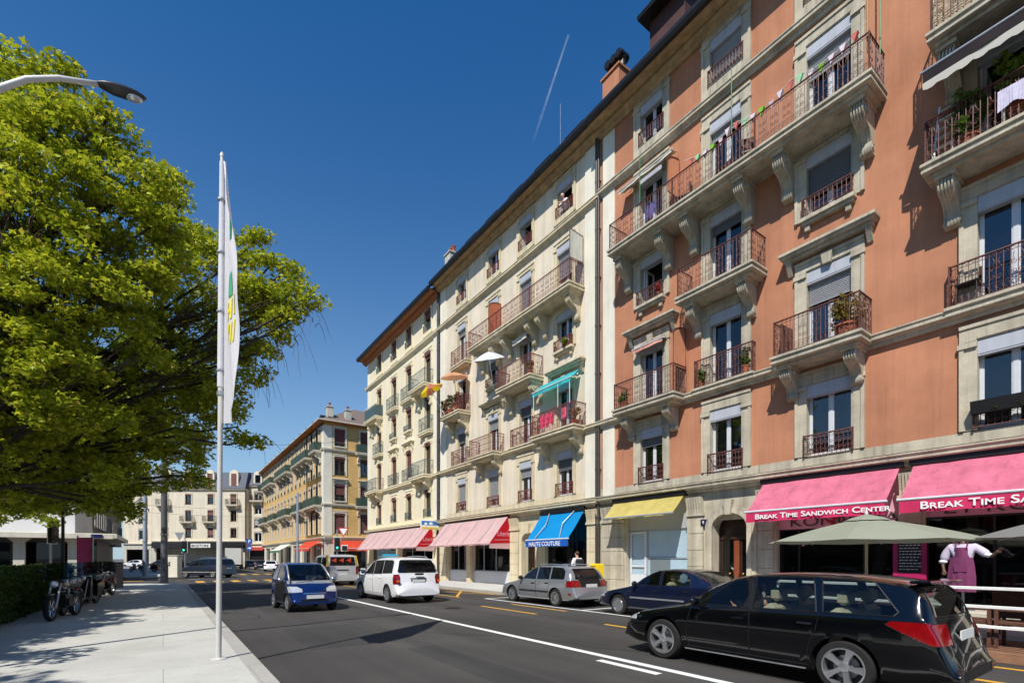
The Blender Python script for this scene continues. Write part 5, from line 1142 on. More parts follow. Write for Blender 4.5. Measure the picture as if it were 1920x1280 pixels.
# dark blue fastback, parked
xantia=dict(L=4.44,W=1.75,H=1.39,wheel=.30,tw=.185,rim='cap',hubs=(.92,3.66),
  top=[(0,.36),(.02,.52),(.08,.62),(.5,.74),(1.30,.90),(1.75,1.14),(2.12,1.32),(2.5,1.375),(2.9,1.375),(3.3,1.30),(3.9,1.05),(4.22,.985),(4.34,.95),(4.40,.75),(4.42,.62),(4.44,.5),(4.44,.4)],
  belt=[(0,.68),(1.2,.86),(2.5,.90),(3.6,.93),(4.44,.95)],tumble=.22,
  side=[('side_window',[(1.60,.92),(1.78,1.06),(2.10,1.25),(2.34,1.325),(2.38,.92)],'glass'),('side_window',[(2.46,.925),(2.43,1.32),(2.95,1.315),(3.28,1.18),(3.36,.95)],'glass'),
   ('door',[(1.42,.28),(1.40,.60),(1.48,.885),(2.42,.905),(2.42,.28)],None),('door',[(2.43,.28),(2.43,.905),(3.38,.925),(3.34,.70),(3.24,.52),(3.22,.28)],None),
   ('tail_light',[(4.12,.74),(4.12,.90),(4.44,.90),(4.44,.74)],M['red_lens']),('headlight',[(.04,.52),(.05,.62),(.42,.70),(.44,.62)],M['clear_lens'])],
  ends=[('windscreen',[(-.70,.90),(-.55,1.315),(.55,1.315),(.70,.90)],'glass','f'),('rear_window',[(-.60,1.03),(-.50,1.30),(.50,1.30),(.60,1.03)],M['dark_glass'],'r'),('tail_light',[(.40,.74),(.40,.90),(.9,.90),(.9,.74)],M['red_lens'],'r'),('tail_light',[(-.9,.74),(-.9,.90),(-.40,.90),(-.40,.74)],M['red_lens'],'r'),('headlight',[(.36,.52),(.36,.63),(.86,.66),(.86,.52)],M['clear_lens'],'f'),('headlight',[(-.86,.52),(-.86,.66),(-.36,.63),(-.36,.52)],M['clear_lens'],'f')],
  mirror=(1.62,.95),mirror_mat=M['black'],handle_mat=M['black'],plates={'r':(.62,4.43),'f':(.42,-.01)},trim=(.545,1.4,3.2,M['steel']),dash=1.5,seats=[(2.3,.38,LEATHER),(2.3,-.38,LEATHER),(3.1,.38,LEATHER),(3.1,-.38,LEATHER)])
blue_car=build_car('saloon_car','dark blue saloon car parked behind the silver estate',(11.85,8.82,0),HALF90,xantia,paint('dark_blue_paint',(13,22,50),.2,.3))
# silver estate, parked
volvo=dict(L=4.48,W=1.72,H=1.43,wheel=.305,tw=.195,rim='ten',hubs=(.90,3.46),
  top=[(0,.38),(.02,.54),(.08,.63),(.5,.76),(1.25,.90),(1.70,1.16),(2.08,1.345),(2.5,1.405),(3.0,1.42),(3.6,1.40),(3.95,1.355),(4.2,1.10),(4.32,.93),(4.36,.78),(4.44,.64),(4.48,.54),(4.48,.40)],
  belt=[(0,.68),(1.2,.87),(2.5,.915),(4.0,.95),(4.48,.95)],tumble=.21,
  side=[('side_window',[(1.58,.93),(1.74,1.07),(2.06,1.27),(2.32,1.345),(2.36,.93)],M['dark_glass']),('side_window',[(2.43,.935),(2.40,1.345),(3.06,1.35),(3.12,.945)],M['dark_glass']),('side_window',[(3.20,.95),(3.14,1.35),(3.70,1.33),(3.86,1.22),(3.92,.98),(3.88,.955)],M['dark_glass']),
   ('door',[(1.42,.28),(1.38,.60),(1.46,.895),(2.39,.918),(2.39,.28)],None),('door',[(2.40,.28),(2.40,.918),(3.18,.935),(3.14,.70),(3.06,.52),(3.04,.28)],None),
   ('tail_light',[(4.05,.70),(4.05,.90),(4.48,.90),(4.48,.70)],M['red_lens']),('headlight',[(.04,.54),(.05,.63),(.40,.71),(.42,.62)],M['clear_lens'])],
  ends=[('windscreen',[(-.70,.90),(-.54,1.34),(.54,1.34),(.70,.90)],'glass','f'),('rear_window',[(-.62,.96),(-.52,1.31),(.52,1.31),(.62,.96)],M['dark_glass'],'r'),('tail_light',[(.46,.70),(.50,.92),(.9,.92),(.9,.70)],M['red_lens'],'r'),('tail_light',[(-.9,.70),(-.9,.92),(-.50,.92),(-.46,.70)],M['red_lens'],'r'),('tailgate_panel',[(-.45,.70),(-.49,.955),(.49,.955),(.45,.70)],M['black'],'r'),('headlight',[(.40,.54),(.40,.63),(.86,.67),(.86,.54)],M['clear_lens'],'f'),('headlight',[(-.86,.54),(-.86,.67),(-.40,.63),(-.40,.54)],M['clear_lens'],'f')],
  mirror=(1.58,.96),mirror_mat=M['black'],handle_mat=M['black'],plates={'r':(.745,4.40),'f':(.42,-.01)},trim=(.50,1.4,3.1,M['black']),rails=(2.2,3.8,.54,1.44),dash=1.5)
silver_car=build_car('estate_car','silver estate car parked by the kerb in front of the blue awning',(11.88,14.27,0),HALF90,volvo,paint('silver_paint',(168,172,176),.65,.32))
for sd in (-1,1):
    mb=MB(); mb.bbox(-2.05,-1.90,min(sd*.845,sd*.862),max(sd*.845,sd*.862),.46,.50,.004); mb.build('side_reflector',M['red_lens'],silver_car)
# white people carrier, driving away
trajet=dict(L=4.70,W=1.84,H=1.72,wheel=.335,tw=.21,rim='five',hubs=(.95,3.78),glass='dark_glass',
  top=[(0,.42),(.02,.62),(.1,.74),(.5,.90),(1.05,1.02),(1.6,1.36),(2.05,1.60),(2.5,1.68),(3.2,1.71),(4.0,1.69),(4.34,1.64),(4.50,1.30),(4.58,1.02),(4.62,.80),(4.68,.68),(4.70,.56),(4.70,.36)],
  belt=[(0,.80),(1.0,.98),(2.5,1.04),(4.2,1.10),(4.7,1.12)],tumble=.18,plan=((.7,.2),(.4,.10)),
  side=[('side_window',[(1.42,1.05),(1.62,1.22),(2.02,1.50),(2.28,1.58),(2.32,1.06)],'glass'),('side_window',[(2.37,1.065),(2.33,1.585),(3.20,1.60),(3.22,1.085)],'glass'),('side_window',[(3.27,1.09),(3.25,1.60),(3.95,1.595),(4.12,1.54),(4.22,1.12)],'glass'),
   ('door',[(1.42,.34),(1.38,.60),(1.40,1.01),(2.33,1.045),(2.33,.34)],None),('door',[(2.34,.34),(2.34,1.045),(3.24,1.075),(3.24,.34)],None),
   ('tail_light',[(4.40,.72),(4.36,.92),(4.40,1.08),(4.66,1.08),(4.70,.72)],M['red_lens']),('headlight',[(.05,.64),(.08,.76),(.42,.86),(.44,.74)],M['clear_lens'])],
  ends=[('windscreen',[(-.76,1.02),(-.60,1.60),(.60,1.60),(.76,1.02)],'glass','f'),('rear_window',[(-.74,1.14),(-.78,1.20),(-.66,1.56),(-.60,1.60),(.60,1.60),(.66,1.56),(.78,1.20),(.74,1.14)],'glass','r'),('tail_light',[(.72,.72),(.70,.96),(.74,1.08),(.95,1.08),(.95,.72)],M['red_lens'],'r'),('tail_light',[(-.95,.72),(-.95,1.08),(-.74,1.08),(-.70,.96),(-.72,.72)],M['red_lens'],'r'),
   ('plate_recess',[(-.30,.80),(-.32,.94),(.32,.94),(.30,.80)],pm('grey_recess',(110,110,112),.5,var=.05),'r')],
  mirror=(1.5,1.12),mirror_mat=paint('navy_mirror',(24,40,90)),plates={'r':(.83,4.64),'f':(.42,-.01)},rails=(2.2,4.1,.60,1.735),trim=None)
white_van=build_car('people_carrier','white people carrier with a blue taxi roof sign driving away',(7.72,19.25,0),R(91),trajet,paint('white_paint_car',(232,232,234),.0,.3))
mb=MB(); mb.bbox(.32,.55,-.30,.30,1.66,1.84,.04); mb.build('taxi_sign',pm('turquoise_sign',(40,150,180),.4,var=.05),white_van); mb=MB(); mb.bbox(-2.36,-2.28,-.16,.16,1.05,1.12,.01); mb.build('handle_panel',M['black'],white_van)
mb=MB(); mb.bbox(-2.24,-2.1,-.62,.62,1.60,1.645,.012); mb.build('spoiler',trajet and white_van.children[0].data.materials[0] or M['white'],white_van)
for sd in (-1,1): mb=MB(); mb.bbox(-2.315,-2.27,sd*.82-.05,sd*.82+.05,.80,.87,.006); mb.build('indicator',M['amber_lens'],white_van)
# small two-seater coming towards us
P_sm=paint('bright_blue_paint',(16,42,100),.4,.25); SILVERP=paint('silver_cell',(170,172,176),.5,.35)
smart=dict(L=2.50,W=1.51,H=1.54,arch=.035,wheel=.285,tw=.17,rim='five',hubs=(.43,2.10),
  top=[(0,.30),(.01,.50),(.05,.68),(.16,.80),(.42,.93),(.80,1.23),(1.12,1.46),(1.45,1.525),(1.9,1.52),(2.2,1.44),(2.34,1.15),(2.42,.90),(2.47,.66),(2.50,.50),(2.50,.34)],
  belt=[(0,.80),(.4,.94),(1.2,.98),(2.5,1.02)],tumble=.17,plan=((.4,.18),(.35,.12)),
  side=[('side_window',[(.70,1.01),(.86,1.16),(1.12,1.36),(1.32,1.42),(1.62,1.42),(1.66,1.02)],'glass'),('door',[(.56,.30),(.54,.70),(.60,.955),(1.68,.985),(1.70,.70),(1.60,.30)],M['black']),('headlight',[(.02,.62),(.04,.74),(.30,.86),(.34,.74),(.22,.62)],M['clear_lens'])],
  ends=[('windscreen',[(-.63,.965),(-.62,1.02),(-.52,1.45),(.52,1.45),(.62,1.02),(.63,.965)],'glass','f'),('headlight',[(.36,.62),(.36,.72),(.50,.79),(.80,.80),(.80,.60)],M['clear_lens'],'f'),('headlight',[(-.80,.60),(-.80,.80),(-.50,.79),(-.36,.72),(-.36,.62)],M['clear_lens'],'f'),('grille',[(-.34,.555),(-.36,.60),(.36,.60),(.34,.555)],M['chrome'],'f'),('bumper_insert',[(-.40,.335),(-.42,.40),(.42,.40),(.40,.335)],M['black'],'f'),('scuttle',[(-.72,.865),(-.70,.962),(.70,.962),(.72,.865)],SILVERP,'f'),('rear_window',[(-.55,1.08),(-.48,1.40),(.48,1.40),(.55,1.08)],'glass','r'),('tail_light',[(.5,.62),(.5,.82),(.8,.82),(.8,.62)],M['red_lens'],'r'),('tail_light',[(-.8,.62),(-.8,.82),(-.5,.82),(-.5,.62)],M['red_lens'],'r')],
  mirror=(.72,.99),mirror_mat=M['chrome'],plates={'f':(.47,-.012),'r':(.6,2.49)},dash=.75,seats=[(1.3,.34,GREYSEAT),(1.3,-.34,GREYSEAT)])
smart_car=build_car('small_car','tiny bright blue two seat car coming towards us',(3.80,17.35,0),R(-86.5),smart,P_sm)
for sd in (-1,1): mb=MB(); mb.tube([(.86,sd*.66,.93),(.45,sd*.60,1.24),(.13,sd*.56,1.44),(-.5,sd*.54,1.50)],.028,6); mb.build('silver_pillar',SILVERP,smart_car,smooth=True)
mb=MB(); mb.tube([(1.0,-.5,.905),(.93,.02,.96)],.01,4); mb.build('wiper',M['black'],smart_car)
# van with yellow band at the lights
P_vn=paint('silver_white_van_paint',(196,198,200),.3,.35)
vanspec=dict(L=4.85,W=1.90,H=1.93,wheel=.33,tw=.2,rim='cap',hubs=(.90,3.86),
  top=[(0,.40),(.02,.62),(.12,.78),(.55,.98),(.9,1.12),(1.5,1.62),(1.85,1.82),(2.3,1.90),(3.2,1.93),(4.3,1.92),(4.66,1.88),(4.76,1.50),(4.80,1.15),(4.82,.70),(4.85,.60),(4.85,.36)],
  belt=[(0,.84),(1.0,1.08),(2.5,1.14),(4.85,1.16)],tumble=.12,plan=((.6,.2),(.25,.06)),
  side=[('side_window',[(1.15,1.16),(1.35,1.36),(1.70,1.66),(1.95,1.72),(1.98,1.18)],'glass'),('side_window',[(2.1,1.2),(2.1,1.74),(3.2,1.75),(3.2,1.2)],M['dark_glass']),('side_window',[(3.35,1.2),(3.35,1.75),(4.5,1.74),(4.55,1.2)],M['dark_glass']),('door',[(1.12,.34),(1.12,1.12),(2.02,1.14),(2.02,.34)],None),('tail_light',[(4.62,.70),(4.62,1.16),(4.85,1.16),(4.85,.70)],M['red_lens'])],
  ends=[('windscreen',[(-.78,1.12),(-.66,1.78),(.66,1.78),(.78,1.12)],'glass','f'),('rear_window',[(-.78,1.24),(-.72,1.76),(.72,1.76),(.78,1.24)],M['dark_glass'],'r'),('tail_light',[(.80,.70),(.80,1.16),(.96,1.16),(.96,.70)],M['red_lens'],'r'),('tail_light',[(-.96,.70),(-.96,1.16),(-.80,1.16),(-.80,.70)],M['red_lens'],'r'),('plate_recess',[(-.36,.92),(-.36,.99),(.36,.99),(.36,.92)],M['black'],'r')],
  mirror=(1.3,1.24),plates={'r':(.72,4.825),'f':(.42,-.01)})
van=build_car('passenger_van','silver van with a yellow painted rear corner waiting at the lights',(9.0,33.2,0),R(91),vanspec,P_vn)
YEL=pm('yellow_vinyl',(222,176,40),.45,var=.05)
for sd in (-1,1): mb=MB(); mb.prism([(-2.35,1.2),(-2.05,1.2),(-1.75,1.86),(-2.22,1.86)],sd*.905-.06,sd*.905+.0,'y'); mb.v=[(x,y*(1-.09*max(0,(z-1.2)/.66)) + sd*.012,z) for x,y,z in mb.v]; mb.build('yellow_band',YEL,van)
mb=MB()
for y in (-.5,-.05,.4): mb.poly([(-2.372,y,1.42),(-2.372,y+.3,1.56),(-2.36,y,1.70)])
mb.build('window_sticker',pm('orange_red_vinyl',(206,64,36),.5,var=.05),van)
# generic hatchback in other colours for the far end
hatch=dict(L=4.1,W=1.70,H=1.45,wheel=.30,tw=.19,rim='five',hubs=(.85,3.35),glass='dark_glass',
  top=[(0,.38),(.02,.54),(.1,.66),(.5,.80),(1.15,.95),(1.6,1.22),(2.0,1.40),(2.4,1.44),(3.0,1.44),(3.5,1.36),(3.80,1.10),(3.94,.92),(4.0,.74),(4.07,.62),(4.10,.5),(4.10,.38)],
  belt=[(0,.72),(1.1,.90),(4.1,.96)],tumble=.2,
  side=[('side_window',[(1.45,.95),(1.62,1.1),(1.98,1.32),(2.24,1.37),(2.28,.95)],'glass'),('side_window',[(2.35,.95),(2.33,1.375),(3.0,1.37),(3.4,1.20),(3.44,.98)],'glass'),('door',[(1.35,.28),(1.36,.90),(2.31,.92),(2.31,.28)],None),('tail_light',[(3.78,.72),(3.74,.92),(4.05,.92),(4.1,.72)],M['red_lens']),('headlight',[(.05,.54),(.08,.66),(.42,.74),(.44,.62)],M['clear_lens'])],
  ends=[('windscreen',[(-.68,.95),(-.54,1.38),(.54,1.38),(.68,.95)],'glass','f'),('rear_window',[(-.6,1.0),(-.5,1.33),(.5,1.33),(.6,1.0)],'glass','r'),('tail_light',[(.5,.72),(.5,.92),(.9,.92),(.9,.72)],M['red_lens'],'r'),('tail_light',[(-.9,.72),(-.9,.92),(-.5,.92),(-.5,.72)],M['red_lens'],'r'),('headlight',[(.4,.54),(.4,.66),(.86,.7),(.86,.54)],M['clear_lens'],'f'),('headlight',[(-.86,.54),(-.86,.7),(-.4,.66),(-.4,.54)],M['clear_lens'],'f')],
  mirror=(1.45,1.0),plates={'r':(.68,4.03),'f':(.42,-.01)})
P_dk=paint('black_grey_paint',(24,25,28),.2,.3)
build_car('hatchback_car','dark grey car waiting at the junction behind the tiny blue car',(6.5,32.5,0),R(93),hatch,P_dk)
mpv=dict(trajet); mpv.update(L=4.62,H=1.70,mirror_mat=None,rim='cap',side=[p for p in trajet['side']],trim=(.50,.4,4.4,M['stone_grey']))
o=at_depth(388,HOR,43.5); build_car('people_carrier','blue grey people carrier crossing the junction to the left',(o.x,o.y,0),R(132),mpv,paint('slate_blue_paint',(52,62,80),.4,.32))
P_wh=paint('white_hatch_paint',(222,224,226),.0,.3); proto=None
for px,d,rz,lab,pt in ((470,84,82,'black car right of the delivery truck at the end of the street',P_dk),(488,76,82,'dark grey car between the black car and the white small car',P_dk),(509,66,78,'white small car by the ochre house facade',P_wh),(300,86,150,'dark car left of the grey mast by the corner shop',P_dk),(252,92,150,'pale car under the pavilion end wall',P_wh),(365,90,172,'dark parked car partly hidden by the crossing people carrier',P_dk),(322,88,160,'black parked car in front of the corner shop',P_dk)):
    p=at_depth(px,HOR,d); c=build_car('hatchback_car',lab,(p.x,p.y,0),R(rz),hatch,pt,group='cars at the far end of the street') if (proto is None or pt is not proto[1]) else copy_tree(proto[0])
    if proto is None or pt is not proto[1]: proto=(c,pt)
    else: c.location=(p.x,p.y,0); c.rotation_euler=(0,0,R(rz)); c['label']=lab
# delivery truck
p=at_depth(440,HOR,80); t=thing('delivery_truck','white box delivery truck standing before the corner shop','truck',(p.x,p.y,0),R(80))
mb=MB(); mb.bbox(-3.2,1.2,-1.1,1.1,.75,3.3,.03); mb.build('cargo_box',pm('white_truck_box',(214,214,210),.5,var=.04),t); mb=MB(); mb.prism([(1.25,.5),(3.0,.5),(3.05,1.2),(2.6,2.3),(1.25,2.4)],-1.0,1.0,'y'); mb.build('cab',M['white'],t)
mb=MB(); mb.box(-3.2,1.25,-.5,.5,.45,.75); mb.build('chassis',M['black'],t)
for x in (-2.2,2.2):
    for sd in (-1,1): ty,rm=wheel_meshes(.4,.24,'cap'); w=link('wheel',ty,t,(x,sd*.95,.4),(0,0,0 if sd<0 else math.pi)); link('rim',rm,w)
# ------------------------------------------------------------------ awnings (local frame of the facade: x right, y inward, z up)
AW=dict()
def awning(label, house_x, Yl, Yr, zt, p, zf, mat, vmat=None, val=.0, y0=.2, bar=None, scallop=False, side=None, housing=None, seam=2, txt=None, name='awning', group=None, rz=HALF, yloc=None):
    W=Yl-Yr; o=thing(name,label,'awning',(house_x,Yl,0) if yloc is None else yloc,rz,group)
    mb=MB(); nx=max(4,int(W/.35)); ny=5
    def pt(i,j):
        x=W*i/nx; t=j/ny; sag=-.045*math.sin(math.pi*t)*(1+.35*math.sin(i*1.3))+.012*math.sin(i*2.4+j*1.1); return (x,-y0-(p-y0)*t,zt+(zf-zt)*t+sag)
    for lay in (0,-.012):
        for i in range(nx):
            for j in range(ny):
                q=[pt(i,j),pt(i+1,j),pt(i+1,j+1),pt(i,j+1)]
                if lay==0: mb.poly(q)
    mb.build('fabric',mat,o,smooth=True)
    if val:
        mb=MB(); n=max(8,int(W/.09)); pts=[]
        for i in range(n+1):
            x=W*i/n; d=val+(-.035*abs(math.sin(math.pi*x/.22)) if scallop else .008*math.sin(i*.8)); wv=.02*math.sin(x*4.1)+.012*math.sin(x*9.7); pts.append(((x,-p-.01,zf-.01),(x,-p-.015+wv,zf-d)))
        for a,c in zip(pts,pts[1:]): mb.poly([a[0],c[0],c[1],a[1]])
        mb.build('valance',vmat or mat,o,smooth=True)
    mb=MB(); mb.tube([(-.05,-p,zf+.01),(W+.05,-p,zf+.01)],.035,8); mb.build('front_bar',bar or M['pvc'],o,smooth=40)
    if housing is not None: mb=MB(); mb.bbox(-.08,W+.08,-y0-.06,-.02,zt-.02,zt+.2,.02); mb.build('housing',housing,o)
    for x in (.25,W-.25):
        mb=MB(); mb.tube([(x,-.06,zt-.12),(x+(.35 if x<1 else -.35),-y0-(p-y0)*.45,zt+(zf-zt)*.45-.14),(x,-p+.02,zf-.02)],.022,5); mb.build('arm',M['steel'],o)
    if side:
        sm,tx=side; mb=MB(); x=W+.004
        mb.poly([(x,-y0,zt),(x,-p,zf),(x,-.02,zf+.05),(x,-.02,zt)]); mb.build('side_panel',sm,o)
        mb=MB(); mb.poly([(x,-p,zf-.002),(x,-.02,zf+.047),(x,-.02,zf-.28),(x,-p+.02,zf-.26)]); mb.build('side_strip',mat,o)
        mb=MB(); mb.poly([(x+.004,-p+.35,zf+.20),(x+.004,-.02,zf+.24),(x+.004,-.02,zf+.27),(x+.004,-p+.38,zf+.23)]); mb.build('side_stripe',mat,o)
        text('lettering',tx,.42,M['shop_pink'],o,(x+.004,-.95,zf+.45),rot=(R(90),0,R(90)),ext=.002,sx=.8)
    if txt:
        body,size,tm,x,dz,kw=txt; text('lettering',body,size,tm,o,(x,-p-.045,zf-dz),**kw)
    return o
PK=cloth_mat('sunbleached_pink_awning',(224,124,148),.22,.09,dusty=.2); PKV=cloth_mat('strong_pink_valance',(222,62,108),.2,.06)
G='pink awnings over the sandwich shop'
awning('bright pink shop awning beside the arched door, its white lettering complete',XF,8.52,4.82,4.12,1.25,3.12,PK,PKV,.32,housing=M['black_frame'],txt=('Break Time Sandwich Center',.215,M['white_text'],.30,.235,dict(small=True,sx=1.32,ext=.003,bold=.004)),group=G)  # housing coloured black to stand for the shadowed gap below the cornice
awning('bright pink shop awning above the aproned mannequin, cut by the picture edge',XF,4.52,-.2,4.12,1.25,3.12,PK,PKV,.32,housing=M['black_frame'],txt=('Break Time Sandwich Center',.25,M['white_text'],.42,.25,dict(small=True,sx=1.32,ext=.003,bold=.004)),group=G)  # black housing box again paints in the shade between cornice and awning
awning('faded yellow shop awning beside the terracotta house downpipe',XF,15.12,11.58,4.08,.92,3.36,cloth_mat('faded_yellow_awning',(214,196,116),.3,.08,dusty=.12),None,.05,housing=M['black_frame'],bar=M['alu'])  # black housing here too puts the shaded gap under the cornice into colour
BL=cloth_mat('bright_blue_awning',(20,140,204),.2,.05); o=awning('bright blue steep shop awning lettered HAUTE COUTURE',XF,20.25,17.05,3.92,1.2,2.58,BL,cloth_mat('deep_blue_valance',(28,96,190),.2,.05),.36,scallop=True,housing=M['zinc'],txt=('HAUTE COUTURE',.30,M['white_text'],.28,.30,dict(sx=1.0,ext=.003,bold=.002)))
for x,b in ((.7,.32),(2.6,-.32)): mb=MB(); mb.tube([(x,-.22,3.98),(x+b,-.72,3.36),(x,-1.2,2.64)],.028,6); mb.build('top_arm',M['alu'],o)
FR=cloth_mat('faded_pink_red_awning',(222,186,184),.3,.05,dusty=.06); RS=cloth_mat('red_awning_side',(196,30,44),.2,.05); G='faded pink awnings of the bedding shop'
for Yl,Yr,lab,sd in ((31.0,23.3,'wide faded pink awning with a red lettered side, left of the HAUTE COUTURE awning',(RS,'Literie')),(46.6,39.75,'faded pink awning at the far corner of the pale yellow house',None),(39.65,33.1,'faded pink awning under the pale yellow house, next to the projecting blue sign',(RS,'Literie'))):
    o=awning(lab,XF,Yl,Yr,4.1,1.5,2.5,FR,None,.06,housing=M['zinc'],side=sd,group=G,bar=FR)
    for k in range(4):
        x=(Yl-Yr)*(k+.35)/4; mb=MB(); mb.tube([(x,-.28,4.06),(x+.12,-.8,3.42),(x-.05,-1.45,2.62)],.016,4); mb.build('top_arm',M['alu'],o)
TQ=cloth_mat('turquoise_awning',(70,190,196),.35,.05); o=awning('turquoise balcony awning on props above the balcony with the pink cloth',XF,20.3,17.35,10.7,.75,10.2,TQ,None,.22,scallop=True,bar=M['pvc'])
for x in (.1,2.0,2.85): mb=MB(); mb.tube([(x,-.74,10.15),(x+.15,-.86,8.95)],.018,5); mb.build('prop',M['pvc'],o)
DKA=cloth_mat('dark_awning',(48,42,44),.03,.06)
o=awning('dark balcony awning with a white scalloped valance at the top right',XF,4.02,-.5,14.12,1.35,13.42,DKA,DKA,.27,bar=M['steel'])
mb=MB(); n=50
for i in range(n):
    x0,x1=4.52*i/n,4.52*(i+1)/n; z=lambda x:13.15-.15-.06*abs(math.sin(math.pi*x/.30)); mb.poly([(x0,-1.362,13.15),(x1,-1.362,13.15),(x1,-1.365,z(x1)),(x0,-1.365,z(x0))])
mb.build('valance_trim',cloth_mat('white_valance',(226,222,210),.35,.04),o,smooth=True)
ST=pm('red_white_valance',(214,150,130),.8,var=.2,scale=6)
awning('narrow rolled awning with a red striped valance above the lowest left balcony',XF,13.95,12.45,10.5,.34,10.36,ST,ST,.14,y0=.1)
awning('rolled cream awning under the cornice at the left end of the long balcony',XF,14.6,11.9,17.45,.5,17.3,M['stone_pale'],M['stone_pale'],.10,y0=.1)
awning('short striped cream valance over the middle balcony of the cream house',XF,22.5,21.2,14.05,.45,13.75,pm('cream_stripe',(212,206,188),.8,var=.3,scale=9),None,.25,y0=.1,scallop=True)
RD=cloth_mat('red_cafe_awning',(226,84,60),.3,.06); G='red awnings of the ochre house'
DX=XD
for Yl,Yr,lab in ((70.5,66.2,'red cafe awning on the street side of the ochre house, far one of two'),(66.0,62.6,'red cafe awning at the corner pilaster of the ochre house, street side')): awning(lab,DX,Yl,Yr,3.9,1.6,2.9,RD,None,.3,group=G)
awning('red cafe awning on the side street front of the ochre house',0,9.6,0,3.9,1.4,2.9,RD,None,.3,group=G,rz=0,yloc=(DX+.9,62.0,0))
awning('white awning with a green valance farther along the ochre house',DX,88,80,3.9,1.8,2.9,cloth_mat('white_awning',(224,226,220),.3,.05),pm('green_valance',(60,120,84),.8,var=.05),.3)
# ------------------------------------------------------------------ things on the balconies (world axes; outward is -X)
def panel_thing(name,label,cat,pts,x0,x1,Y,th,mat):      # upright sheet square to the wall, outline in (x,z)
    o=thing(name,label,cat,(x0,Y,pts[0][1])); mb=MB(); mb.prism([(a-x0,b-pts[0][1]) for a,b in pts],-th/2,th/2,'y'); mb.build('panel',mat,o)
    mb=MB(); mb.tube([(a-x0,-th/2,b-pts[0][1]) for a,b in pts],.02,5,closed=True); mb.build('rim',M['iron'],o); return o
def arch_out(xa,xb,z0,z1,n=8):
    r=abs(xb-xa); return [(xb,z0),(xb,z1)]+[(xa+(xb-xa)*math.cos(math.pi/2*i/n)*1.0,z1+.35*math.sin(math.pi/2*i/n)) for i in range(1,n+1)]+[(xa,z0)]
TS=pm('terracotta_screen',(206,140,104),.8,var=.06)
panel_thing('privacy_screen','round topped terracotta screen at the right end of the lowest left balcony','screen',arch_out(XF-.04,XF-.8,8.9,10.1),XF,XF-.8,11.62,.03,TS)
panel_thing('privacy_screen','round topped terracotta screen on the long balcony below the bunting','screen',arch_out(XF-.06,XF-.75,15.6,16.75),XF,XF-.8,11.9,.03,TS)
panel_thing('privacy_screen','round topped rust brown screen on the long balcony of the cream house','screen',arch_out(XF-.04,XF-.9,14.7,16.4),XF,XF-.9,24.3,.03,pm('rust_screen',(176,98,66),.8,var=.1))
panel_thing('privacy_screen','tall streaked white screen at the right end of the cream house balcony','screen',[(XF-.9,15.75),(XF-.9,17.1),(XF-.06,17.0),(XF-.06,15.75)],XF,XF-.9,17.27,.03,pm('streaked_white_screen',(206,206,192),.7,var=.08,scale=2,streak=.3))
o=thing('wooden_screen','brown wooden screen in the left corner of the balcony with the bush','screen',(XF-.7,7.66,7.95)); mb=MB(); mb.box(-.08,.6,-.03,.03,.05,.95); 
mb.build('panel',pm('brown_reed_screen',(104,60,44),.8,var=.25,scale=10),o)
def plant(label, loc, pot_r, pot_h, spread, h, n, mat, cat='potted plant', name='potted_plant', leaf=.10, stems=True, pot=None):
    o=thing(name,label,cat,loc); mb=MB(); mb.lathe([(pot_r*.75,0),(pot_r,pot_h),(pot_r*1.08,pot_h),(pot_r*1.08,pot_h*.86),(pot_r*.9,pot_h*.86)],(0,0,0),'z',14); mb.build('pot',pot or M['terracotta_pot'],o,smooth=40)
    cl=[]; 
    for i in range(n):
        a=rnd.uniform(0,6.28); r=spread*rnd.random()**.6; cl.append((r*math.cos(a),r*math.sin(a),pot_h+h*(.15+.85*rnd.random())))
    link('foliage',leaf_mesh(cl,14,(.10,.10,.12),leaf,mat,'foliage',.2),o)
    mb=MB()
    for c in cl[::3]: mb.tube([(0,0,pot_h*.8),(c[0]*.5,c[1]*.5,pot_h+(c[2]-pot_h)*.5),c],.007,3,caps=False)
    mb.build('stems',M['twig'],o); return o
LB=leaf_mat('autumn_bush_leaf',(.10,.10,.02),(.32,.22,.03),(.4,.2,.05)); LG=leaf_mat('balcony_leaf',(.04,.09,.015),(.14,.22,.03),(.2,.28,.05)); LF=leaf_mat('lime_plant_leaf',(.12,.22,.02),(.30,.42,.04),(.4,.5,.05)); LR=leaf_mat('red_flower',(.3,.03,.03),(.55,.08,.06),(.6,.2,.05))
plant('bushy yellow brown shrub at the right end of the lowest middle balcony',(XF-.55,5.95,7.95),.30,.32,.42,.75,46,LB)
plant('low green plant in the left corner of the lowest left balcony',(XF-.6,14.2,7.95),.18,.24,.22,.35,14,LG)
plant('leafy plant behind the flush railing, left of the middle lower window',(XF-.14,10.85,7.98),.12,.2,.14,.45,12,LG); plant('tall dark plant behind the flush railing, right of the middle lower window',(XF-.14,9.15,7.98),.12,.25,.14,.6,14,LG)
plant('oleander in a clay pot behind the balcony railing at the right',(XF-.6,3.35,11.47),.2,.28,.34,1.0,30,LG,leaf=.13); plant('lime green fern standing by the open window at the right',(XF-.30,2.55,11.47),.2,.9,.4,.95,40,LF)
plant('red flowering pot on the window ledge above the lower left hood',(XF-.12,12.8,12.2),.10,.14,.14,.34,10,LR); plant('yellow flowers on the ledge of the cream house window with the small railing',(XF-.14,18.3,12.1),.12,.14,.3,.24,14,LF)
for k,(y,l) in enumerate(((30.1,'climbing green plant at the left end of the parasol balcony'),(29.3,'dense green plant in the middle of the parasol balcony'),(28.4,'green plant at the right end of the parasol balcony'))): plant(l,(XF-.7,y,11.3),.2,.3,.3,.85,26,LG)
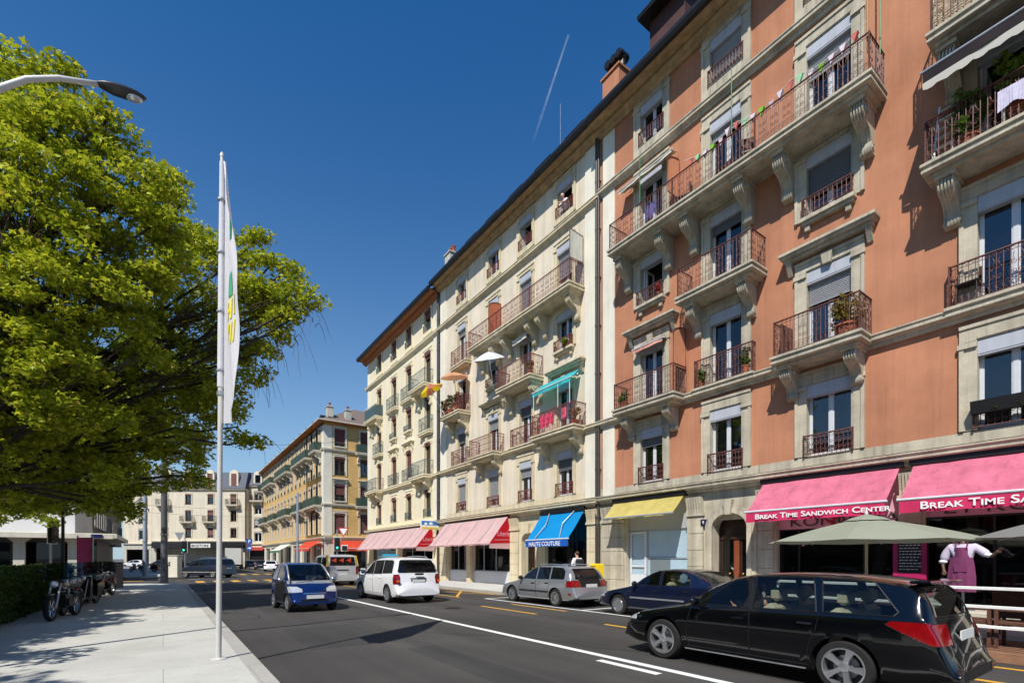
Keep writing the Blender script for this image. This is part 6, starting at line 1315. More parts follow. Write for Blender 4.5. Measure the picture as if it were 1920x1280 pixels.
plant('dry brown plant at the right end of the pink cloth balcony',(XF-.5,17.35,7.95),.18,.25,.25,.6,20,LB); plant('green plant on the middle balcony of the cream house',(XF-.6,20.7,11.3),.16,.25,.22,.5,16,LG)
# planter trough, cloths, ladder, table
o=thing('planter_box','black planter trough hung on the lowest right window railing','planter',(XF-.18,2.66,5.05)); mb=MB(); mb.prism([(-.16,.42),(-.10,.12),(.08,.12),(.08,.42)],-.72,.72,'y'); mb.build('trough',M['black'],o)
cl=[(rnd.uniform(-.1,.06),rnd.uniform(-.7,.7),.16+.1*rnd.random()) for i in range(30)]; link('foliage',leaf_mesh(cl,8,(.08,.08,.05),.05,LG,'foliage'),o)
o=thing('table','white table with a checked cloth on the balcony at the right','table',(XF-.55,2.1,11.47)); mb=MB(); mb.bbox(-.35,.35,-.65,.65,.70,.74,.01); mb.build('tabletop',M['white'],o)
for sx in (-.3,.3):
    for sy in (-.6,.6): mb=MB(); mb.box(sx-.025,sx+.025,sy-.025,sy+.025,0,.70); mb.build('leg',M['white'],o)
o=thing('tablecloth','pale lilac checked cloth over the balcony table','tablecloth',(XF-.55,2.1,12.2)); mb=MB(); mb.bbox(-.38,.38,-.68,.68,.012,.03,.004); 
for y in range(28): yy=-.68+1.36*y/28; w=.02*math.sin(y*1.1); mb.poly([(-.385,yy,.02),(-.385,yy+1.36/28,.02),(-.39+w,yy+1.36/28,-.42-.06*math.sin(y*.5)),(-.39+w,yy,-.42-.06*math.sin((y-1)*.5))])
mb.build('cloth',pm('lilac_cloth',(206,200,222),.9,var=.12,scale=14),o)
o=thing('step_ladder','white folding step ladder leaning on the wall of the right balcony','ladder',(XF-.35,3.82,11.47))
for y in (-.18,.18): mb=MB(); mb.prism([(-.35,0),(-.29,0),(.26,1.75),(.20,1.75)],y-.02,y+.02,'y'); mb.build('rail',M['white'],o)
for k in range(6): mb=MB(); t=(k+.7)/6.3; mb.box(-.35+.55*t,-.24+.55*t,-.16,.16,1.75*t-.012,1.75*t+.012); mb.build('step',M['white'],o)
o=thing('reed_mat','woven beige reed mat fixed behind the highest right balcony railing','screen',(XF-1.0,.7,14.5)); mb=MB()
for i in range(60): y=3.22-5.9*i/60; mb.box(-.012,.012,y-.085,y-.004,.08,1.0)
mb.build('mat',pm('beige_reed',(196,178,146),.9,var=.3,scale=7,streak=.2),o)
def hanging(label,cat,name,X,Y0,Y1,z,h,mat,wav=.03):
    o=thing(name,label,cat,(X,(Y0+Y1)/2,z)); mb=MB(); n=16; W=Y0-Y1
    for i in range(n):
        f=lambda i,t:(wav*math.sin(i*1.3+t*2)-.02,W/2-W*i/n,-h*t*(1+.12*math.sin(i*.9)))
        for j in range(4): mb.poly([f(i,j/4),f(i+1,j/4),f(i+1,(j+1)/4),f(i,(j+1)/4)])
    mb.build('cloth',mat,o,smooth=True)
hanging('hot pink blanket hung inside the turquoise awning balcony, left one','blanket','blanket',XF-.80,19.6,18.5,8.85,.62,pm('hot_pink_cloth',(236,70,110),.9,var=.15,scale=5)); hanging('smaller pink cloth hung inside the turquoise awning balcony','cloth','cloth',XF-.80,17.95,17.6,8.85,.5,pm('pink_cloth',(226,90,120),.9,var=.1,scale=5))
hanging('violet towel hung low on the long balcony railing of the terracotta house','towel','towel',XF-1.0,12.75,12.2,15.35,.5,pm('violet_towel',(92,92,150),.9,var=.15,scale=8))
# balcony furniture on the long balcony
def small_chair(label,loc,rz,mat):
    o=thing('balcony_chair',label,'chair',loc,rz); mb=MB(); mb.bbox(-.22,.22,-.22,.22,.42,.46,.01); mb.build('seat',mat,o); mb=MB(); mb.bbox(-.22,.22,.19,.23,.50,.88,.01); mb.build('backrest',mat,o)
    for sx in (-.19,.19):
        for sy in (-.19,.21): mb=MB(); mb.tube([(sx,sy,0),(sx,sy,.46 if sy<0 else .86)],.014,5); mb.build('leg',M['iron_dark'],o)
small_chair('dark folding chair on the long balcony left of the middle window',(XF-.5,11.3,14.64),R(200),M['iron_dark']); small_chair('brown chair on the long balcony in front of the middle window',(XF-.5,9.75,14.64),R(250),M['wicker']); small_chair('brown chair on the long balcony right of the middle window',(XF-.45,8.9,14.64),R(120),M['wicker']); small_chair('dark chair behind the flush railing of the right lower window',(XF-.13,3.45,7.98),R(270),M['iron_dark'])
# bunting: string with pennants
o=thing('bunting','string of coloured pennants sagging along the long balcony of the terracotta house','bunting',(XF-1.0,11.0,16.0)); cols=[pm('pennant_%s'%n,c,.9,var=.1,scale=9) for n,c in (('blue',(70,170,210)),('pale',(222,206,214)),('green',(120,200,40)),('pink',(222,150,170)),('mint',(150,210,160)),('red',(206,110,100)))]
sp=[]; 
for i in range(41): t=i/40; sp.append((0,-5.7*t,.05-.22*abs(math.sin(t*math.pi*3))))
mb=MB(); mb.tube(sp,.006,4); mb.build('string',M['white'],o)
for i in range(1,20):
    a=sp[i*2]; mb=MB(); mb.prism([(a[1]-.085,a[2]),(a[1]+.085,a[2]),(a[1]+.01,a[2]-.26)],-.004+.05*rnd.uniform(-1,1),.002+.05,'x'); mb.build('pennant',cols[(i*5)%6 if i%3 else 1],o)
o=None
for k,(Y,x,z0,z1,l) in enumerate(((13.0,1.02,15.6,17.6,'thin green net pole rising from the long balcony near its left end'),(9.15,1.02,15.6,17.9,'thin green net pole rising from the middle of the long balcony'),(5.3,.98,15.6,18.0,'thin green net pole at the right corner of the long balcony'),(5.22,.35,15.9,18.0,'thin green net pole against the wall past the long balcony'))):
    o=thing('net_pole',l,'pole',(XF-x,Y,z0),0,'green net poles'); mb=MB(); mb.tube([(0,0,-.4),(0,0,z1-z0)],.017,6); mb.build('rod',M.setdefault('green_pole',pm('green_pole',(30,130,70),.5,var=.05)),o); mb=MB(); mb.lathe([(.024,-.03),(.024,.03)],(0,0,0),'z',8); mb.build('clip',M['black'],o)
# parasols on the cream house balconies
def parasol(label,loc,h,r,rise,tilt,mats,n=8,name='parasol',group=None,pole=M['white'],cap=False,val=0.06):
    o=thing(name,label,'parasol',loc,0,group); o.rotation_euler=tilt; mb=MB(); mb.tube([(0,0,0),(0,0,h)],.02 if r<1.4 else .028,8); mb.build('pole',pole,o,smooth=40)
    mb=MB(); K=4
    for i in range(n):
        a0,a1=2*math.pi*i/n,2*math.pi*(i+1)/n
        for k in range(K):
            def P(a,t,mid=0): rr=r*t; return (rr*math.cos(a),rr*math.sin(a),h-rise*(t**1.25)+.05*t*(1-t))
            am=(a0+a1)/2
            for s0,s1 in ((a0,am),(am,a1)):
                q=[]
                for a,t in ((s0,k/K),(s1,k/K),(s1,(k+1)/K),(s0,(k+1)/K)):
                    p=list(P(a,t)); 
                    if a==am: f=math.cos(math.pi/n)*.985; p[0]*=f; p[1]*=f; p[2]-=.02*t
                    q.append(p)
                mb.poly(q,i%len(mats))
            
        e0,e1=(r*math.cos(a0),r*math.sin(a0),h-rise),(r*math.cos(a1),r*math.sin(a1),h-rise); 
    mb.build('canopy',mats,o,smooth=35)
    for i in range(n):
        a=2*math.pi*i/n; mb=MB(); mb.tube([(.03*math.cos(a),.03*math.sin(a),h-.06),(r*.98*math.cos(a),r*.98*math.sin(a),h-rise-.02)],.009,4); mb.build('rib',pole,o)
    if cap: mb=MB(); mb.lathe([(r*.22,h-rise*.10+.0),(r*.15,h+.02),(.04,h+.09)],(0,0,0),'z',n); mb.build('vent_cap',mats[0],o); mb=MB(); mb.lathe([(.03,h+.05),(.035,h+.12),(.01,h+.2)],(0,0,0),'z',8); mb.build('finial',M['pvc'],o)
    return o
parasol('white parasol tilted over the small window of the cream house',(XF-.35,24.6,11.7),2.1,.95,.4,(R(14),R(-20),0),[cloth_mat('white_parasol',(226,228,236),.35,.03)])
parasol('yellow and brick parasol tilted out over the green balcony of the cream house',(XF-.8,29.9,11.3),2.3,.9,.42,(R(-10),R(-28),0),[cloth_mat('yellow_parasol',(230,200,40),.35,.05),cloth_mat('brick_parasol',(190,110,90),.3,.05)])
parasol('faded salmon parasol above the right part of the green balcony',(XF-.5,28.7,11.3),2.55,.95,.35,(R(6),R(-10),0),[cloth_mat('salmon_parasol',(214,158,120),.35,.06)])
# ------------------------------------------------------------------ street furniture
def on_Y(px,py,Y): u=(px-960)/FPX; d=Y/(CS-u*SN); return Vector((d*(u*CS+SN),Y,EYE+(HOR-py)*d/FPX))
o=thing('street_lamp','curved arm street lamp reaching in from the upper left edge','street lamp',(-3.6,10.0,.12)); b=Vector((-3.6,10,.12))
tip=on_Y(183,158,10.0)-b; pts=[(0,0,0),(0,0,4.0),(0,0,6.6)]+[tuple(on_Y(px,py,10.0)-b) for px,py in ((-95,245),(-40,190),(0,166),(50,149),(110,147),(183,158))]
mb=MB(); mb.tube([(0,0,0),(0,0,.9)],.10,12); mb.tube(pts,[.075,.068,.062,.055,.05,.046,.042,.04,.038],12); mb.build('post',M['galv'],o,smooth=True)
e=on_Y(275,187,10.0)-b; ax=(e-tip); Lh=ax.length; Mx=Matrix.Translation(tip)@ax.to_track_quat('X','Z').to_matrix().to_4x4()
mb=MB(); prof=[(.0,.05),(.12,.085),(.3,.12),(.55,.125),(.8,.10),(.95,.05),(1.0,.015)]; n=14
t=MB()
for x,w in prof:
    for q in range(n): a=2*math.pi*q/n; t.v.append((x*Lh,w*math.cos(a),w*(.42 if math.sin(a)>0 else .62)*math.sin(a)+.01))
for i in range(len(prof)-1):
    for q in range(n): q2=(q+1)%n; t.f.append((i*n+q,i*n+q2,(i+1)*n+q2,(i+1)*n+q)); t.m.append(0)
mb.add(t,Mx); mb.build('lamp_head',pm('dark_lamp_housing',(64,64,66),.35,.3,var=.1),o,smooth=True)
t=MB(); t.blob((Lh*.72,0,-.045),(Lh*.2,.085,.035),12,6); mb=MB(); mb.add(t,Mx); mb.build('lens',M['clear_lens'],o,smooth=True)
# flagpole and banner
FP=(.69,8.735,.12); o=thing('flagpole','tall pale grey flagpole standing at the kerb','flagpole',FP)
mb=MB(); mb.tube([(0,0,-.02),(0,0,3.4),(0,0,7.66)],[.041,.036,.025],14); mb.lathe([(.03,7.66),(.028,7.7),(.004,7.74)],(0,0,0),'z',12); mb.build('pole',M['galv'],o,smooth=40)
mb=MB(); mb.lathe([(.11,0),(.11,.012),(.06,.03)],(0,0,0),'z',16); mb.build('base_plate',M['galv'],o)
mb=MB(); mb.lathe([(.050,-.03),(.050,.03)],(0,0,4.05),'z',12); mb.build('collar',M['steel'],o)
fl=thing('banner','long white banner hanging edge on from the flagpole, printed yellow and green','flag',(FP[0],FP[1],3.72)); mb=MB(); nz,nw=44,10
def ban(i,j):
    t=i/nz; z=.0+4.0*t; w=1.0*min(1,(.02+1.35*(1-t)**.8))*(.80 if t<.06 else 1); s=j/nw*w; f=.05*math.sin(t*7+j*.45)*j/nw+.03*math.sin(t*17+j)*j/nw
    lift=-.15*(1-t)*j/nw
    return (.040+s*.085+f*.6, -s*.985, z+lift+(0 if i else -.0))
for i in range(nz):
    for j in range(nw): mb.poly([ban(i,j),ban(i,j+1),ban(i+1,j+1),ban(i+1,j)])
WB_=cloth_mat('white_banner',(240,240,244),.4,.02); mb.build('cloth',WB_,fl,smooth=True)
mb=MB(); mb.tube([(0,0,.55),(0,0,2.2),(0,0,3.98)],[.045,.041,.033],12); mb.build('sleeve',WB_,fl,smooth=40)
for z in (.8,1.7,2.6,3.4): mb=MB(); mb.lathe([(.060,-.012),(.060,.012)],(0,0,z),'z',10); mb.build('cord',M['steel'],fl)
LEAN=(R(.20),R(.33),0); o.rotation_euler=LEAN; fl.rotation_euler=LEAN; fl.location=(FP[0]+3.6*math.sin(R(.33)),FP[1]-3.6*math.sin(R(.20)),3.72)
def on_ban(u,v):   # u across 0..1, v up 0..1
    i=min(nz-1,int(v*nz)); j=min(nw-1,int(u*nw)); a,b_,c,d=[Vector(ban(*q)) for q in ((i,j),(i,j+1),(i+1,j),(i+1,j+1))]; fu,fv=u*nw-j,v*nz-i
    p=(a*(1-fu)+b_*fu)*(1-fv)+(c*(1-fu)+d*fu)*fv; return p+Vector((-.010,-.004,0))
def print_patch(name,pts,mat):
    mb=MB(); c=[on_ban(*p) for p in pts]; mb.poly(c); mb.build(name,mat,fl)
YP=pm('yellow_print',(222,208,50),.8,var=.03); GP=pm('green_print',(70,160,120),.8,var=.03); BP=pm('dark_green_print',(30,110,90),.8,var=.03)
for a,m in (([(.45,.36),(.52,.36),(.52,.43),(.45,.43)],YP),([(.60,.36),(.68,.36),(.68,.44),(.60,.44)],YP),([(.52,.385),(.60,.39),(.60,.405),(.52,.40)],YP),([(.74,.37),(.80,.37),(.80,.45),(.74,.45)],YP),
   ([(.44,.28),(.51,.28),(.51,.345),(.44,.345)],YP),([(.51,.31),(.58,.315),(.58,.345),(.51,.345)],YP),([(.64,.27),(.71,.265),(.71,.345),(.64,.345)],YP),([(.76,.27),(.82,.27),(.82,.35),(.76,.35)],YP),
   ([(.50,.445),(.70,.45),(.72,.54),(.52,.53)],GP),([(.66,.66),(.74,.67),(.80,.74),(.70,.81),(.66,.80)],BP)): print_patch('print',a,m)
def mast(label,px,py,h,r,mat,z=.12,name='lamp_mast'):
    p=on_ground(px,py,z); o=thing(name,label,'mast',p); mb=MB(); mb.tube([(0,0,0),(0,0,1.2)],r*1.12,14); mb.tube([(0,0,1.2),(0,0,h)],[r,r*.8],14); mb.build('pole',mat,o,smooth=40)
    mb=MB(); mb.lathe([(r*1.3,0),(r*1.3,.06),(r*1.05,.1)],(0,0,0),'z',14); mb.build('base',mat,o); mb=MB(); mb.lathe([(r*1.16,0),(r*1.16,.08)],(0,0,3.0),'z',14); mb.build('band',M['steel'],o); return o
mast('thick dark grey mast at the end of the left pavement',308,1093,9.5,.19,M['dark_pole']); mast('pale blue grey mast on the far pavement left of the dark mast',272,1080,10.5,.17,M['blue_pole'])
mast('slim blue grey mast in front of the ochre house balconies',558,1079,7.4,.11,M['blue_pole'],.13)
mast('thin dark pole behind the hedge between maple and motorbikes',118,1128,7.0,.05,M['black'],.12,'sign_pole')
GRN=emit_mat('green_signal',(.05,.9,.55),1.6); OFF=pm('unlit_signal',(30,26,24),.3,var=.05)
def signal(label,loc,rz,k=1.0,yield_=True,lit=True):
    o=thing('traffic_light',label,'traffic light',loc,rz); H=2.35; mb=MB(); mb.tube([(0,0,0),(0,0,4.2 if yield_ else 3.4)],.055,10); mb.build('post',M['steel'],o,smooth=40)
    mb=MB(); mb.bbox(-.20*k,.20*k,-.22,-.08,H,H+1.05*k,.03); mb.build('housing',M['black'],o); mb=MB(); mb.box(-.29*k,.29*k,-.075,-.06,H-.1,H+1.15*k); mb.build('backboard',M['white'],o); mb=MB(); mb.box(-.255*k,.255*k,-.085,-.076,H-.065,H+1.115*k); mb.build('backboard_face',M['black'],o)
    for i,m in enumerate((GRN if lit else OFF,OFF,OFF)): mb=MB(); mb.lathe([(.10*k,-.235),(.10*k,-.222)],(0,0,H+(.19+.33*i)*k),'y',14); mb.build('lens',m,o); mb=MB(); mb.tube([(.11*k*math.cos(a),-.30,H+(.19+.33*i)*k+.11*k*math.sin(a)) for a in [math.pi*q/8 for q in range(9)]],.012,4); mb.build('visor',M['black'],o)
    return o
def give_way(o,x,z,s,back=False):
    mb=MB(); mb.prism([(x-s,z+s*.85),(x+s,z+s*.85),(x,z-s*.85)],-.03,-.015,'y'); p=mb.build('give_way_sign',M['red_paint'] if not back else M['steel'],o)
    if not back: mb=MB(); mb.prism([(x-s*.72,z+s*.69),(x+s*.72,z+s*.69),(x,z-s*.55)],-.036,-.031,'y'); mb.build('sign_face',M['white'],p)
p=at_depth(632,HOR,45); o=signal('traffic light showing green above the silver van roof',(p.x,p.y,.12),R(-12)); give_way(o,.55,3.95,.5)
mb=MB(); mb.bbox(.42,.86,-.2,-.08,2.3,2.72,.03); mb.build('display',M['black'],o); mb=MB(); mb.box(.36,.92,-.075,-.06,2.22,2.80); mb.build('display_board',M['white'],o)
p=at_depth(347,HOR,50); o=signal('traffic light showing green left of the corner shop sign',(p.x,p.y,.0),R(-35)); give_way(o,-.55,3.9,.5,True)
p=at_depth(95,HOR,24); o=signal('unlit dark traffic light behind the hedge',(p.x,p.y,.12),R(60),1.0,False,False)
p=at_depth(468,HOR,85); o=thing('road_sign','blue parking and direction signs on a post at the street end','road sign',(p.x,p.y,.1),-YAW); mb=MB(); mb.tube([(0,0,0),(0,0,5.0)],.05,8); mb.build('post',M['steel'],o); mb=MB(); mb.box(-.5,.5,-.08,-.05,4.1,5.0); s1=mb.build('parking_sign',pm('sign_blue',(36,84,170),.4,var=.03),o); text('lettering','P',.8,M['white_text'],s1,(-.22,-.085,4.27),ext=.002); mb=MB(); mb.lathe([(.5,-.08),(.5,-.05)],(0,0,3.4),'y',20); s2=mb.build('direction_sign',s1.data.materials[0],o); mb=MB(); mb.prism([(-.3,3.33),(.05,3.33),(.05,3.18),(.34,3.4),(.05,3.62),(.05,3.47),(-.3,3.47)],-.09,-.081,'y'); mb.build('arrow',M['white_text'],s2)
p=on_ground(322,1082,.12); o=thing('utility_cabinet','white cabinet left of the crossing people carrier','cabinet',p,-YAW); mb=MB(); mb.bbox(-.65,.65,-.3,.3,0,1.75,.03); mb.build('body',M['pilaster'],o); mb=MB(); mb.bbox(-.70,.70,-.34,.34,1.75,1.83,.02); mb.build('lid',M['stone_grey'],o); mb=MB(); mb.prism([(-.1,.9),(.12,1.0),(.02,1.15),(.15,1.3),(-.12,1.22),(-.02,1.08)],-.305,-.301,'y'); mb.build('mark',M['black'],o)
p=on_ground(211,1101,.12); o=thing('utility_cabinet','dark grey cabinet at the end of the parked motorbikes','cabinet',p,-YAW); mb=MB(); mb.bbox(-.38,.38,-.25,.25,0,1.3,.03); mb.build('body',M['dark_clad'],o); mb=MB(); mb.bbox(-.42,.42,-.28,.28,1.3,1.36,.02); mb.build('lid',M['dark_clad'],o); mb=MB(); mb.box(-.36,.36,-.262,-.252,.08,1.24); mb.build('door',M['dark_pole'],o)
o=thing('advertising_column','slim red and violet advertising panel between hedge and pavilion','sign',tuple(on_ground(160,1104,.12)),-YAW); mb=MB(); mb.bbox(-.36,.36,-.08,.08,.25,2.6,.02); mb.build('panel',pm('red_violet_poster',(150,40,84),.5,var=.4,scale=2.2,tint=(1.2,.8,1.6)),o)
for x in (-.38,.38): mb=MB(); mb.tube([(x,0,0),(x,0,2.7)],.035,8); mb.build('post',M['steel'],o)
o=thing('projecting_sign','blue white and yellow shop sign projecting between the two faded pink awnings','shop sign',(XF,32.15,3.75)); mb=MB(); mb.bbox(-1.55,-.15,-.07,.07,0,.62,.02); p=mb.build('box',M['white'],o)
mb=MB(); mb.box(-1.53,-.17,-.078,-.071,.30,.60); mb.build('blue_field',pm('sign_sky_blue',(50,120,190),.5,var=.05),p); mb=MB(); mb.box(-1.53,-.17,-.078,-.071,.02,.15); mb.build('yellow_field',pm('sign_yellow',(226,190,60),.5,var=.05),p); mb=MB(); mb.blob((-1.2,-.08,.36),(.12,.01,.12),10,5); mb.blob((-.8,-.08,.40),(.16,.01,.10),10,5); mb.build('cloud_print',M['white'],p); mb=MB(); mb.box(-.15,.0,-.02,.02,.1,.16); mb.build('bracket',M['black'],o)
o=thing('post_box','yellow letter box by the downpipe behind the silver estate','letter box',(15.6,15.6,.12),HALF); mb=MB(); mb.bbox(-.25,.25,-.2,.2,.6,1.32,.05); mb.build('box',pm('post_yellow',(238,200,20),.4,var=.04,coat=.3),o); mb=MB(); mb.box(-.15,.15,-.206,-.201,1.18,1.21); mb.build('slot',M['black'],o)
for x in (-.2,.2): mb=MB(); mb.tube([(x,0,0),(x,0,.61)],.03,8); mb.build('leg',M['steel'],o)
o=thing('hanging_lamp','small dish lamp hung on a cable at the left of the ochre roof','lamp',tuple(at_depth(490,838,48))); mb=MB(); mb.lathe([(.05,.25),(.16,.16),(.46,.02),(.48,-.04),(.40,-.06)],(0,0,0),'z',16); mb.build('shade',M['stone_grey'],o,smooth=40); mb=MB(); mb.blob((0,0,-.06),(.3,.3,.10),12,6); mb.build('bulb_cover',M['clear_lens'],o,smooth=True)
def cable(label,a,b,sag,r=.016):
    o=thing('overhead_cable',label,'cable',tuple(a),0,'overhead cables'); mb=MB(); a,b=Vector(a),Vector(b); mb.tube([a.lerp(b,i/16)-a-Vector((0,0,sag*4*(i/16)*(1-i/16))) for i in range(17)],r,4); mb.build('wire',M['black'],o)
lp=at_depth(490,838,48)
cable('thin cable from the cream corner house to the hanging dish lamp',(XF,47.0,13.4),(lp.x,lp.y,lp.z+.25),.25); cable('thin cable from the hanging dish lamp towards the maples',(lp.x,lp.y,lp.z+.25),(-5,46,14.6),.3)
cable('low thin cable crossing in front of the ochre house side',at_depth(700,905,60),at_depth(500,955,66),.2); cable('lower thin cable crossing in front of the mansard house',at_depth(560,968,70),at_depth(250,958,70),.3); cable('upper thin cable crossing in front of the mansard house',at_depth(560,955,70),at_depth(250,944,70),.3)
# vapour trail high in the sky
p0,p1=at_depth(1066,66,3000),at_depth(998,270,3000)
m,t,b=new_mat('vapour'); N=t.nodes; L=t.links; tr=N.new('ShaderNodeBsdfTransparent'); mx=N.new('ShaderNodeMixShader'); b.inputs['Base Color'].default_value=(.9,.9,.92,1); b.inputs['Roughness'].default_value=1
tc=N.new('ShaderNodeTexCoord'); nz_=N.new('ShaderNodeTexNoise'); nz_.inputs['Scale'].default_value=.02; nz_.inputs['Detail'].default_value=6; L.new(tc.outputs['Object'],nz_.inputs['Vector']); sx=N.new('ShaderNodeSeparateXYZ'); L.new(tc.outputs['Generated'],sx.inputs[0])
mr=N.new('ShaderNodeMapRange'); mr.inputs[1].default_value=0; mr.inputs[2].default_value=1; mr.inputs[3].default_value=.0; mr.inputs[4].default_value=.17; L.new(sx.outputs['Z'],mr.inputs[0]); mm=N.new('ShaderNodeMath'); mm.operation='MULTIPLY'; L.new(mr.outputs[0],mm.inputs[0]); L.new(nz_.outputs['Fac'],mm.inputs[1]); 
L.new(mm.outputs[0],mx.inputs[0]); L.new(tr.outputs[0],mx.inputs[1]); L.new(b.outputs[0],mx.inputs[2]); L.new(mx.outputs[0],N['Material Output'].inputs['Surface'])
o=thing('vapour_trail','thin white aircraft vapour trail fading in the blue sky','vapour trail',tuple(p1)); mb=MB()
for off in (-3.6,3.6): d=Vector((CS,-SN,0))*off; mb.tube([p1-p1+d*.2,(p0-p1)*.5+d*.6,p0-p1+d],[8,5.5,2.2],8)
mb.build('vapour',m,o,smooth=True)
# ------------------------------------------------------------------ motorbikes and scooters
def motorbike(label,loc,rz,body,group,scooter=False,name=None,screen=False):
    o=thing(name or ('scooter' if scooter else 'motorbike'),label,'scooter' if scooter else 'motorbike',loc,rz,group); r=.31 if not scooter else .24; wb=1.42 if not scooter else 1.25
    for x in (0,wb):
        mb=MB(); n=28; w=.055 if not scooter else .05; mb.lathe([(r-.08,-w*.7),(r-.03,-w),(r-.005,-w*.6),(r,0),(r-.005,w*.6),(r-.03,w),(r-.08,w*.7)],(x,0,r),'y',n,caps=False); wh=mb.build('wheel',M['rubber'],o,smooth=40)
        mb=MB(); mb.lathe([(r-.085,-.03),(r-.075,-.03),(r-.075,.03),(r-.085,.03)],(x,0,r),'y',n,caps=False); mb.lathe([(.05,-.05),(.05,.05)],(x,0,r),'y',10)
        for i in range(7): a=i*.9; mb.tube([(x+.04*math.cos(a),0,r+.04*math.sin(a)),(x+(r-.08)*math.cos(a),0,r+(r-.08)*math.sin(a))],.010,4)
        mb.lathe([(.13,.052),(.13,.058),(.09,.058),(.09,.052)],(x,0,r),'y',16,caps=False); mb.build('rim',M['alloy'],wh)
    mb=MB(); 
    for y in (-.09,.09): mb.tube([(0,y,r),(.30,y,.92 if not scooter else .85)],.024 if not scooter else .018,8)
    mb.build('fork',M['steel'],o,smooth=40)
    mb=MB(); mb.tube([(.36,-.36,1.02),(.30,-.2,1.05),(.32,0,1.0),(.30,.2,1.05),(.36,.36,1.02)],.014,6); mb.build('handlebar',M['black'],o)
    for s in (-1,1): mb=MB(); mb.tube([(.32,s*.25,1.04),(.26,s*.3,1.2)],.008,4); mb.blob((.25,s*.31,1.22),(.02,.07,.045),8,5); mb.build('mirror',M['black'],o)
    mb=MB(); mb.blob((.17,0,.90),(.08,.09,.09),10,6); mb.build('headlight',M['clear_lens'],o,smooth=True)
    mb=MB(); mb.blob((-.02,0,2*r+.03),(.24,.07,.035),10,5); mb.build('front_mudguard',body,o,smooth=True)
    if not scooter:
        mb=MB(); mb.blob((.55,0,.84),(.28,.15,.14),12,8); mb.build('tank',body,o,smooth=True); mb=MB(); mb.bbox(.72,1.45,-.12,.12,.76,.86,.03); mb.build('seat',M['black'],o)
        mb=MB(); mb.bbox(.42,.85,-.15,.15,.28,.62,.04); mb.lathe([(.09,-.2),(.09,.2)],(.55,0,.42),'y',12); mb.build('engine',M['zinc'],o); mb=MB(); mb.tube([(.3,0,.9),(.45,0,.3),(.95,0,.3),(wb,0,r)],.022,6); mb.tube([(.3,0,.92),(.8,0,.78),(1.5,0,.80)],.022,6); mb.tube([(.95,0,.3),(.9,0,.78)],.022,6); mb.build('frame',M['black'],o)
        mb=MB(); mb.tube([(.45,.14,.35),(.8,.16,.24),(1.5,.16,.38)],[.02,.03,.045],8); mb.build('exhaust',M['chrome'],o,smooth=40)
    else:
        mb=MB(); mb.prism([(.22,.3),(.34,.95),(.42,.95),(.46,.32),(.85,.28),(.9,.7),(1.5,.78),(1.55,.55),(1.2,.34),(.5,.2)],-.17,.17,'y'); mb.build('body',body,o); mb=MB(); mb.bbox(.82,1.5,-.14,.14,.78,.88,.03); mb.build('seat',M['black'],o)
    if screen: mb=MB(); mb.prism([(.22,.95),(.36,1.42),(.38,1.42),(.25,.95)],-.22,.22,'y'); mb.build('windscreen',M['car_glass'],o)
    mb=MB(); mb.tube([(.75,.1,.3),(.8,.34,.0)],.013,5); mb.build('kickstand',M['black'],o)
    mb=MB(); mb.blob((1.55 if not scooter else 1.56,0,.74),(.03,.07,.04),8,5); mb.build('tail_light',M['red_lens'],o,smooth=True); return o
BK=paint('black_bike_paint',(18,18,20),.2,.3); RDP=paint('dark_red_bike_paint',(96,20,24),.2,.3); GY=paint('grey_bike_paint',(90,94,98),.3,.35); WS=paint('white_scooter_paint',(214,216,214),.0,.35)
G='motorbikes parked along the hedge'
for i,(lab,bd,sc_,sr) in enumerate((('black motorbike with its spoked front wheel nearest us at the hedge end',BK,False,True),('grey tanked motorbike second in the row along the hedge',GY,False,False),('dark red motorbike third in the row along the hedge',RDP,False,True),('black scooter fourth in the row along the hedge',BK,True,False),('grey scooter fifth in the row along the hedge',GY,True,True),('black motorbike sixth in the row along the hedge',BK,False,True),('grey motorbike seventh in the row along the hedge',GY,False,False),('dark red scooter eighth in the row along the hedge',RDP,True,True),('black motorbike with a screen, last in the row before the dark cabinet',BK,False,True))):
    y=16.4+1.5*i; x=-2.25+.03*i; motorbike(lab,(x,y,.12),R(78+6*(i%3)),bd,G,sc_,screen=sr)
motorbike('black bicycle sized motorbike cut by the left picture edge',(-2.55,11.3,.12),R(168),BK,None)
p=at_depth(290,HOR,50)
for k,(px,lab,bd) in enumerate(((268,'dark scooter at the foot of the pale blue mast',BK),(290,'dark red scooter between the two masts',RDP),(306,'black scooter behind the thick dark mast',BK),(246,'grey scooter left of the pale blue mast',GY))): q=at_depth(px,HOR,58); motorbike(lab,(q.x,q.y,.12),R(-30),bd,'scooters on the far pavement',True)
q=at_depth(681,HOR,36.5); motorbike('white scooter with a top case beside the silver van',(q.x,q.y,.0),R(250),WS,None,True,screen=True); q=at_depth(700,HOR,42); motorbike('dark scooter behind the white people carrier roof',(q.x,q.y,.0),R(200),BK,None,True)
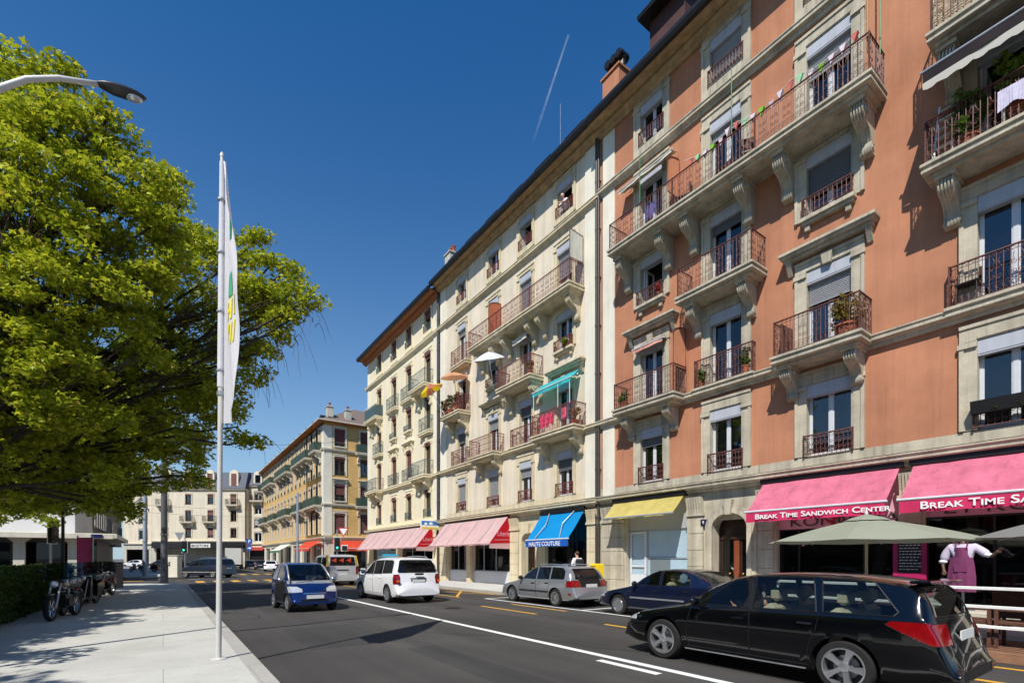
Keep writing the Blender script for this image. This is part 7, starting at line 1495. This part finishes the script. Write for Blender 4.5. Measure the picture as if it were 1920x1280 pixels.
# ------------------------------------------------------------------ restaurant terrace in the parking bay
o=thing('terrace_deck','low timber terrace deck in the parking bay before the sandwich shop','deck',(11.7,1.2,0)); mb=MB()
for i in range(14): x=-.85+.135*i; mb.box(x,x+.128,-5.6,4.4,.10,.15)
mb.build('boards',M['decking'],o); mb=MB(); mb.box(-.87,-.84,-5.6,4.4,.005,.10); mb.build('edge_board',M['decking'],o)
o=thing('terrace_railing','white three bar terrace railing along the road','railing',(10.9,1.2,.15))
for z in (.40,.72,1.02): mb=MB(); mb.bbox(-.02,.02,-5.6,4.3,z-.026,z+.026,.006); mb.build('bar',M['white'],o)
for y in (-5.5,-1.2,4.25): mb=MB(); mb.bbox(.032,.09,y-.03,y+.03,0,1.06,.006); mb.build('post',M['white'],o)
CV=cloth_mat('grey_green_canvas',(148,152,134),.12,.04); CG=cloth_mat('grey_canvas',(128,128,124),.08,.04)
parasol('large grey green terrace parasol with a vent cap, left of the aproned mannequin',(12.6,4.35,.15),2.38,2.0,.50,(0,0,R(10)),[CV],8,group='terrace parasols',pole=M['stone_pale'],cap=True)
parasol('large grey terrace parasol cut by the right picture edge',(12.6,.55,.15),2.42,2.05,.55,(0,0,R(22)),[CG],8,group='terrace parasols',pole=M['stone_pale'],cap=True)
def wicker_chair(label,loc,rz):
    o=thing('wicker_chair',label,'chair',loc,rz,'wicker terrace chairs'); mb=MB(); mb.bbox(-.26,.26,-.26,.26,.38,.45,.015); mb.build('seat',M['wicker'],o); mb=MB(); mb.prism([(.22,.40),(.28,.40),(.36,.92),(.31,.92)],-.26,.26,'x'); mb.build('backrest',M['wicker'],o)
    for s in (-1,1):
        mb=MB(); mb.bbox(min(s*.24,s*.29),max(s*.24,s*.29),-.26,.28,.62,.66,.008); mb.build('armrest',M['wicker'],o)
        for y in (-.23,.25): mb=MB(); mb.bbox(s*.265-.025,s*.265+.025,y-.025,y+.025,0,.62,.005); mb.build('leg',M['wicker'],o)
    return o
def cafe_table(label,loc):
    o=thing('cafe_table',label,'table',loc,0,'terrace tables'); mb=MB(); mb.bbox(-.36,.36,-.36,.36,.71,.745,.008); mb.build('tabletop',pm('grey_table_top',(118,114,106),.5,var=.08),o) if False else mb.build('tabletop',M['stone_grey'],o); mb=MB(); mb.tube([(0,0,.02),(0,0,.71)],.035,8); mb.build('stem',M['black'],o); mb=MB(); mb.lathe([(.24,0),(.24,.02),(.04,.05)],(0,0,0),'z',14); mb.build('foot',M['black'],o)
for y,l in ((3.1,'cafe table behind the railing under the left terrace parasol'),(1.1,'cafe table behind the railing under the right terrace parasol'),(-.9,'cafe table at the picture edge end of the terrace')): cafe_table(l,(11.75,y,.15))
for i,(x,y,rz,l) in enumerate(((11.75,3.85,180,'wicker chair at the far side of the left terrace table'),(11.75,2.4,0,'wicker chair turned towards the left terrace table'),(11.75,1.85,180,'wicker chair between the two terrace tables facing the right one'),(11.75,.4,0,'wicker chair on the near side of the right terrace table'),(11.75,-.2,180,'wicker chair at the picture edge, far side of the last table'),(13.6,2.2,90,'wicker chair on the pavement behind the terrace'))): wicker_chair(l,(x,y,.15 if x<12 else .12),R(rz))
o=thing('menu_board','magenta framed chalkboard menu on the pier beside the aproned mannequin','menu board',(XF-.12,4.62,1.0)); mb=MB(); mb.bbox(-.06,.0,-.36,.36,0,1.42,.01); mb.build('frame',M['magenta'],o); mb=MB(); mb.box(-.075,-.062,-.25,.25,1.10,1.24); mb.build('header',M['blindbox'],o); mb=MB(); mb.box(-.075,-.062,-.25,.25,.28,1.08)
for k in range(9):
    y=.21
    while y>-.20: w=rnd.uniform(.03,.09); mb.box(-.080,-.074,y-w,y,1.0-.08*k,1.0-.08*k+.022,1); y-=w+.025
mb.build('chalkboard',[M['black'],pm('chalk',(214,214,206),.9,var=.1)],o)
o=thing('doorstep','raised stone doorstep under the aproned mannequin','step',(XF-.62,3.35,.12)); mb=MB(); mb.bbox(-.55,.58,-.8,.95,0,.30,.02); mb.build('slab',M['stone_grey'],o)
# ------------------------------------------------------------------ people (local frame: facing -Y, feet at z=0)
def skin(name,V,E,r,mat,parent,root=0,sub=2):
    me=bpy.data.meshes.new(name); me.from_pydata([tuple(v) for v in V],E,[]); ob=link(name,me)
    md=ob.modifiers.new('s','SKIN'); md.use_smooth_shade=True
    for i,x in enumerate(me.skin_vertices[0].data): x.radius=r[i] if isinstance(r[i],tuple) else (r[i],r[i]); x.use_root=(i==root)
    s=ob.modifiers.new('d','SUBSURF'); s.levels=sub; s.render_levels=sub
    m=bpy.data.meshes.new_from_object(ob.evaluated_get(bpy.context.evaluated_depsgraph_get())); m.materials.clear(); m.materials.append(mat); m.name=name
    bpy.data.objects.remove(ob); bpy.data.meshes.remove(me); return link(name,m,parent)
BASE=dict(pelvis=(0,0,.96),waist=(0,-.01,1.10),chest=(0,-.01,1.30),neck0=(0,.0,1.46),neck1=(0,-.015,1.53),jaw=(0,-.045,1.585),face=(0,-.035,1.65),crown=(0,-.02,1.72),
  sh=(.175,.0,1.42),el=(.22,.02,1.14),wr=(.235,-.06,.90),palm=(.24,-.08,.83),hip=(.095,0,.90),kn=(.105,-.02,.50),an=(.105,.02,.09),toe=(.115,-.15,.035))
def person(label,loc,rz,pose,clothes,skin_m,hair_m,hair='short',scale=1.0,hair_h=1.0):
    """pose overrides joints; names ending in L/R for one side"""
    o=thing('person',label,'person',loc,rz); o.scale=(scale,)*3; J={}
    for k,v in BASE.items():
        if k in('sh','el','wr','palm','hip','kn','an','toe'):
            J[k+'L']=Vector(v); J[k+'R']=Vector((-v[0],v[1],v[2]))
        else: J[k]=Vector(v)
    for k,v in pose.items(): J[k]=Vector(v)
    V=[];Rr=[];E=[];I={}
    def add(k,r,par=None,p=None):
        I[k]=len(V); V.append(J[k] if p is None else p); Rr.append(r)
        if par: E.append((I[par],I[k]))
    add('pelvis',(.15,.11)); add('waist',(.135,.10),'pelvis'); add('chest',(.16,.11),'waist'); add('neck0',(.075,.07),'chest'); add('neck1',.052,'neck0'); add('jaw',(.062,.07),'neck1'); add('face',(.074,.092),'jaw'); add('crown',(.062,.075),'face')
    f=(J['face']-J['neck1']); fw=Vector((0,-1,0)) if 'fwd' not in pose else Vector(pose['fwd'])
    add('nose',.014,'face',J['face']*.6+J['jaw']*.4+fw*.10)
    for s in 'LR':
        sx=1 if s=='L' else -1
        add('sh'+s,.062,'chest'); add('el'+s,.045,'sh'+s); add('wr'+s,.030,'el'+s); add('palm'+s,(.040,.020),'wr'+s)
        d=(J['palm'+s]-J['wr'+s]).normalized(); side=d.cross(Vector((0,1,0)) if abs(d.y)<.8 else Vector((0,0,1))).normalized(); nrm=side.cross(d)
        for q,(w,l) in enumerate(((-.030,.07),(-.010,.085),(.010,.08),(.030,.062))):
            a=J['palm'+s]+d*.035+side*w; add('f%d'%q+s,.010,'palm'+s,a); add('g%d'%q+s,.009,'f%d'%q+s,a+d*l*.55+nrm*.006); add('h%d'%q+s,.0075,'g%d'%q+s,a+d*l*.85+nrm*.025*sx)
        add('t0'+s,.012,'palm'+s,J['palm'+s]-side*.038-d*.01); add('t1'+s,.009,'t0'+s,J['palm'+s]-side*.062+d*.03)
        add('hip'+s,.092,'pelvis'); add('kn'+s,.060,'hip'+s); add('an'+s,.040,'kn'+s); add('toe'+s,(.042,.028),'an'+s)
    skin('body',V,E,Rr,skin_m,o)
    def shell(name,chain,mat,k):
        VV=[];RR=[];EE=[]; ids={}
        for a,b_,ra,rb in chain:
            for n,r in ((a,ra),(b_,rb)):
                if n not in ids: ids[n]=len(VV); VV.append(J[n] if isinstance(n,str) and n in J else Vector(n)); RR.append(tuple(x*k for x in r) if isinstance(r,tuple) else r*k)
            EE.append((ids[a],ids[b_]))
        return skin(name,VV,EE,RR,mat,o)
    up=[('pelvis','waist',(.17,.13),(.155,.118)),('waist','chest',(.155,.118),(.18,.128)),('chest','neck0',(.18,.128),(.085,.08))]
    for s in 'LR':
        up+=[('chest','sh'+s,(.18,.128),.078),('sh'+s,'el'+s,.078,.060)]
        if clothes.get('sleeve','short')=='long': up+=[('el'+s,'wr'+s,.060,.042)]
    shell('shirt',up,clothes['top'],1.0)
    lo=[('pelvis','waist',(.165,.128),(.15,.115))]
    for s in 'LR': lo+=[('pelvis','hip'+s,(.165,.128),.105),('hip'+s,'kn'+s,.105,.076),('kn'+s,'an'+s,.076,.056)]
    shell('trousers',lo,clothes['legs'],1.0)
    for s in 'LR': a,t=J['an'+s],J['toe'+s]; shell('shoe',[('an'+s,'toe'+s,.052,.050)],clothes.get('shoes',M['cloth_black']),1.0)
    fx=J['face']; cr=J['crown']; mb=MB(); back=-fw*.022
    c=fx*.45+cr*.55+back
    mb.blob(tuple(c),(.083,.098,.082),14,8,jit=.03)
    if hair=='long': mb.blob(tuple(fx+back*2.6-Vector((0,0,.05))),(.085,.07,.13),12,7,jit=.04)
    mb.build('hair',hair_m,o,smooth=True)
    fr=fx*.75+cr*.25-Vector((0,0,.012)); sd=Vector((1,0,0)) if abs(fw.x)<.5 else Vector((0,1,0))
    for s in (-1,1): mb=MB(); mb.blob(tuple(fr+fw*.083+sd*s*.03-Vector((0,0,.02))),.011,8,5); mb.build('eye',M['black'],o,smooth=True); mb=MB(); mb.blob(tuple(fx+sd*s*.077),(.012,.022,.032),8,5); mb.build('ear',skin_m,o,smooth=True)
    mb=MB(); mb.blob(tuple(J['jaw']+fw*.078+Vector((0,0,.002))),(.024,.006,.007) if abs(fw.x)<.5 else (.006,.024,.007),8,5); mb.build('mouth',M['door_red'],o,smooth=True)
    return o,J
# headless shop mannequin in shirt and apron standing in the doorway
w=thing('mannequin','headless shop mannequin in a lilac white shirt and purple apron at the doorway','mannequin',(XF-.72,3.42,.42),R(-90)); w.scale=(1.07,)*3
def limb(name,V,r,mat,E=None): return skin(name,[Vector(v) for v in V],E or [(i,i+1) for i in range(len(V)-1)],r,mat,w)
limb('torso',[(0,0,.92),(0,-.01,1.12),(0,-.01,1.30),(0,0,1.45),(0,-.01,1.56)],[(.16,.12),(.15,.11),(.17,.12),(.07,.065),.052],M['skin_dark'])
limb('shirt',[(0,0,.98),(0,-.01,1.14),(0,-.01,1.32),(0,0,1.46),(.205,0,1.41),(.34,-.02,1.30),(.43,-.06,1.22),(-.205,0,1.41),(-.30,.02,1.24),(-.345,.02,1.08)],[(.175,.135),(.165,.13),(.195,.135),(.09,.085),.092,.098,.085,.092,.098,.09],M['shirt_lilac'],[(0,1),(1,2),(2,3),(2,4),(4,5),(5,6),(2,7),(7,8),(8,9)])
for s_,P in ((1,[(.40,-.05,1.24),(.50,-.11,1.21),(.56,-.15,1.27)]),(-1,[(-.345,.02,1.12),(-.345,-.02,1.0),(-.31,-.10,.90)])):
    d=Vector(P[2])-Vector(P[1]); d.normalize(); sd=d.cross(Vector((0,1,0))).normalized(); V=list(map(Vector,P))+[Vector(P[2])+d*.06]; r=[.045,.036,.028,(.036,.02)]; E=[(0,1),(1,2),(2,3)]
    for q,(o_,l) in enumerate(((-.028,.06),(-.010,.078),(.010,.074),(.028,.055),(-.05,.01))):
        V+=[V[3]+sd*o_+d*.02,V[3]+sd*o_*1.1+d*(.02+l)]; r+=[.010,.008]; n=len(V); E+=[(3,n-2),(n-2,n-1)]
    limb('arm',V,r,M['skin_dark'],E)
    c=Vector(P[0])*.7+Vector(P[1])*.3; mb=MB(); mb.blob(tuple(c),(.082,.082,.05),12,6); mb.build('rolled_cuff',M['shirt_white'],w,smooth=True)
mb=MB(); mb.tube([(0,.0,.0),(0,0,.95)],.025,10); mb.lathe([(.2,0),(.2,.015),(.04,.04)],(0,0,0),'z',18); mb.build('stand',M['steel'],w)
mb=MB(); n=14
for z0,z1,w0,w1,d0,d1 in ((.42,.75,.25,.245,.19,.18),(.75,1.0,.245,.22,.18,.165),(1.0,1.18,.22,.19,.165,.160),(1.18,1.40,.13,.10,.162,.165)):
    for i in range(n):
        f=lambda t,w_,d,z:((-1+2*t)*w_,-d*math.cos((t-.5)*1.9)-.014+(.016*(1.2-z))*math.sin(t*24),z); mb.poly([f(i/n,w0,d0,z0),f((i+1)/n,w0,d0,z0),f((i+1)/n,w1,d1,z1),f(i/n,w1,d1,z1)])
mb.build('apron',M['apron'],w,smooth=True)
for s_ in (-1,1): mb=MB(); mb.tube([(s_*.09,-.16,1.38),(s_*.10,-.10,1.49),(s_*.07,.05,1.53)],.014,4); mb.build('apron_strap',M['apron'],w)
mb=MB(); mb.box(-.11,.11,-.20,-.19,.86,1.02); mb.build('apron_pocket',M['apron'],w)
# passer-by with a backpack, walking away
w,J=person('young man in a white shirt with a dark backpack walking behind the silver estate',(15.05,16.25,.12),R(172),dict(anL=(.10,.20,.14),knL=(.10,.06,.50),toeL=(.11,.06,.05),knR=(-.10,-.14,.52),anR=(-.10,-.22,.09),toeR=(-.11,-.38,.05),elL=(.24,-.05,1.14),wrL=(.22,-.22,.98),palmL=(.21,-.28,.95)),dict(top=M['shirt_white'],legs=M['denim'],sleeve='short'),M['skin'],M['hair_brown'],scale=1.06)
mb=MB(); mb.bbox(-.15,.17,.10,.27,1.02,1.44,.06); mb.build('backpack',M['cloth_black'],w)
for s in (-1,1): mb=MB(); mb.tube([(s*.11,.12,1.42),(s*.12,-.06,1.47),(s*.13,-.14,1.32),(s*.15,.02,1.12),(s*.13,.12,1.08)],.018,4); mb.build('backpack_strap',M['cloth_black'],w)
# man leaning out of the top window
person('grey haired man in a white shirt leaning out of a top floor window',(XF+.36,18.75,18.22),R(-90),dict(chest=(0,-.20,1.27),neck0=(0,-.30,1.40),neck1=(0,-.34,1.45),jaw=(0,-.40,1.48),face=(0,-.41,1.55),crown=(0,-.39,1.62),waist=(0,-.07,1.1),shL=(.17,-.24,1.36),shR=(-.17,-.24,1.36),elL=(.25,-.42,1.13),wrL=(.10,-.58,1.12),palmL=(.04,-.60,1.12),elR=(-.25,-.42,1.13),wrR=(-.10,-.58,1.12),palmR=(-.04,-.60,1.11)),dict(top=M['shirt_white'],legs=M['denim']),M['skin'],M['hair_grey'],scale=1.04)
SIT=dict(pelvis=(0,.0,.30),waist=(0,.07,.44),chest=(0,.12,.64),neck0=(0,.14,.80),neck1=(0,.13,.87),jaw=(0,.09,.92),face=(0,.095,.985),crown=(0,.11,1.055),shL=(.175,.13,.76),shR=(-.175,.13,.76),elL=(.23,-.06,.56),wrL=(.15,-.30,.62),palmL=(.12,-.36,.66),elR=(-.23,-.06,.56),wrR=(-.15,-.30,.62),palmR=(-.12,-.36,.66),hipL=(.095,-.04,.28),hipR=(-.095,-.04,.28),knL=(.12,-.44,.36),knR=(-.12,-.44,.36),anL=(.12,-.62,.05),anR=(-.12,-.62,.05),toeL=(.12,-.76,.04),toeR=(-.12,-.76,.04))
person('driver in dark clothes at the wheel of the black estate',(7.62-.38,3.86-.02,.28),R(180),SIT,dict(top=M['cloth_black'],legs=M['denim'],sleeve='long'),M['skin'],M['hair_brown'],'long')
person('driver in a dark top behind the windscreen of the tiny blue car',(3.80+.34,17.35-.02,.34),R(4),SIT,dict(top=M['denim'],legs=M['cloth_black'],sleeve='long'),M['skin'],M['hair_brown'])
